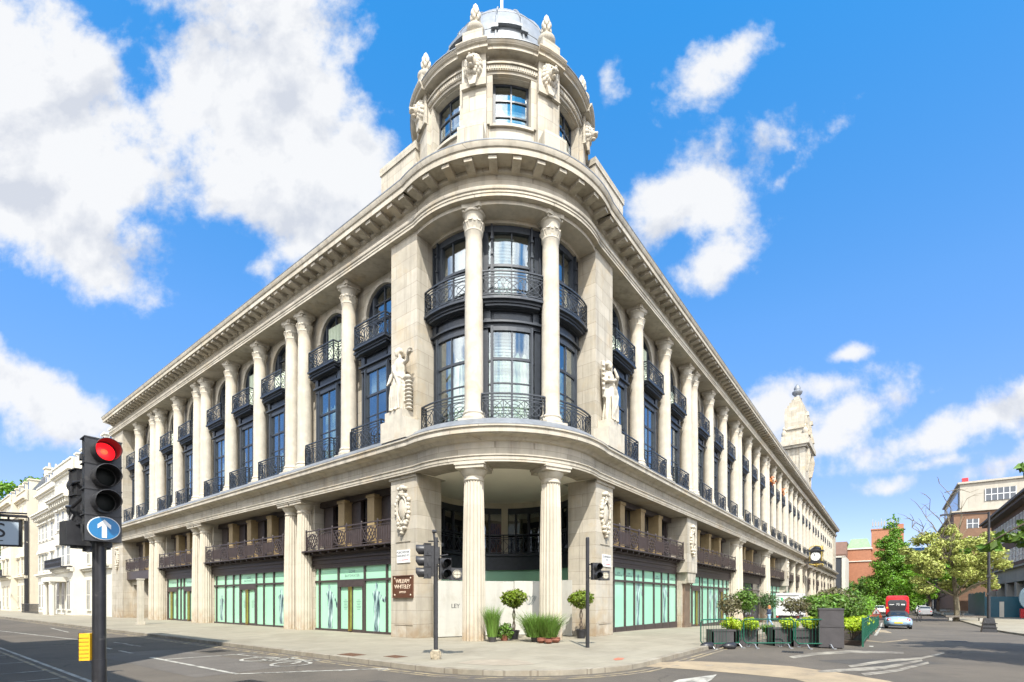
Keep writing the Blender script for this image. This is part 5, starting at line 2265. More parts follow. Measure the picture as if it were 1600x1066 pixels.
p = Vector(at(681, 1030, 12.92))
post = thing('signal_post', 'grey signal post with a three-lamp head and a pedestrian signal, crumbled mortar at its foot', 'traffic light', (p.x, p.y, 0), 0, 'signal posts on the corner pavement')
m = MB()
m.tube([(0, 0, 0), (0, 0, 3.2)], .057, 14)
obj('pole', m, SIGGREY, post)
m = MB()
m.lathe([(.13, 0), (.14, .05), (.12, .22), (.08, .25)], n=12)
for i in range(8):
    a = 2 * pi * i / 8
    m.box(.11 * cos(a) - .03, .11 * cos(a) + .03, .11 * sin(a) - .03, .11 * sin(a) + .03, .05, .2)
obj('base_collar', m, M('mortar_base', (.33, .28, .2), .9, var=.4, vscale=14), post)
m = MB()
m.tube([(0, 0, 2.9), (-.06, 0, 3.36)], .03, 8)
m.tube([(-.09, -.02, 3.36), (.02, -.02, 3.36)], .045, 8)
m.tube([(-.2, 0, 3.1), (.08, 0, 3.1)], .02, 6)
m.tube([(-.2, 0, 2.45), (.2, 0, 2.45)], .022, 6)
m.tube([(0, 0, 2.7), (.32, -.02, 2.75)], .018, 6)
m.box(.0, .1, -.05, .05, 2.5, 2.95)
obj('bracket', m, SIGGREY, post)
add_head(post, 'signal_head', (-.22, .02, 2.13), -1.35, 3, None, hw=.15, cell=.30)
ped_unit(post, (.24, -.06, 2.10), .40)
p = Vector(at(918, 1012, 16.07))
post = thing('signal_post', 'slim black signal post carrying only a two-lamp pedestrian signal', 'traffic light', (p.x, p.y, 0), 0, 'signal posts on the corner pavement')
m = MB()
m.tube([(0, 0, 0), (0, 0, 3.58)], .06, 14)
m.tube([(0, 0, 0), (0, 0, .9)], .064, 14)
m.sphere((0, 0, 3.58), (.062, .062, .04), 12, 6)
obj('pole', m, BLACK, post)
m = MB()
m.tube([(0, 0, 2.72), (.25, 0, 2.72)], .022, 6)
m.tube([(0, 0, 2.28), (.25, 0, 2.28)], .022, 6)
obj('bracket', m, BLACK, post)
ped_unit(post, (.26, -.05, 2.22), .30)

# ---- hanging sign at the left edge
p = Vector(at(4, 832, 9.0))
hs_ = thing('hanging_sign', 'pale grey framed hanging sign with a dark letter S', 'sign', p, atan2(.45, .9))
m = MB()
m.box(-.62, .30, -.03, .03, -.29, .27)
obj('panel', m, M('sign_grey', (.36, .42, .48), .4, var=.05), hs_)
m = MB()
for a, b, c, d in ((-.65, .33, -.32, -.28), (-.65, .33, .26, .31)):
    m.box(a, b, -.045, .045, c, d)
m.box(.29, .33, -.045, .045, -.32, .31)
m.box(-.65, -.61, -.045, .045, -.32, .31)
m.box(-1.6, .42, -.03, .03, .36, .42)
m.tube([(.1, 0, .31), (.1, 0, .37)], .02, 6)
m.tube([(-.4, 0, .31), (-.4, 0, .37)], .02, 6)
m.tube([(-1.6, 0, .42), (.42, 0, .46)], .02, 6)
obj('frame', m, BLACK, hs_)
hs_.scale = (.8, .8, .8)
m = MB()
m.tube([(-1.55, 0, -(p.z + .12) / .8), (-1.55, 0, .5)], .06, 10)
m.lathe([(.11, -(p.z + .12) / .8), (.10, -(p.z + .12) / .8 + .9), (.06, -(p.z + .12) / .8 + 1.0)], -1.55, 0, 10)
obj('post', m, BLACK, hs_)
link('lettering', text_mesh("ES", .46, INKB, .003, 1.1), hs_, (-.16, -.034, .03))
m = MB()
m.box(-.5, .02, -.034, -.03, -.2, -.18)
obj('underline', m, INKB, hs_)


# ================================================================== plants
def leaf_quads(mb, blobs, n, size, rnd, up=.3, hollow=.55):
    tot = sum(b[3] ** 2 * (b[4] if len(b) > 4 else 1) for b in blobs)
    for b in blobs:
        x, y, z, r = b[:4]
        fl = b[4] if len(b) > 4 else 1.0
        for _ in range(max(3, int(n * r * r * fl / tot))):
            while True:
                d = Vector((rnd.gauss(0, 1), rnd.gauss(0, 1), rnd.gauss(0, 1)))
                if d.length > .1:
                    break
            d.normalize()
            q = r * (hollow + (1 - hollow) * rnd.random() ** .6) * rnd.uniform(.8, 1.12)
            c = Vector((x + d.x * q, y + d.y * q, z + d.z * q * fl))
            nrm = (d + Vector((rnd.gauss(0, .7), rnd.gauss(0, .7), rnd.gauss(up, .6)))).normalized()
            t = nrm.cross(Vector((rnd.gauss(0, 1), rnd.gauss(0, 1), rnd.gauss(0, 1)))).normalized()
            w = nrm.cross(t)
            s = size * rnd.uniform(.6, 1.35)
            mb.add([c - t * s, c + w * s * .5 + nrm * s * .12, c + t * s, c - w * s * .5 + nrm * s * .12], [(0, 1, 2, 3)])


def limbs(mb, base, top, r0, r1, rnd, n=6, spread=2.0, up=1.2, wob=.1):
    base, top = Vector(base), Vector(top)
    k = 5
    pts = [base.lerp(top, i / k) + Vector((rnd.gauss(0, wob), rnd.gauss(0, wob), 0)) * (0 if i == 0 else 1) for i in range(k + 1)]
    mb.tube(pts, r0, 8, r1)
    ends = []
    for i in range(n):
        t = rnd.uniform(.35, 1.0)
        p = pts[min(k, int(t * k))]
        a = 2 * pi * (i + rnd.random() * .5) / n
        e = p + Vector((cos(a) * spread * rnd.uniform(.6, 1.1), sin(a) * spread * rnd.uniform(.6, 1.1), up * rnd.uniform(.5, 1.3)))
        mdl = p.lerp(e, .5) + Vector((rnd.gauss(0, .15), rnd.gauss(0, .15), rnd.uniform(0, .3) * up))
        mb.tube([p, mdl, e], r1 * .8, 6, r1 * .3)
        ends.append(e)
        for j in range(2):
            e2 = e + Vector((rnd.gauss(0, .45), rnd.gauss(0, .45), rnd.gauss(.35, .3))) * spread * .5
            mb.tube([mdl.lerp(e, .5), e2], r1 * .4, 5, r1 * .15)
            ends.append(e2)
    return ends


def tree(name, label, loc, base_r, trunk_top, blobs, n, leaf, mat, rnd, nl=7, spread=2.0, up=1.4, bark=BARK, group=None, extra=None, cat='tree', hollow=.45):
    t = thing(name, label, cat, loc, 0, group)
    m = MB()
    limbs(m, (0, 0, -.2), trunk_top, base_r, base_r * .55, rnd, nl, spread, up, .06 * spread)
    if extra:
        extra(m, rnd)
    obj('trunk', m, bark, t)
    m = MB()
    leaf_quads(m, blobs, n, leaf, rnd, hollow=hollow)
    obj('crown', m, mat, t, recalc=False, smooth=0)
    return t


def blob_cloud(rnd, n, c, ext, rmin, rmax, fl=.8):
    out = []
    for _ in range(n):
        while True:
            d = Vector((rnd.uniform(-1, 1), rnd.uniform(-1, 1), rnd.uniform(-1, 1)))
            if d.length < 1:
                break
        out.append((c[0] + d.x * ext[0], c[1] + d.y * ext[1], c[2] + d.z * ext[2], rnd.uniform(rmin, rmax), fl))
    return out


rnd = random.Random(11)
# clipped trees in the porch
for (px, py, Y, lab) in ((803, 935, 19.5, 'clipped round tree with twisted stem standing between the two porch columns'), (908, 936, 20.0, 'clipped round tree partly hidden by the slim black signal post')):
    c = Vector(at(px, py, Y))
    t = thing('clipped_tree', lab, 'tree', (c.x, c.y, 0), 0, 'clipped trees in the porch')
    m = MB()
    for ph in (0, pi):
        m.tube([(.045 * cos(ph + i * .8), .045 * sin(ph + i * .8), .1 + i * .11) for i in range(13)], .026, 6, .02)
    for i in range(7):
        a = i * .9
        m.tube([(0, 0, 1.3), (.3 * cos(a), .3 * sin(a), 1.62)], .016, 5, .008)
    obj('trunk', m, BARK, t)
    m = MB()
    leaf_quads(m, [(0, 0, c.z, .50, .68), (.18, .05, c.z + .05, .34, .8), (-.2, 0, c.z - .02, .34, .8), (.05, -.2, c.z + .08, .36, .8), (0, 0, c.z - .22, .3, .6)], 2300, .062, rnd, hollow=.55)
    obj('crown', m, M('clipped_leaf_a' if px < 850 else 'clipped_leaf_b', (.145, .205, .014), .45, island=.5, trans=.25), t, recalc=False, smooth=0)
    m = MB()
    m.lathe([(.16, 0), (.21, .3), (.23, .32), (.23, .36), (.19, .36), (.18, .30), (.05, .3)], n=18)
    obj('pot', m, BLACK, t)


def grass_clump(name, label, loc, n, h, spread, lean, seed, mat=GRASS):
    r_ = random.Random(seed)
    t = thing(name, label, 'plant', loc, 0, 'potted plants in the porch')
    m = MB()
    for _ in range(n):
        a = r_.uniform(0, 2 * pi)
        rad = spread * r_.random() ** .5 * .35
        b = Vector((rad * cos(a), rad * sin(a), .18))
        hh = h * (r_.uniform(.35, .85) if r_.random() < .6 else r_.uniform(.8, 1.12))
        a2 = a + r_.gauss(0, .6)
        out = Vector((cos(a2), sin(a2), 0)) * lean * hh * r_.uniform(.1, 1.7)
        p1 = b + out * .35 + Vector((r_.gauss(0, .02), r_.gauss(0, .02), hh * r_.uniform(.5, .65)))
        p2 = b + out + Vector((0, 0, hh * r_.uniform(.85, 1)))
        w = Vector((-sin(a + r_.uniform(-1, 1)), cos(a + r_.uniform(-1, 1)), 0)) * .0075
        m.add([b - w, b + w, p1 + w, p1 - w, p2], [(0, 1, 2, 3), (3, 2, 4)])
    obj('blades', m, mat, t, recalc=False, smooth=0)
    m = MB()
    m.lathe([(.12, 0), (.16, .16), (.17, .18), (.17, .2), (.14, .2), (.13, .17), (.03, .17)], n=14)
    obj('pot', m, PLANTER, t)
    return t


def pt(px, py):
    Y = 767 * EYE / (py - 938)
    return ((px - 800) / 767 * Y, Y, 0)


grass_clump('ornamental_grass_pot', 'tall upright feathery grass in a pot', pt(769, 1003), 1000, 1.18, .5, .22, 21)
grass_clump('ornamental_grass_pot', 'broad arching grass in a pot next to the clipped tree', pt(836, 1003), 1100, .98, .9, .62, 22)
grass_clump('ornamental_grass_pot', 'arching grass in a pot touching the porch column with the rounded terracotta pot', pt(857, 1003.5), 1000, .92, .9, .62, 23)
t = thing('leafy_bush', 'low leafy green bush in a pot between upright grass and clipped tree', 'plant', pt(788, 1001), 0, 'potted plants in the porch')
m = MB()
leaf_quads(m, [(0, 0, .38, .30, 1), (.12, 0, .5, .2, 1), (-.15, -.05, .28, .22, 1), (.2, 0, .28, .2, 1)], 900, .055, rnd)
obj('foliage', m, LEAF, t, recalc=False, smooth=0)
m = MB()
m.lathe([(.13, 0), (.18, .2), (.2, .23), (.15, .23)], n=14)
obj('pot', m, TERRA, t)
for (px, py, sc, lab) in ((846, 1005, .8, 'empty terracotta pot under the grasses, next to the clipped tree'), (857, 1006, .7, 'small terracotta bowl between two larger pots under the grasses'), (868, 1004.5, .85, 'rounded terracotta pot at the foot of a porch column')):
    x, y, z = pt(px, py)
    m = MB()
    m.lathe([(.05, 0), (.15 * sc, .03), (.21 * sc, .12 * sc), (.20 * sc, .2 * sc), (.22 * sc, .22 * sc), (.19 * sc, .23 * sc), (.17 * sc, .15 * sc), (.02, .1 * sc)], n=16)
    tag(obj('terracotta_pot', m, TERRA, None, (x, y, 0)), lab, 'pot', 'terracotta pots in the porch')

# ================================================================== barriers and planters on the build-out


def barrier(label, p0, p1):
    p0, p1 = Vector((*p0[:2], 0)), Vector((*p1[:2], 0))
    L = (p1 - p0).length
    z = -.12 + zt(to_uv(p0.x, p0.y)[0])
    t = thing('crowd_barrier', label, 'barrier', (p0.x, p0.y, z), atan2((p1 - p0).y, (p1 - p0).x), 'green steel barriers')
    m = MB()
    H, r = 1.0, .10
    loop = [(r, 0, .16), (0, 0, .16 + r), (0, 0, H - r), (r * .3, 0, H - r * .3), (r, 0, H), (L - r, 0, H), (L - r * .3, 0, H - r * .3), (L, 0, H - r), (L, 0, .16 + r), (L - r, 0, .16), (r, 0, .16)]
    m.tube(loop, .022, 8)
    obj('frame', m, GREENRAIL, t)
    m = MB()
    n = int(L / .11)
    for i in range(1, n):
        m.tube([(L * i / n, 0, .16), (L * i / n, 0, H)], .0055, 4)
    obj('bars', m, GREENRAIL, t)
    for x in (.3, L - .3):
        m = MB()
        m.tube([(x, -.34, 0), (x, -.2, .14), (x, .2, .14), (x, .34, 0)], .018, 6)
        m.box(x - .05, x + .05, -.42, -.28, -.0, .03)
        m.box(x - .05, x + .05, .28, .42, -.0, .03)
        obj('foot', m, M('galvanised_steel', (.35, .36, .37), .4, metal=.7) if 'galvanised_steel' not in MATS else MATS['galvanised_steel'], t)
    return t


barrier('green steel crowd barrier at the left end of the row, turned towards the shop', G(1095, 1014)[:2], G(1158, 1011)[:2])
barrier('green steel crowd barrier in the middle of the row, before the gap between planters', G(1162, 1012)[:2], G(1240, 1012)[:2])
barrier('green steel crowd barrier at the right end of the row, against the tall dark box', G(1243, 1013)[:2], G(1306, 1013)[:2])
for px, lab in ((1104, 'black rubber sandbag by the left foot of the barriers'), (1139, 'black sandbag between the first two barriers')):
    X, Y, Z = G(px, 1014)
    m = MB()
    m.sphere((0, 0, .10), (.26, .16, .13), 12, 8)
    m.sphere((.14, .03, .14), (.14, .12, .10), 10, 6)
    tag(obj('sandbag', m, BLACK, None, (X, Y - .05, Z), .2), lab, 'sandbag', 'sandbags on the barrier feet')

GX0 = G(1117, 1014)


def planter_box(name, label, px0, px1, pyb, h, depth, dy=0.0, mat=PLANTER, rot=0.0):
    a = Vector(G(px0, pyb))
    b = Vector(G(px1, pyb))
    w = b.x - a.x
    t = thing(name, label, 'planter', ((a.x + b.x) / 2, (a.y + b.y) / 2 + depth / 2 + dy, a.z), rot, 'dark planters behind the barriers')
    m = MB()
    k = .05
    m.box(-w / 2, w / 2, -depth / 2, -depth / 2 + k, 0, h)
    m.box(-w / 2, w / 2, depth / 2 - k, depth / 2, 0, h)
    m.box(-w / 2, -w / 2 + k, -depth / 2, depth / 2, 0, h)
    m.box(w / 2 - k, w / 2, -depth / 2, depth / 2, 0, h)
    m.box(-w / 2 - .02, w / 2 + .02, -depth / 2 - .02, -depth / 2 + .06, h - .05, h + .02)
    obj('box', m, mat, t)
    m = MB()
    m.box(-w / 2 + k, w / 2 - k, -depth / 2 + k, depth / 2 - k, .1, h - .06)
    obj('soil', m, SOIL, t)
    return t, w


planter_box('planter', 'dark slatted planter at the left end, under the first lime shrub', 1118, 1154, 1013, .62, .55, .25)
planter_box('planter', 'dark slatted planter second from the left, just before the gap', 1158, 1190, 1011, .62, .5, .25)
planter_box('planter', 'narrow dark planter right of the gap, under the middle lime shrub', 1217, 1243, 1011, .66, .5, .35)
planter_box('planter', 'wide dark planter left of the tall dark box', 1246, 1283, 1012, .64, .5, .3)
planter_box('planter', 'small black planter tucked between the wide planter and the tall box', 1284, 1293, 1011, .62, .5, .55, BLACK)
a, b = Vector(G(1294, 1014)), Vector(G(1327, 1014))
w = (b.x - a.x)
t = thing('stacked_crate', 'tall dark grey box, the lower of the two stacked at the end of the barriers', 'box', ((a.x + b.x) / 2, a.y + .45, a.z), .0, 'stacked dark boxes')
t.rotation_euler.z = -.5
m = MB()
m.box(-w / 2, w / 2, -.42, .42, .04, .80)
m.box(-w / 2 + .06, w / 2 - .06, -.36, .36, 0, .05)
obj('body', m, PLANTER, t)
m = MB()
m.box(-w / 2 - .015, w / 2 + .015, -.435, .435, .74, .80)
obj('rim', m, PLANTER, t)
t = thing('stacked_crate', 'dark grey box, the upper of the two stacked at the end of the barriers', 'box', ((a.x + b.x) / 2, a.y + .45, a.z + .80), .0, 'stacked dark boxes')
t.rotation_euler.z = -.5
m = MB()
m.box(-w / 2 + .01, w / 2 - .01, -.42, .42, 0, .58)
obj('body', m, PLANTER, t)
m = MB()
m.box(-w / 2 - .01, w / 2 + .01, -.435, .435, .535, .585)
obj('rim', m, PLANTER, t)


def shrub(name, label, c, r, n, leaf, mat, group, stems=0, fl=.8, nb=5):
    r_ = random.Random(int(c[0] * 977 + c[1] * 131))
    gz = c[3]
    t = thing(name, label, 'shrub', (c[0], c[1], gz), 0, group)
    m = MB()
    bl = [(0, 0, c[2] - gz, r * .8, fl)] + [(r * .5 * cos(i * 2 * pi / nb), r * .4 * sin(i * 2 * pi / nb), c[2] - gz + r_.uniform(-.22, .3) * r, r * r_.uniform(.4, .62), fl) for i in range(nb)]
    leaf_quads(m, bl, n, leaf, r_, hollow=.5)
    obj('foliage', m, mat, t, recalc=False, smooth=0)
    m = MB()
    for i in range(max(3, stems)):
        a_ = i * 2 * pi / max(3, stems)
        m.tube([(0.03 * cos(a_), .03 * sin(a_), 0), (.15 * r * cos(a_), .15 * r * sin(a_), (c[2] - gz) * .55), (.5 * r * cos(a_), .5 * r * sin(a_), c[2] - gz)], .022 if not stems else .03, 5, .01)
    obj('stems', m, BARK, t)
    return t


def cpt(px, py, Y, gz):
    x, y, z = at(px, py, Y)
    return (x, y, z, gz)


LG = 'lime shrubs in the planters'
for px, Y, lab in ((1143, 17.5, 'round lime green shrub in the left planter'), (1172, 17.7, 'round lime green shrub just left of the gap between planters'), (1232, 17.9, 'round lime green shrub just right of the gap'),
                   (1266, 17.7, 'round lime green shrub in the wide planter'), (1291, 17.8, 'lime green shrub half hidden behind the tall dark box')):
    shrub('lime_shrub', lab, cpt(px, 974.5, Y, .25), .36 if px != 1291 else .3, 1500, .042, LIME, LG)
shrub('dark_shrub', 'small dark green conical shrub in the gap between the planters', cpt(1200, 983, 18.6, -.15), .28, 700, .04, LEAF, 'shrubs behind the barriers')
shrub('dark_shrub', 'low dark green bush on the ground left of the middle planter', cpt(1212, 988, 18.4, -.15), .2, 300, .04, LEAF_D, 'shrubs behind the barriers')
shrub('bronze_shrub', 'bare-stemmed bronze leaved shrub behind the left lime shrub', cpt(1140, 944, 18.6, .05), .52, 900, .05, LEAF_R, 'shrubs behind the barriers', 4, 1.1, 6)
shrub('evergreen_shrub', 'dense dark green shrub beside the bronze one, behind the left planters', cpt(1166, 940, 18.7, .05), .50, 1700, .05, LEAF, 'shrubs behind the barriers', 4, 1.3, 6)
shrub('bronze_shrub', 'wide bronze and green shrub in front of the white van', cpt(1243, 946, 19.5, .0), .60, 800, .055, LEAF_R, 'shrubs behind the barriers', 4, .8, 7)
shrub('evergreen_shrub', 'green shrub right of the wide bronze one, before the van cab', cpt(1272, 942, 21.0, -.1), .55, 1100, .055, LEAF, 'shrubs behind the barriers', 4, .8, 6)
shrub('ball_tree', 'round dark clipped tree standing above the walking person', cpt(1201, 940, 50.0, -.7), 1.15, 1500, .085, LEAF_D, 'shrubs behind the barriers', 3, 1.1, 5)
# the hedge along the planted build-out (individual shrubs)
hedge = [(10.5, -7.6, .75, LEAF), (12.0, -7.9, .85, LEAF), (13.6, -7.6, .95, LEAF_B), (15.4, -7.9, .95, LEAF), (17.3, -7.6, 1.0, LEAF_R), (19.2, -7.9, 1.0, LEAF), (21.4, -7.5, 1.05, LEAF_B), (24, -7.9, 1.05, LEAF), (27.5, -7.6, 1.1, LEAF_B), (31, -7.9, 1.2, LEAF_B), (35, -7.6, 1.25, LEAF), (39.5, -7.9, 1.3, LEAF_B), (44, -7.8, 1.4, LEAF)]
for i, (u, v, r, mt) in enumerate(hedge):
    x, y, _ = W(u, v)
    g0 = zt(u)
    shrub('hedge_shrub', 'leafy hedge shrub in the long row behind the green hoop fence', (x, y, g0 + (1.05, 1.2, 1.35, 1.5, 1.6)[min(i, 4)] + .2 * sin(i * 1.7), g0), r * (.72, .8, .9, 1, 1)[min(i, 4)], 1700, .085, mt, 'hedge shrubs on the planted strip', 4, .9, 6)
for i, u in enumerate((9.3, 11.0, 12.8, 14.8, 17, 19.5, 22, 25)):
    x, y, _ = W(u, -8.75)
    shrub('edging_shrub', 'low lime green edging shrub close behind the green hoop fence', (x, y, zt(u) + .62, zt(u)), .46, 800, .05, LIME, 'lime edging shrubs behind the fence')
m = MB()
for a0 in range(19):
    u = 8.8 + a0 * 2
    m.hexa([(u, -9.1, zt(u) - .2), (u + 2, -9.1, zt(u + 2) - .2), (u + 2, -6.9, zt(u + 2) - .2), (u, -6.9, zt(u) - .2)], [(u, -9.1, zt(u) + .06), (u + 2, -9.1, zt(u + 2) + .06), (u + 2, -6.9, zt(u + 2) + .06), (u, -6.9, zt(u) + .06)])
tag(obj('planted_ground', m, SOIL, None, (CX, CY, 0), ANG), kind='structure')
# green fence
t = thing('hoop_fence', 'low green hoop-topped fence along the planted strip', 'fence', W(8.2, -9.12, 0), ANG)
m = MB()
L = 36.
n = 60
for i in range(n + 1):
    x = L * i / n
    g0 = zt(8.2 + x) - .05
    if i % 10 == 0:
        m.box(x - .03, x + .03, -.03, .03, g0 - .1, g0 + .98)
    m.box(x - .014, x + .014, -.012, .012, g0 + .05, g0 + .92)
    m.box(x + L / n * .5 - .014, x + L / n * .5 + .014, -.012, .012, g0 + .05, g0 + .8)
for i in range(12):
    x0, x1 = L * i / 12, L * (i + 1) / 12
    for zz in (.12, .78, .90):
        m.tube([(x0, 0, zt(8.2 + x0) - .05 + zz), (x1, 0, zt(8.2 + x1) - .05 + zz)], .022, 5)
obj('rails', m, GREENRAIL, t)
m = MB()
for i in range(12):
    x0, x1 = L * i / 12, L * (i + 1) / 12
    z0, z1 = zt(8.2 + x0) - .05, zt(8.2 + x1) - .05
    m.hexa([(x0 + .05, .02, z0 + .1), (x1 - .05, .02, z1 + .1), (x1 - .05, .03, z1 + .1), (x0 + .05, .03, z0 + .1)], [(x0 + .05, .02, z0 + .78), (x1 - .05, .02, z1 + .78), (x1 - .05, .03, z1 + .78), (x0 + .05, .03, z0 + .78)])
obj('netting', m, M('green_netting', (.010, .10, .05), .7, var=.2, vscale=6), t)


# ================================================================== person, vehicles, street things
def person():
    x, y, z = at(1202, 968, 41)
    g0 = zt(to_uv(x, y)[0])
    t = thing('person', 'person with ginger hair walking in navy top and pale blue jeans', 'person', (x, y, g0), ANG + pi * .97)
    mb = MB()

    def T(pts, r0, r1):
        mb.tube(pts, r0, 10, r1)

    def S(c, r):
        mb.sphere(c, r, 12, 10)
    # torso, hips, legs in stride, arms
    T([(0, 0, .86), (0, .0, 1.0), (0, -.01, 1.2), (0, 0, 1.36)], .15, .17)
    S((0, 0, .9), (.17, .12, .13))
    S((0, 0, 1.33), (.20, .11, .10))
    T([(-.09, 0, .9), (-.095, -.16, .5), (-.10, -.20, .08)], .10, .05)
    T([(.09, 0, .9), (.095, .05, .48), (.10, .26, .12)], .10, .05)
    S((-.10, -.26, .04), (.045, .13, .045))
    S((.10, .24, .08), (.045, .12, .05))
    T([(-.20, 0, 1.34), (-.26, .08, 1.08)], .05, .042)
    T([(-.26, .08, 1.08), (-.25, -.04, .86)], .042, .03)
    T([(.20, 0, 1.34), (.26, -.06, 1.08)], .05, .042)
    T([(.26, -.06, 1.08), (.24, -.22, .92)], .042, .03)
    for hx, hy, hz in ((-.25, -.06, .80), (.24, -.26, .88)):
        S((hx, hy, hz), (.02, .04, .045))
        for q in range(4):
            T([(hx, hy - .02 + .014 * q, hz - .03), (hx + .004, hy - .03 + .015 * q, hz - .10 + .008 * abs(q - 1))], .010, .007)
        T([(hx, hy - .03, hz), (hx + .01, hy - .06, hz - .05)], .011, .008)
    T([(0, 0, 1.38), (0, -.02, 1.50)], .055, .05)
    S((0, -.02, 1.58), (.078, .095, .115))
    S((0, -.12, 1.57), (.015, .025, .022))
    S((0, -.105, 1.525), (.03, .015, .01))
    S((-.08, -.01, 1.575), (.012, .025, .03))
    S((.08, -.01, 1.575), (.012, .025, .03))
    me = remeshed(mb, .018, 1)
    SKIN, JEAN, TOP, SHOE = M('skin', (.50, .30, .21), .5), M('pale_denim', (.22, .36, .52), .8, var=.2, vscale=12), M('navy_knit', (.03, .045, .085), .8, var=.2, vscale=12), M('shoe', (.25, .24, .23), .6)
    for mt in (SKIN, JEAN, TOP, SHOE):
        me.materials.append(mt)
    for p in me.polygons:
        c = p.center
        if c.z < .09:
            p.material_index = 3
        elif c.z < .95 and abs(c.x) < .215:
            p.material_index = 1
        elif c.z < 1.40 and not (abs(c.x) > .2 and c.z < .93):
            p.material_index = 2
    link('body', me, t)
    m = MB()
    m.sphere((0, .015, 1.61), (.092, .10, .11), 12, 8)
    m.sphere((0, .07, 1.48), (.085, .06, .14), 10, 8)
    for sg in (-1, 1):
        m.sphere((sg * .075, .0, 1.50), (.03, .05, .13), 8, 6)
    obj('hair', m, M('ginger_hair', (.45, .17, .05), .6, var=.3, vscale=20), t)


person()
TYRE = M('tyre', (.018, .018, .018), .8)
CHROME = M('alloy', (.45, .46, .47), .35, metal=.8)
CARGLASS = M('car_glass', (.018, .022, .026), .08, spec=.8)
TAIL = M('tail_lamp', (.45, .01, .01), .25)
PLATE_Y = M('number_plate_yellow', (.70, .48, .02), .4)


def wheel(parent, x, y, r, w):
    m = MB()
    prof = [(.01, -w / 2), (r * .9, -w / 2), (r, -w / 2 + .03), (r, w / 2 - .03), (r * .9, w / 2), (.01, w / 2)]
    m.lathe(prof, n=20)
    o = obj('wheel', m, TYRE, parent, (x, y, r), (0, pi / 2, 0))
    m = MB()
    m.lathe([(.01, -w / 2 - .012), (r * .62, -w / 2 - .008), (r * .62, w / 2 + .008), (.01, w / 2 + .012)], n=14)
    obj('rim', m, CHROME, o)
    return o


def car_body(secs):
    "secs: (y, half width at sill, half width at roof, z sill, z waist, z top); lofted shell"
    m = MB()
    rs = []
    for y, wb, wt_, z0, zw, z1 in secs:
        rs.append([(-wb * .92, y, z0), (-wb, y, z0 + .12), (-wb, y, zw - .08), (-wb * .97, y, zw), (-wt_, y, z1 - .05), (-wt_ * .85, y, z1), (wt_ * .85, y, z1), (wt_, y, z1 - .05), (wb * .97, y, zw), (wb, y, zw - .08), (wb, y, z0 + .12), (wb * .92, y, z0)])
    m.rings(rs)
    return m


def saloon(name, label, cat, u, v, heading, paint, hb=False, group=None, front_view=True):
    x, y, _ = W(u, v)
    t = thing(name, label, cat, (x, y, zt(u) - .12), ANG + heading, group)
    secs = [(-2.1, .70, .62, .35, .62, .70), (-2.0, .82, .72, .25, .68, .80), (-1.2, .88, .74, .2, .86, .93), (-.75, .88, .74, .2, .90, .98), (-.2, .88, .64, .2, .92, 1.40), (.5, .88, .64, .2, .93, 1.46), (1.2, .88, .62, .2, .93, 1.40), (1.75, .87, .66, .22, .92, 1.02), (2.1, .80, .68, .3, .80, .92)]
    obj('body', car_body(secs), paint, t)
    m = MB()
    m.hexa([(-.66, -.78, .98), (.66, -.78, .98), (.60, -.26, 1.36), (-.60, -.26, 1.36)], [(-.66, -.80, 1.0), (.66, -.80, 1.0), (.60, -.28, 1.39), (-.60, -.28, 1.39)])
    m.hexa([(-.62, 1.72, .99), (.62, 1.72, .99), (.56, 1.24, 1.36), (-.56, 1.24, 1.36)], [(-.62, 1.75, 1.0), (.62, 1.75, 1.0), (.56, 1.27, 1.38), (-.56, 1.27, 1.38)])
    for sg in (-1, 1):
        m.hexa([(sg * .84, -.6, .97), (sg * .84, 1.5, .97), (sg * .655, 1.1, 1.36), (sg * .655, -.15, 1.36)], [(sg * .87, -.6, .97), (sg * .87, 1.5, .97), (sg * .675, 1.1, 1.36), (sg * .675, -.15, 1.36)])
    obj('window', m, CARGLASS, t)
    for sx_ in (-.80, .80):
        for yy in (-1.3, 1.3):
            wheel(t, sx_, yy, .31, .2)
    for sg in (-1, 1):
        m = MB()
        m.sphere((sg * .6, -2.05, .62), (.17, .06, .09), 10, 6)
        obj('headlight', m, SIGN_WHITE, t)
        m = MB()
        m.sphere((sg * .66, 2.07, .72), (.14, .05, .10), 10, 6)
        obj('tail_light', m, TAIL, t)
    return t


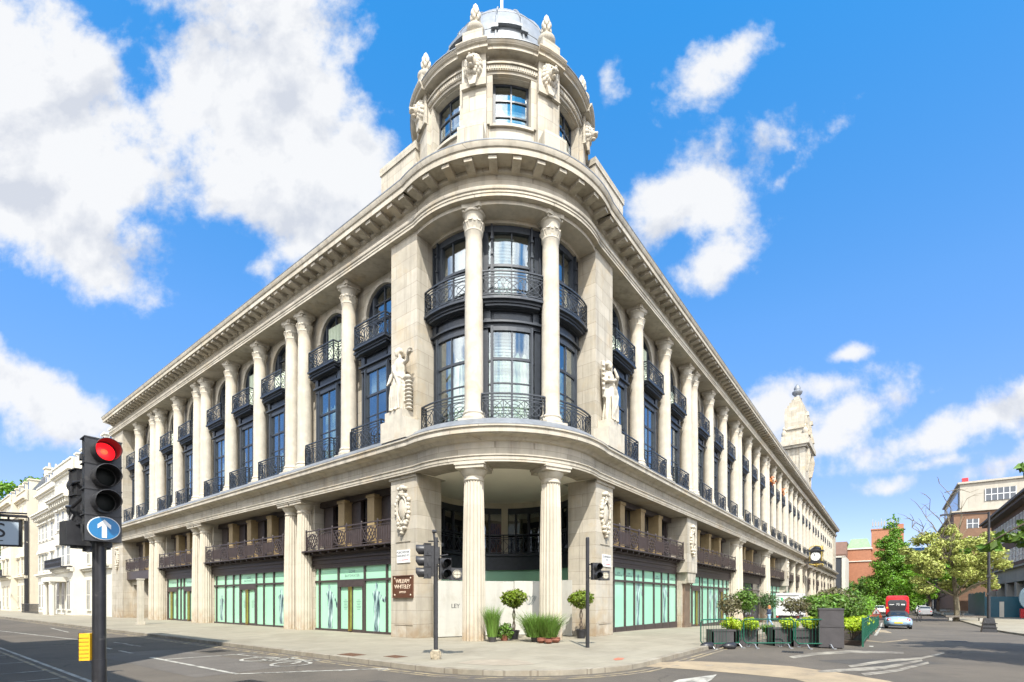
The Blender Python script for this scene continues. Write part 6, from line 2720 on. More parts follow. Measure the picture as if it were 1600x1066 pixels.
# ---- the pale blue car seen from behind: local -y is its rear
def beetle():
    Y = 42.0
    x, y, _ = at(1402.5, 979, Y)
    u, v = to_uv(x, y)
    z = zt(u) - .12
    t = thing('parked_car', 'small rounded pale blue car seen from behind, with black soft top and yellow number plate', 'car', (x, y, z), ANG - pi / 2 + .02)
    PB_ = M('pale_blue_paint', (.30, .42, .55), .25, metal=.25, spec=.7)
    n = 20
    rs = []
    for yy, w, z0, z1, k in ((-2.06, .52, .42, .70, 2.2), (-2.0, .70, .30, .86, 2.4), (-1.75, .82, .24, 1.0, 2.4), (-1.35, .90, .22, 1.06, 2.6), (-.8, .90, .2, 1.04, 3), (0, .90, .2, 1.0, 3.2), (.8, .90, .2, .99, 3), (1.4, .88, .22, .96, 2.6), (1.85, .78, .26, .84, 2.4), (2.05, .55, .38, .62, 2.2)):
        ring = []
        zc, hz = (z0 + z1) / 2, (z1 - z0) / 2
        for j in range(n):
            a = 2 * pi * j / n
            c, s_ = cos(a), sin(a)
            ring.append((w * abs(c) ** (2 / k) * (1 if c > 0 else -1), yy, zc + hz * abs(s_) ** (2 / k) * (1 if s_ > 0 else -1)))
        rs.append(ring)
    m = MB()
    m.rings(rs)
    obj('body', m, PB_, t, smooth=60)
    for sg in (-1, 1):
        for yy in (-1.28, 1.3):
            m = MB()
            m.sphere((sg * .74, yy, .52), (.20, .52, .40), 14, 10)
            obj('fender', m, PB_, t)
            wheel(t, sg * .78, yy, .33, .22)
        m = MB()
        m.sphere((sg * .62, -1.92, .78), (.15, .10, .13), 12, 8)
        obj('tail_light', m, TAIL, t)
        m = MB()
        m.sphere((sg * .62, -2.01, .78), (.065, .03, .055), 10, 6)
        obj('lamp_core', m, SIGN_WHITE, t)
    rs = []
    for yy, w, z0, z1 in ((-1.35, .60, .98, 1.06), (-1.05, .68, .98, 1.30), (-.6, .70, .98, 1.46), (0, .70, .98, 1.49), (.5, .68, .98, 1.42), (.95, .62, .96, 1.04)):
        rs.append([(-w * 1.08, yy, z0), (-w, yy, z0 + (z1 - z0) * .6), (-w * .75, yy, z1), (0, yy, z1 + .02), (w * .75, yy, z1), (w, yy, z0 + (z1 - z0) * .6), (w * 1.08, yy, z0)])
    m = MB()
    m.rings(rs)
    obj('soft_top', m, M('soft_top', (.02, .022, .024), .8), t)
    m = MB()
    m.hexa([(-.50, -1.24, 1.12), (.50, -1.24, 1.12), (.44, -.92, 1.36), (-.44, -.92, 1.36)], [(-.50, -1.28, 1.14), (.50, -1.28, 1.14), (.44, -.96, 1.38), (-.44, -.96, 1.38)])
    obj('rear_window', m, CARGLASS, t)
    m = MB()
    m.box(-.27, .27, -2.10, -2.04, .49, .60)
    obj('number_plate', m, PLATE_Y, t)
    m = MB()
    m.box(-.84, .84, -2.02, -1.6, .30, .37)
    m.box(-.6, .6, -2.06, -1.7, .23, .29)
    obj('bumper', m, CARGLASS, t)
    m = MB()
    m.sphere((0, -2.0, .82), (.06, .03, .06), 10, 6)
    obj('badge', m, CHROME, t)


beetle()


def bus():
    Y = 66.0
    x, y, _ = at(1402, 962, Y)
    u, v = to_uv(x, y)
    t = thing('bus', 'red single-deck bus on route 70 seen from behind, ahead of the pale blue car', 'bus', (x, y, zt(u) - .12), ANG - pi / 2)
    m = MB()
    n = 28
    rs = []
    for yy, w, z0, z1 in ((-.04, 1.16, .42, 2.86), (.0, 1.23, .34, 2.98), (.3, 1.26, .3, 3.05), (10.2, 1.26, .3, 3.05), (10.5, 1.2, .34, 2.9)):
        ring = []
        zc, hz = (z0 + z1) / 2, (z1 - z0) / 2
        for j in range(n):
            a = 2 * pi * j / n
            c, s_ = cos(a), sin(a)
            k = 7
            ring.append((w * abs(c) ** (2 / k) * (1 if c > 0 else -1), yy, zc + hz * abs(s_) ** (2 / k) * (1 if s_ > 0 else -1)))
        rs.append(ring)
    m.rings(rs)
    obj('body', m, RED, t, smooth=50)
    m = MB()
    m.prism([(-.98, 1.62), (.98, 1.62), (1.0, 2.2), (.80, 2.46), (-.80, 2.46), (-1.0, 2.2)], -.07, -.03, 'xz')
    obj('rear_window', m, CARGLASS, t)
    m = MB()
    m.prism([(-.84, 1.05), (.84, 1.05), (.95, 1.62), (-.95, 1.62)], -.068, -.03, 'xz')
    m.prism([(-.85, .5), (.85, .5), (.72, 1.04), (-.72, 1.04)], -.066, -.03, 'xz')
    obj('engine_cover', m, BLACK, t)
    m = MB()
    for sg in (-1, 1):
        m.box(1.262 * sg - .012, 1.262 * sg + .012, .6, 10.1, 1.3, 2.5)
    obj('side_window', m, CARGLASS, t)
    for sg in (-1, 1):
        m = MB()
        m.box(sg * 1.08 - .08, sg * 1.08 + .08, -.085, -.02, .8, 1.25)
        obj('tail_light', m, TAIL, t)
        for yy in (2.2, 8.2):
            wheel(t, sg * 1.08, yy, .46, .3)
    m = MB()
    m.box(-1.16, -.98, -.088, -.03, 1.3, 1.5)
    obj('side_marker', m, M('amber_lamp', (.8, .45, .02), .3), t)
    m = MB()
    m.box(-1.3, 1.3, .5, .7, .05, .35)
    link('route_number', text_mesh("70", .40, SIGN_WHITE, .002), t, (.05, -.075, 1.84))
    m = MB()
    m.box(-.85, -.35, -.074, -.07, 1.80, 1.88)
    m.box(.42, .80, -.074, -.07, 1.76, 1.92)
    m.box(-.3, -.18, -.074, -.07, .72, .86)
    m.box(.02, .34, -.074, -.07, .70, .88)
    obj('decal', m, SIGN_WHITE, t)


bus()
SILVER = M('silver_paint', (.42, .43, .44), .3, metal=.4)
WPAINT = M('white_paint', (.66, .66, .65), .3)
saloon('parked_car', 'silver car parked just beyond the bus', 'car', 86, -14.3, -pi / 2 + pi, SILVER)
saloon('parked_car', 'white car between the hedge and the bus', 'car', 98, -8.6, -pi / 2, WPAINT)
saloon('parked_car', 'white car farther off under the low bright green tree', 'car', 102, -14.6, pi / 2, WPAINT)
# far white car labels stay distinct


def luton_van():
    x, y, _ = W(45.5, -1.4)
    u = 45.5
    t = thing('box_van', 'white box van with a green square on its back shutter', 'van', (x, y, zt(u)), ANG - pi / 2)
    m = MB()
    m.box(-1.1, 1.1, 0, 4.4, .75, 3.05)
    for sx_ in (-1.1, 1.04):
        m.box(sx_, sx_ + .06, -.03, 0, .72, 3.08)
    m.box(-1.1, 1.1, -.03, 0, 3.0, 3.08)
    m.box(-1.1, 1.1, -.03, 0, .70, .80)
    obj('box_body', m, WPAINT, t)
    m = MB()
    for z in (1.2, 1.7, 2.2, 2.7):
        m.box(-1.03, 1.03, -.012, 0, z, z + .015)
    m.box(-1.0, 1.0, -.02, 0, 2.78, 2.84)
    obj('shutter_line', m, SIGGREY, t)
    m = MB()
    m.box(-.85, -.45, -.022, -.005, 2.2, 2.58)
    obj('green_panel', m, M('van_green', (.02, .35, .13), .5), t)
    m = MB()
    m.box(-.80, -.66, -.027, -.02, 2.26, 2.52)
    m.box(-.80, -.56, -.027, -.02, 2.26, 2.32)
    obj('mark', m, SIGN_WHITE, t)
    rs = []
    for yy, w, z0, z1 in ((4.4, .98, .45, 2.3), (5.0, .98, .45, 2.3), (5.6, .96, .45, 1.7), (6.2, .92, .5, 1.25), (6.35, .8, .6, 1.0)):
        rs.append([(-w, yy, z0), (-w, yy, z1 - .15), (-w * .9, yy, z1), (w * .9, yy, z1), (w, yy, z1 - .15), (w, yy, z0)])
    m = MB()
    m.rings(rs)
    obj('cab', m, WPAINT, t)
    m = MB()
    m.box(-.9, .9, .1, 6.0, .4, .75)
    m.box(-1.05, 1.05, -.1, .1, .42, .55)
    obj('chassis', m, BLACK, t)
    for sg in (-1, 1):
        for yy in (1.1, 5.2):
            wheel(t, sg * .88, yy, .36, .25)
        m = MB()
        m.box(sg * .95 - .08, sg * .95 + .08, -.12, -.05, .48, .62)
        obj('tail_light', m, TAIL, t)


luton_van()

# roadworks sign
x, y, z = G(1369, 968)
t = thing('roadworks_sign', 'red and white triangular roadworks sign on an orange stand beside the planted strip', 'sign', (x, y, z), ANG - pi / 2)


def tri(s):
    return [(-s, .62), (s, .62), (0, .62 + 1.72 * s)]


m = MB()
m.prism(tri(.52), -.02, .02, 'xz')
obj('border', m, RED, t)
m = MB()
m.prism([(-.36, .71), (.36, .71), (0, 1.34)], -.026, -.018, 'xz')
obj('face', m, SIGN_WHITE, t)
m = MB()
m.prism([(-.12, .76), (.12, .76), (.05, .95), (.02, 1.08), (-.05, 1.05), (-.05, .92)], -.031, -.024, 'xz')
obj('symbol', m, INKB, t)
m = MB()
for sg in (-1, 1):
    m.tube([(sg * .5, -.25, .0), (sg * .4, 0, .65)], .03, 6)
    m.tube([(sg * .5, .25, .0), (sg * .4, 0, .65)], .03, 6)
m.box(-.6, .6, -.12, .12, .28, .52)
obj('stand', m, M('orange_stand', (.62, .10, .02), .6), t)

# street lamp
X, Y, Z = G(1545, 978)
Y = 36.0
X = 745 / 767 * Y
u, v = to_uv(X, Y)
t = thing('street_lamp', 'tall black street lamp with a thin arm and square base on the east pavement', 'street lamp', (X, Y, zt(u)), ANG)
m = MB()
m.tube([(0, 0, .9), (0, 0, 8.7)], .10, 10, .07)
m.hexa([(-.42, -.42, -.15), (.42, -.42, -.15), (.42, .42, -.15), (-.42, .42, -.15)], [(-.27, -.27, .9), (.27, -.27, .9), (.27, .27, .9), (-.27, .27, .9)])
for zz in (.2, .5):
    m.box(-.42, .42, -.42, .42, zz, zz + .05)
for zz in (2.6, 3.9):
    m.box(-.12, .12, -.12, .12, zz, zz + .18)
obj('pole', m, BLACK, t)
m = MB()
m.tube([(0, 0, 8.6), (.0, 1.6, 8.75), (0, 2.3, 8.75)], .035, 6)
m.box(-.12, .12, 2.1, 2.7, 8.68, 8.78)
obj('arm', m, BLACK, t)

# timber benches / low planters at the foot of the blossoming tree
WOOD = M('grey_timber', (.14, .12, .10), .85, var=.35, vscale=4, joints=(2.0, .12, .008, .1, False))
for (px, py, L, lab) in ((1508, 970, 3.4, 'low dark timber bench nearest the street lamp'), (1488, 961, 3.2, 'grey timber bench behind, beside the blossoming tree trunk'), (1470, 955, 3.2, 'farther timber bench under the blossoming tree')):
    X, Y, Z = G(px, py, 0)
    t = thing('timber_bench', lab, 'bench', (X, Y, Z), ANG + pi / 2 + .1, 'timber benches on the east pavement')
    m = MB()
    m.box(-L / 2, L / 2, -.32, .32, .38, .52)
    for i in range(5):
        m.box(-L / 2, L / 2, -.32 + .13 * i, -.32 + .13 * i + .11, .52, .56)
    obj('seat', m, WOOD, t)
    for sg in (-1, 1):
        m = MB()
        m.box(sg * L * .38 - .14, sg * L * .38 + .14, -.28, .28, 0, .38)
        obj('leg', m, CONC, t)

# parked bicycle
X, Y, Z = G(1436, 972)
t = thing('bicycle', 'black bicycle leaning in the road near the pale blue car', 'bicycle', (X, Y, Z), .6)
for cx_ in (-.52, .52):
    m = MB()
    m.tube([(cx_ + .33 * cos(i * pi / 10), 0, .34 + .33 * sin(i * pi / 10)) for i in range(21)], .022, 6)
    for i in range(6):
        a = i * pi / 6
        m.tube([(cx_ - .32 * cos(a), 0, .34 - .32 * sin(a)), (cx_ + .32 * cos(a), 0, .34 + .32 * sin(a))], .004, 3)
    obj('wheel', m, TYRE, t)
m = MB()
for a, b in (((-.52, 0, .34), (-.05, 0, .32)), ((-.05, 0, .32), (-.2, 0, .82)), ((-.2, 0, .75), (.36, 0, .78)), ((-.05, 0, .32), (.36, 0, .74)), ((-.52, 0, .34), (-.18, 0, .74)), ((.52, 0, .34), (.34, 0, .95)), ((.34, -.25, .98), (.34, .25, .98))):
    m.tube([a, b], .02, 6)
obj('frame', m, BLACK, t)
m = MB()
m.sphere((-.22, 0, .86), (.14, .07, .04), 10, 6)
obj('saddle', m, BLACK, t)

# stone bollard by the garage
x, y, _ = W(-1.9, 26.6)
t = thing('entrance_post', 'slim pale stone post standing in the pavement before the garage entrance', 'post', W(-3.0, 28.0), ANG)
m = MB()
m.box(-.15, .15, -.15, .15, 0, 2.85)
obj('shaft', m, STONE2, t)
m = MB()
m.box(-.20, .20, -.20, .20, -.02, .16)
m.box(-.18, .18, -.18, .18, 2.85, 2.93)
obj('trim', m, STONE2, t)


# ================================================================== trees of the street
rnd = random.Random(5)
x, y, _ = at(1397, 930, 95)
u, _v = to_uv(x, y)
g0 = zt(u) - .12
bl = []
for i in range(24):
    tt = i / 23
    zz = 1.8 + 16.8 * tt
    w = 4.6 * (1 - tt) ** .62 + .35
    for j in range(7 if tt < .75 else 4):
        a = rnd.uniform(0, 2 * pi)
        q = w * rnd.uniform(.4, .95)
        bl.append((q * cos(a), q * sin(a), zz + rnd.uniform(-.5, .5), max(.3, w * rnd.uniform(.22, .42)), .7))
for i in range(14):
    tt = i / 14
    bl.append((0, 0, 2.2 + 16 * tt, (4.6 * (1 - tt) ** .62 + .35) * .62, .9))
tree('conifer', 'tall conical bright green tree over the bus', (x, y, g0), .32, (0, 0, 15), bl, 34000, .2, M('conifer_leaf', (.115, .24, .016), .5, island=.45, trans=.25), rnd, 12, 1.8, .6, hollow=.3)
# big tree with pale yellow green leaves and bare twigs on top
x, y, _ = at(1494, 940, 56)
g0 = zt(to_uv(x, y)[0])


def bare_top(m, r_):
    for (dx, dz, L) in ((-3.6, 10.2, 4.6), (-2.6, 11.0, 5.2), (-1.4, 11.6, 7.4), (-.4, 11.6, 4.2), (.6, 11.3, 4.6), (-4.4, 9.4, 3.6), (-5.0, 10.0, 2.4)):
        p = Vector((dx * .35, 0, 7.0))
        pts = [p]
        for i in range(6):
            f = (i + 1) / 6
            pts.append(Vector((dx * (.35 + .65 * f) + r_.gauss(0, .18), r_.gauss(0, .3), 7.0 + (dz - 7 + L * .55) * f)))
        m.tube(pts, .085, 6, .025)
        for i in range(2, 7):
            q = pts[i]
            for s_ in range(2):
                e = q + Vector((r_.uniform(-1.3, 1.3), r_.gauss(0, .4), r_.uniform(.2, 1.3)))
                m.tube([q, q.lerp(e, .5) + Vector((0, 0, .15)), e], .035, 5, .012)
    q = Vector((-1.3, 0, 14.6))
    m.tube([q, (0.3, 0, 15.0), (1.6, 0, 14.6), (2.7, .1, 15.0)], .05, 5, .015)


bl = blob_cloud(rnd, 64, (-.4, 0, 6.9), (5.0, 3.8, 3.5), .5, 1.1, .75) + blob_cloud(rnd, 8, (-.6, 0, 8.8), (3.2, 2.2, 1.2), .3, .6, .8) + [(3.8, 0, 4.2, .8, .6), (4.4, .2, 3.8, .6, .6), (-3.6, 0, 3.6, 1.0, .7), (-4.4, 0, 4.6, .8, .7)]
tree('street_tree', 'spreading yellow green tree with bare twisted branches rising from its top', (x, y, g0), .30, (-.5, 0, 7.0), bl, 27000, .15, LEAF_Y, rnd, 9, 3.4, 1.6, BARK2, None, bare_top, hollow=.15)
# little knots of young leaves on the bare branches are part of that crown
x, y, _ = at(1452, 930, 78)
g0 = zt(to_uv(x, y)[0])
bl = blob_cloud(rnd, 30, (-.5, 0, 5.4), (4.6, 2.6, 3.3), .6, 1.1, .8)
tree('street_tree', 'low bright green tree between the bus and the yellow green tree', (x, y, g0), .25, (0, 0, 4), bl, 14000, .17, LEAF_B, rnd, 7, 1.8, 1.2, hollow=.25)
x, y, _ = at(1466, 930, 100)
bl = blob_cloud(rnd, 34, (1.5, 0, 7.5), (6.5, 2.6, 4.0), .8, 1.5, .8)
tree('street_tree', 'dark green tree behind the spreading yellow green tree', (x, y, zt(99)), .28, (0, 0, 6), bl, 6000, .22, LEAF, rnd, 7, 2.2, 1.4, hollow=.25)
for (px, Y_, s_, lab) in ((1334, 150, 1.0, 'small rounded dark green tree just past the end of the store'), (1352, 146, 1.05, 'small rounded dark green tree in front of the orange brick block')):
    x, y, _ = at(px, 930, Y_)
    bl = blob_cloud(rnd, 18, (0, 0, 5.2 * s_), (2.3 * s_, 2.3 * s_, 3.2 * s_), .9, 1.4, .9)
    tree('street_tree', lab, (x, y, zt(150)), .2, (0, 0, 4.5), bl, 3500, .26, LEAF, rnd, 6, 1.4, 1.2, hollow=.3)
# the large plane tree beside the viewpoint at the right; its boughs reach into the street
bl = blob_cloud(rnd, 34, (.3, .0, 6.9), (2.9, 3.4, 2.4), .8, 1.3, .75)
bl += blob_cloud(rnd, 16, (-3.4, -3.0, 6.2), (1.9, 2.0, 1.4), .7, 1.1, .75)
bl += [(-3.15, 2.95, 5.75, .34, .6), (-2.75, 3.0, 5.7, .45, .6), (-3.5, 3.2, 3.62, .40, .5), (-3.0, 3.0, 3.95, .5, .55), (-2.6, 3.0, 4.4, .5, .6), (-4.0, 3.4, 3.35, .30, .45), (-2.9, 3.3, 3.45, .3, .5), (-2.4, 3.2, 4.9, .45, .6), (-4.5, 3.6, 3.25, .2, .4), (-2.7, 3.2, 5.2, .3, .6)]


def boughs(m, r_):
    for e in ((-2.8, 2.9, 5.7), (-4.2, 3.4, 3.4), (-2.6, 3.0, 4.5)):
        m.tube([(0, 0, 5.0), (e[0] * .5, e[1] * .5, max(5.2, e[2] + .5)), e], .09, 6, .015)


tree('plane_tree', 'large leafy tree whose bough hangs over the brown brick block', (19, 12, zt(10) - .1), .34, (.3, .3, 7.5), bl, 30000, .15, LEAF, rnd, 9, 2.6, 1.6, BARK, None, boughs, hollow=.2)


# ================================================================== buildings around
def wbox(m, u0, u1, v0, v1, z0, z1):
    m.box(u0, u1, v0, v1, z0, z1)


def win_v(m_f, m_g, u, v, w, z0, z1, out=-1, nb=2, nt=2, fw=.07):
    "window on a wall facing -v (out=-1): frame proud of a recessed dark pane"
    y0, y1 = (v - .06, v + .1)
    m_g.box(u - w, u + w, v - .012, v + .05, z0, z1)
    for x in [u - w, u + w] + [u - w + 2 * w * i / nb for i in range(1, nb)]:
        m_f.box(x - fw / 2, x + fw / 2, y0, y1, z0, z1)
    for z in [z0, z1] + [z0 + (z1 - z0) * i / nt for i in range(1, nt)]:
        m_f.box(u - w - fw / 2, u + w + fw / 2, y0 + .004, y1, z - fw / 2, z + fw / 2)


# ---- white stucco terraces beyond the store, fronts in the plane u = 0
def terrace(name, label, v0, v1, front, wallm, bays, H, proj, seed, mansard=True, chim=()):
    t = thing(name, label, 'terrace house', (CX, CY, 0), ANG, 'stucco terraces beyond the store')
    m = MB()
    u0 = front
    wbox(m, u0, u0 + 14, v0, v1, -1, H)
    for (a, b, d) in proj:
        wbox(m, u0 - d, u0 + .5, a, b, -1, H - .02)
    obj('wall', m, wallm, t)

    def face(v):
        for a, b, d in proj:
            if a <= v <= b:
                return u0 - d
        return u0
    cuts = sorted({v0, v1} | {x for a, b, d in proj for x in (a, b)})
    for a, b in zip(cuts, cuts[1:]):
        f = face((a + b) / 2)
        zz = H - 15.35
        for nm_, rows in (('string_course', ((4.55, 4.75, .25), (4.75, 4.95, .45))), ('string_course', ((8.0, 8.12, .06),)), ('cornice', ((11.0, 11.2, .22), (11.2, 11.45, .75), (11.45, 11.6, .9))), ('parapet', ((13.9, 14.1, .2), (14.1, 14.35, .45), (14.35, 15.2, .12), (15.2, 15.35, .22)))):
            cm = MB()
            for z0, z1, o in rows:
                cm.box(f - o, f + .1, a - (.0 if a > v0 else .1), b, z0 + zz * (z0 > 6), z1 + zz * (z0 > 6))
            if nm_ == 'cornice':
                n_ = int((b - a) / .9)
                for i in range(n_):
                    v = a + (b - a) * (i + .5) / n_
                    cm.box(f - .6, f, v - .1, v + .1, 10.75 + zz, 11.2 + zz)
            obj(nm_, cm, wallm, t)
    zz = H - 15.35
    for v in bays:
        f = face(v)
        for k, (z0, z1, w, kind) in enumerate(((5.3, 7.4, .55, 'p'), (8.3, 10.1, .5, 'p'), (9.6 + 1.0, 9.6 + 1.0, 0, ''), (12.1, 13.3, .28, 'a'), (.6, 3.6, .62, 'g'))):
            if not kind:
                continue
            dz = zz * (z0 > 8)
            fr, g = MB(), MB()
            g.box(f - .075, f + .1, v - w, v + w, z0 + dz, z1 + dz)
            for vv in (v - w - .09, v + w, v - .03):
                fr.box(f - .10, f + .1, vv, vv + (.09 if vv != v - .03 else .06), z0 + dz, z1 + dz)
            fr.box(f - .16, f + .1, v - w - .16, v + w + .16, z0 + dz - .14, z0 + dz)
            fr.box(f - .08, f + .1, v - w, v + w, (z0 + z1) / 2 + dz - .03, (z0 + z1) / 2 + dz + .03)
            if kind == 'p':
                fr.box(f - .14, f + .1, v - w - .2, v + w + .2, z1 + dz, z1 + dz + .16)
                fr.box(f - .32, f + .1, v - w - .32, v + w + .32, z1 + dz + .16, z1 + dz + .32)
                if k == 0:
                    fr.hexa([(f - .3, v - w - .3, z1 + dz + .32), (f + .1, v - w - .3, z1 + dz + .32), (f + .1, v + w + .3, z1 + dz + .32), (f - .3, v + w + .3, z1 + dz + .32)],
                            [(f - .3, v - .05, z1 + dz + .62), (f + .1, v - .05, z1 + dz + .62), (f + .1, v + .05, z1 + dz + .62), (f - .3, v + .05, z1 + dz + .62)])
            else:
                fr.box(f - .10, f + .1, v - w - .12, v + w + .12, z1 + dz, z1 + dz + .12)
            o = obj('window', fr, wallm, t, smooth=0)
            obj('pane', g, DIMGLASS, o, smooth=0)
    bm_ = MB()
    for a, b, d in proj:
        f = u0 - d - .95
        bm_.box(f, u0, a + .3, b - .3, 4.95, 5.08)
        n_ = int((b - a) / .3)
        for i in range(n_ + 1):
            v = a + .3 + (b - a - .6) * i / n_
            bm_.tube([(f + .05, v, 5.08), (f + .05, v, 5.9)], .03, 4)
            if i % 2:
                bm_.sphere((f + .05, v, 5.5), (.04, .13, .2), 6, 4)
        bm_.tube([(f + .05, a + .3, 5.92), (f + .05, b - .3, 5.92)], .05, 4)
    obj('balcony', bm_, BLACK, t)
    if mansard:
        m = MB()
        m.hexa([(u0 + .5, v0 + .3, H - .2), (u0 + 13, v0 + .3, H - .2), (u0 + 13, v1 - .3, H - .2), (u0 + .5, v1 - .3, H - .2)], [(u0 + 2.2, v0 + .8, H + 2.6), (u0 + 11, v0 + .8, H + 2.6), (u0 + 11, v1 - .8, H + 2.6), (u0 + 2.2, v1 - .8, H + 2.6)])
        r = obj('roof', m, SLATE, t)
        for v in bays[::1]:
            m = MB()
            m.box(u0 + .55, u0 + 2.4, v - .5, v + .5, H, H + 1.75)
            m.box(u0 + .45, u0 + 2.5, v - .62, v + .62, H + 1.7, H + 1.88)
            d_ = obj('dormer', m, wallm, r)
            m = MB()
            m.box(u0 + .53, u0 + .56, v - .3, v + .3, H + .35, H + 1.5)
            obj('pane', m, DIMGLASS, d_)
        for cv in chim:
            m = MB()
            m.box(u0 + 2.0, u0 + 5, cv - .6, cv + .6, H, H + 3.6)
            m.box(u0 + 1.9, u0 + 5.1, cv - .7, cv + .7, H + 3.3, H + 3.5)
            for q in range(4):
                m.lathe([(.16, H + 3.6), (.13, H + 4.3)], u0 + 2.5 + q * .7, cv, 8)
            obj('chimney', m, wallm, r)
    return t


ta = terrace('stucco_terrace', 'long white stucco terrace with balconies and slate mansard, adjoining the store', 47.4, 80.5, .15, STUCCO, [50, 52.6, 55.2, 58.6, 61.0, 63.4, 67.0, 69.4, 71.8, 75.0, 77.0, 79.0], 16.4, [(57, 65.5, .9)], 1, chim=(48.6, 66, 80))
m = MB()
for v in (59.6, 62.9):
    m.lathe([(.24, -.5), (.22, 3.2), (.30, 3.3), (.30, 3.5)], -1.9, v, 10)
m.box(-2.2, 0, 59.2, 63.3, 3.5, 4.0)
obj('porch', m, STUCCO, ta)
m = MB()
for i in range(26):
    m.box(-1.9, -1.86, 67 + i * .4, 67.05 + i * .4, -.1, 1.1)
m.box(-1.92, -1.84, 67, 77.4, 1.05, 1.12)
obj('area_railing', m, BLACK, ta)
tb = terrace('stucco_terrace', 'cream stucco house beyond the white terrace, its bare side wall showing', 84.0, 106.0, -.5, STUCCO2, [86.5, 89.5, 93, 96.5, 100, 103.5], 16.8, [(90.5, 99.5, .7)], 2, chim=(85.0, 105))
m = MB()
m.box(3, 14, 80.5, 84.0, -1, 13)
obj('side_wall', m, BRICK_D, tb)
m = MB()
m.box(-.6, -.3, 83.9, 84.02, 0, 13)
m.tube([(-.62, 84.3, 0), (-.62, 84.3, 13)], .08, 6)
obj('downpipe', m, BLACK, tb)
# garden trees behind the terraces
for (u, v, s_, mt, lab) in ((-2, 122, 1.35, LEAF_B, 'big bright green tree beyond the end of the cream house'), (6, 131, 1.75, LEAF_B, 'tall green tree rising behind the cream house roof'), (12, 142, 2.05, LEAF, 'tallest green tree, behind the chimneys of the stucco houses')):
    x, y, _ = W(u, v)
    bl = blob_cloud(rnd, 40, (0, 0, 9.8 * s_), (5.6 * s_, 5.6 * s_, 5.4 * s_), 1.3, 2.3, .85)
    tree('garden_tree', lab, (x, y, 0), .5, (0, 0, 9 * s_), bl, 9000, .36, mt, rnd, 9, 4, 2.4, hollow=.3)
# slim lamp post on the far left pavement
t = thing('street_lamp', 'slim grey lamp post far off in front of the cream stucco house', 'street lamp', W(-3.5, 87), ANG)
m = MB()
m.tube([(0, 0, -.1), (0, 0, 6.4)], .08, 8, .05)
m.tube([(0, 0, 6.4), (-.2, 1.4, 6.5)], .04, 6)
m.box(-.35, -.05, 1.2, 1.9, 6.46, 6.56)
m.lathe([(.14, 0), (.12, .9), (.08, 1.0)], n=8)
obj('pole', m, SIGGREY, t)

# ---- east side of the street: long brick building over a concrete shop floor
t = thing('brick_building', 'long brown brick block with white windows above a pale concrete shop floor', 'building', (CX, CY, 0), ANG)
m = MB()
m.box(68, 118, -40, -25.6, 6.0, 15.6)
obj('wall', m, BRICK_D, t)
m = MB()
m.box(67, 119, -40, -24.4, 15.6, 16.0)
m.box(66.6, 119.4, -40, -24.0, 16.0, 16.35)
obj('eaves', m, M('eaves_brown', (.10, .075, .06), .7), t)
m = MB()
m.box(68, 118, -40, -25.3, 4.4, 6.6)
m.box(68, 118, -40, -24.9, 6.5, 6.75)
for u in (68, 76.5, 84.6, 92.5, 100.5, 109, 117):
    m.box(u, u + 1.4, -40, -25.3, -2, 4.5)
obj('concrete_floor', m, CONC, t)
m = MB()
m.box(68.2, 117.8, -40, -26.4, -2, 4.5)
obj('shop_glazing', m, DIMGLASS, t)
for z0, z1, step in ((7.6, 9.8, 2.6), (11.4, 14.6, 2.6)):
    u = 70.2
    while u < 117:
        fr, g = MB(), MB()
        win_v(fr, g, u, -25.6, .85, z0, z1, nb=3, nt=3, fw=.10)
        fr.v = [(a, 2 * -25.6 - b, c) for a, b, c in fr.v]
        g.v = [(a, 2 * -25.6 - b, c) for a, b, c in g.v]
        o = obj('window', fr, SIGN_WHITE, t, smooth=0)
        obj('pane', g, DIMGLASS, o, smooth=0)
        u += step
m = MB()
m.box(88, 92, -27, -26.3, .4, 4.2)
obj('planted_window', m, M('window_greenery', (.06, .17, .02), .8, var=.5, vscale=2), t)
x, y, z = W(104, -24.6)
ts = thing('banner_sign', 'dark red projecting banner sign with a white emblem on the concrete shop front', 'sign', (x, y, 3.2), ANG)
m = MB()
m.box(-.06, .06, -.1, 1.1, 0, 2.0)
obj('panel', m, M('crimson', (.28, .01, .03), .5), ts)
m = MB()
m.sphere((-.065, .5, 1.7), (.02, .25, .15), 8, 6)
m.box(-.07, -.06, .1, .9, .1, .18)
obj('emblem', m, SIGN_WHITE, ts)
m = MB()
m.box(-.08, .08, -.3, 1.2, 2.0, 2.12)
obj('bracket', m, BLACK, ts)
x, y, z = W(76.5, -24.2)
ts = thing('advert_column', 'pale oval advert stand with a red foot', 'advert', (x, y, zt(70)), ANG)
m = MB()
N = 20
m.prism([(1.0 * cos(2 * pi * i / N), 2.6 + 1.5 * sin(2 * pi * i / N)) for i in range(N)], -.15, .15, 'yz')
obj('face', m, M('pale_blue_print', (.40, .55, .62), .4, var=.15, vscale=1), ts)
m = MB()
m.box(-.3, .3, -.9, .9, 0, 1.2)
obj('foot', m, RED, ts)
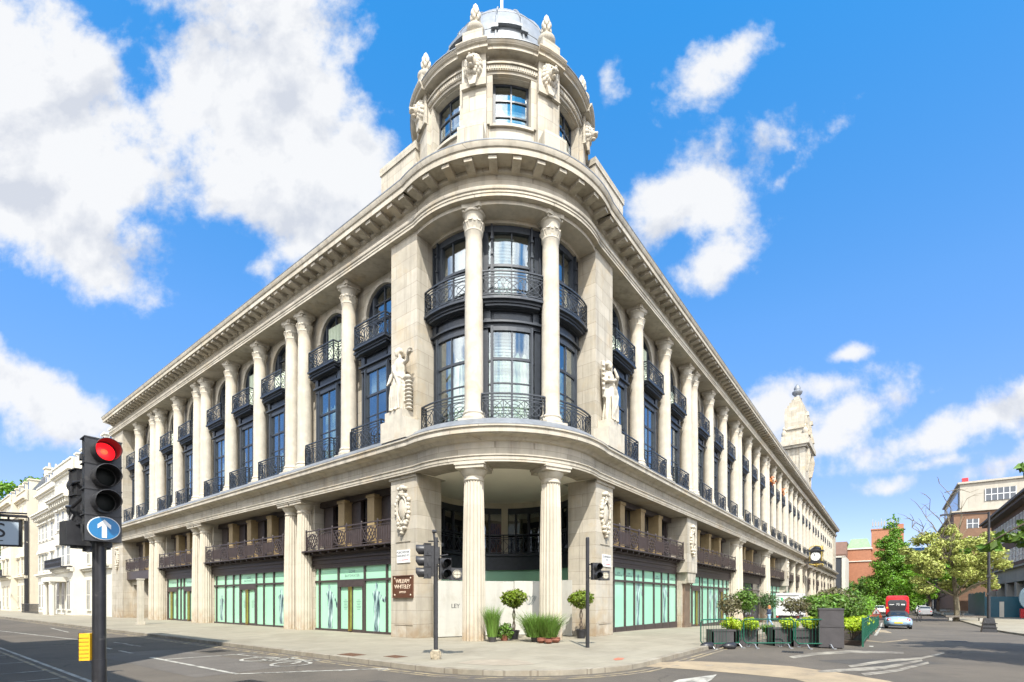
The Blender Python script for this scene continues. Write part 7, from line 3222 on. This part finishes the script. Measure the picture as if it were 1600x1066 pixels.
# teal hoarding
x, y, z = W(66, -20.6)
for i, (ua, ub, vv) in enumerate(((80, 90, -20.4), (90.6, 104, -21.0))):
    x, y, z = W(ua, vv)
    ts = thing('site_hoarding', ('dark teal site hoarding on the east pavement, its nearer run' if i == 0 else 'dark teal site hoarding on the east pavement, its farther run'), 'hoarding', (x, y, zt(60)), ANG, 'teal hoardings')
    m = MB()
    L = ub - ua
    for k in range(int(L / 1.2)):
        m.box(k * 1.2 + .02, k * 1.2 + 1.18, -.05 - .04 * (k % 2), .02, 0, 3.35 + .12 * (k % 3 == 0))
    if i == 0:
        m.box(0, .06, -4.0, 0, 0, 2.8)
    obj('boards', m, TEAL, ts)
    m = MB()
    m.box(2.2, 2.5, -.12, -.095, .5, 2.2)
    obj('poster', m, STUCCO, ts)
    if i == 0:
        m = MB()
        m.box(-.03, -.005, -1.9, -1.45, .0, 2.1)
        obj('poster', m, STUCCO, ts)
# penthouse block behind
t = thing('penthouse_block', 'brick block with a cream rooftop storey behind the yellow green tree', 'building', (CX, CY, 0), ANG)
m = MB()
m.box(128, 170, -45, -21, -2, 20.5)
obj('wall', m, M('russet_brick', (.20, .115, .07), .85, var=.18, vscale=1.2, joints=(.9, .3, .02, .07, False)), t)
m = MB()
m.box(128.2, 165, -44, -22.0, 20.5, 26.3)
m.box(127.8, 165.5, -44.5, -21.6, 26.3, 26.7)
m.box(127.5, 170.5, -45, -20.6, 20.3, 20.6)
rf = obj('rooftop_storey', m, M('weathered_render', (.40, .365, .30), .8, var=.12, vscale=.6, streak=.4), t)
m = MB()
m.box(128.05, 128.25, -30.5, -26, 22.3, 24.8)
m.box(131, 160, -22.02, -21.9, 21.5, 25)
obj('pane', m, DIMGLASS, rf)
m = MB()
for i in range(6):
    m.box(127.98, 128.3, -30.5 + i * .9, -30.4 + i * .9, 22.3, 24.8)
m.box(127.98, 128.3, -30.5, -26, 23.5, 23.62)
obj('glazing_bar', m, SIGN_WHITE, rf)
m = MB()
m.box(130, 131, -23.5, -22.5, 26.7, 27.9)
obj('roof_plant', m, RED, rf)
for z0 in (5, 9, 13, 16.8):
    for vv in (-24, -28, -32, -36):
        fr, g = MB(), MB()
        g.box(127.97, 128.1, vv - .9, vv + .9, z0, z0 + 1.9)
        for a in (vv - .95, vv - .05, vv + .85):
            fr.box(127.93, 128.1, a, a + .1, z0 - .05, z0 + 1.95)
        fr.box(127.93, 128.1, vv - .95, vv + .95, z0 + .9, z0 + 1.0)
        o = obj('window', fr, SIGN_WHITE, t, smooth=0)
        obj('pane', g, DIMGLASS, o, smooth=0)
# further east blocks down the street
t = thing('corner_block', 'plain brown brick block farther down the east side, behind the trees', 'building', (CX, CY, 0), ANG)
m = MB()
m.box(176, 260, -60, -17, -2, 15)
obj('wall', m, BRICK_D, t)
m = MB()
m.box(175.5, 260, -60, -16.4, 15, 15.8)
obj('parapet', m, CONC, t)
for z0 in (4.5, 8, 11.5):
    for vv in (-20, -24, -28, -32, -36):
        fr, g = MB(), MB()
        g.box(175.97, 176.1, vv - .9, vv + .9, z0, z0 + 1.9)
        for a in (vv - .95, vv - .05, vv + .85):
            fr.box(175.93, 176.1, a, a + .1, z0 - .05, z0 + 1.95)
        o = obj('window', fr, SIGN_WHITE, t, smooth=0)
        obj('pane', g, DIMGLASS, o, smooth=0)
# dark panelled end building next to the store
t = thing('dark_gable', 'dark grey gable with a pale edge just past the end of the store', 'building', (CX, CY, 0), ANG)
m = MB()
m.box(131, 145, -.8, 20, -2, 12.0)
obj('wall', m, M('dark_render', (.045, .05, .06), .7, var=.2), t)
m = MB()
m.box(130.8, 131.0, -1.5, -.8, -2, 12.3)
m.box(130.8, 131.0, -1.5, 20, 12.0, 12.4)
m.box(131.0, 145, -1.5, -.8, -2, 12.3)
obj('edge', m, STUCCO, t)
# orange brick block with the green roof
t = thing('orange_brick_block', 'orange brick block with a green copper roof and a brick tower closing the street', 'building', (CX, CY, 0), ANG)
m = MB()
m.box(190, 220, -5.2, 1.2, -2, 18.8)
obj('wall', m, BRICK, t)
m = MB()
m.box(189.7, 190.0, -5.4, 1.4, 14.6, 14.9)
m.box(189.7, 220, -5.6, 1.6, 18.8, 19.2)
obj('band', m, STUCCO, t)
m = MB()
m.hexa([(189.8, -5.4, 19.2), (220, -5.4, 19.2), (220, 1.4, 19.2), (189.8, 1.4, 19.2)], [(192, -4.2, 22.6), (218, -4.2, 22.6), (218, .4, 22.6), (192, .4, 22.6)])
obj('roof', m, COPPER, t)
m = MB()
m.box(184, 206, 1.2, 16, -2, 17.0)
m.hexa([(184, 1.2, 17), (206, 1.2, 17), (206, 16, 17), (184, 16, 17)], [(188, 1.3, 21.5), (204, 1.3, 21.5), (204, 14, 21.5), (188, 14, 21.5)])
obj('side_wing', m, BRICK_D, t)
for z0 in (4, 7, 10, 13):
    for vv in (2.6, 4.8, 7.0, 9.2, 11.4):
        fr, g = MB(), MB()
        g.box(183.95, 184.1, vv - .6, vv + .6, z0, z0 + 1.9)
        for a in (vv - .66, vv - .03, vv + .58):
            fr.box(183.9, 184.1, a, a + .08, z0, z0 + 1.9)
        o = obj('window', fr, SIGN_WHITE, t, smooth=0)
        obj('pane', g, DIMGLASS, o, smooth=0)
m = MB()
m.box(196, 205, -12.5, -5.2, -2, 25.6)
m.box(195.8, 205.2, -12.7, -5.0, 25.6, 26.0)
m.box(199, 203, -14, -12, 10, 27.5)
tw = obj('tower', m, BRICK, t)
m = MB()
for i in range(9):
    m.tube([(196.5 + .2 * (i % 3), -12 + i * .8, 26), (196.5 + .2 * (i % 3), -12 + i * .8, 28.5 + (i % 3) * .5)], .09, 4)
    m.box(196.3, 196.7, -12.2 + i * .8, -11.8 + i * .8, 27, 28.4)
obj('mast', m, CONC, tw)
for z0 in (9, 12.5, 16, 19.5):
    m = MB()
    m.box(194.6, 196, -12, -8.2, z0, z0 + 1.0)
    m.box(195.6, 196, -12, -8.2, z0 + 1.0, z0 + 1.2)
    obj('balcony', m, STUCCO, tw)
# modern shop building with white bands
t = thing('modern_shops', 'dark glazed corner building with white balcony bands beyond the bus', 'building', (CX, CY, 0), ANG)
m = MB()
m.box(166, 188, -24, -9.2, -2, 14.0)
m.hexa([(165, -24, 14), (188, -24, 14), (188, -8.6, 14), (165, -8.6, 14)], [(169, -24, 16.6), (186, -24, 16.6), (186, -10.5, 16.6), (169, -10.5, 16.6)])
obj('glazed_wall', m, DIMGLASS, t)
for z0 in (4.6, 7.8, 11.0, 13.8):
    m = MB()
    m.box(165.2, 188, -24, -8.6, z0, z0 + 1.05)
    obj('band', m, STUCCO, t)
m = MB()
for i in range(9):
    m.box(165.6, 166, -10.2 - i * 1.6, -10.0 - i * 1.6, -1, 4.6)
m.box(165.0, 166, -24, -8.6, 2.9, 3.5)
obj('shop_front', m, STUCCO, t)

# ---- buildings across the side street, outside the frame to the left: they shade the road and stand in the store's windows
t = thing('opposite_terrace', 'stucco terrace across the side street from the store', 'terrace house', (CX, CY, 0), ANG)
m = MB()
m.box(-34, -15.9, -4, 60, -1, 9.2)
m.box(-34, -15.6, -4, 60, 9.2, 9.5)
obj('wall', m, STUCCO2, t)
m = MB()
m.box(-30, -15.7, .34, 7.8, 9.5, 18.4)
obj('upper_storey', m, STUCCO2, t)
m = MB()
m.box(-.02, .04, -.8, .8, 0, 2.2)
wm = make_mesh('window', m, DIMGLASS)
for z0 in (1.0, 5.5):
    for i in range(12):
        link('window', wm, t, (-15.93, -1.5 + i * 4.4, z0))
for z0 in (10.5, 14.5):
    for i in range(2):
        link('window', wm, t, (-15.73, 2.2 + i * 3.6, z0))
o = thing('opposite_corner_block', 'plain brick corner block diagonally across the junction from the store', 'building', (CX, CY, 0), ANG)
m = MB()
m.box(-50, -30, -60, -22, -1, 15)
obj('wall', m, BRICK, o)
for z0 in (1.0, 5, 9, 12):
    for i in range(9):
        link('window', wm, o, (-30.02, -57 + i * 4, z0))
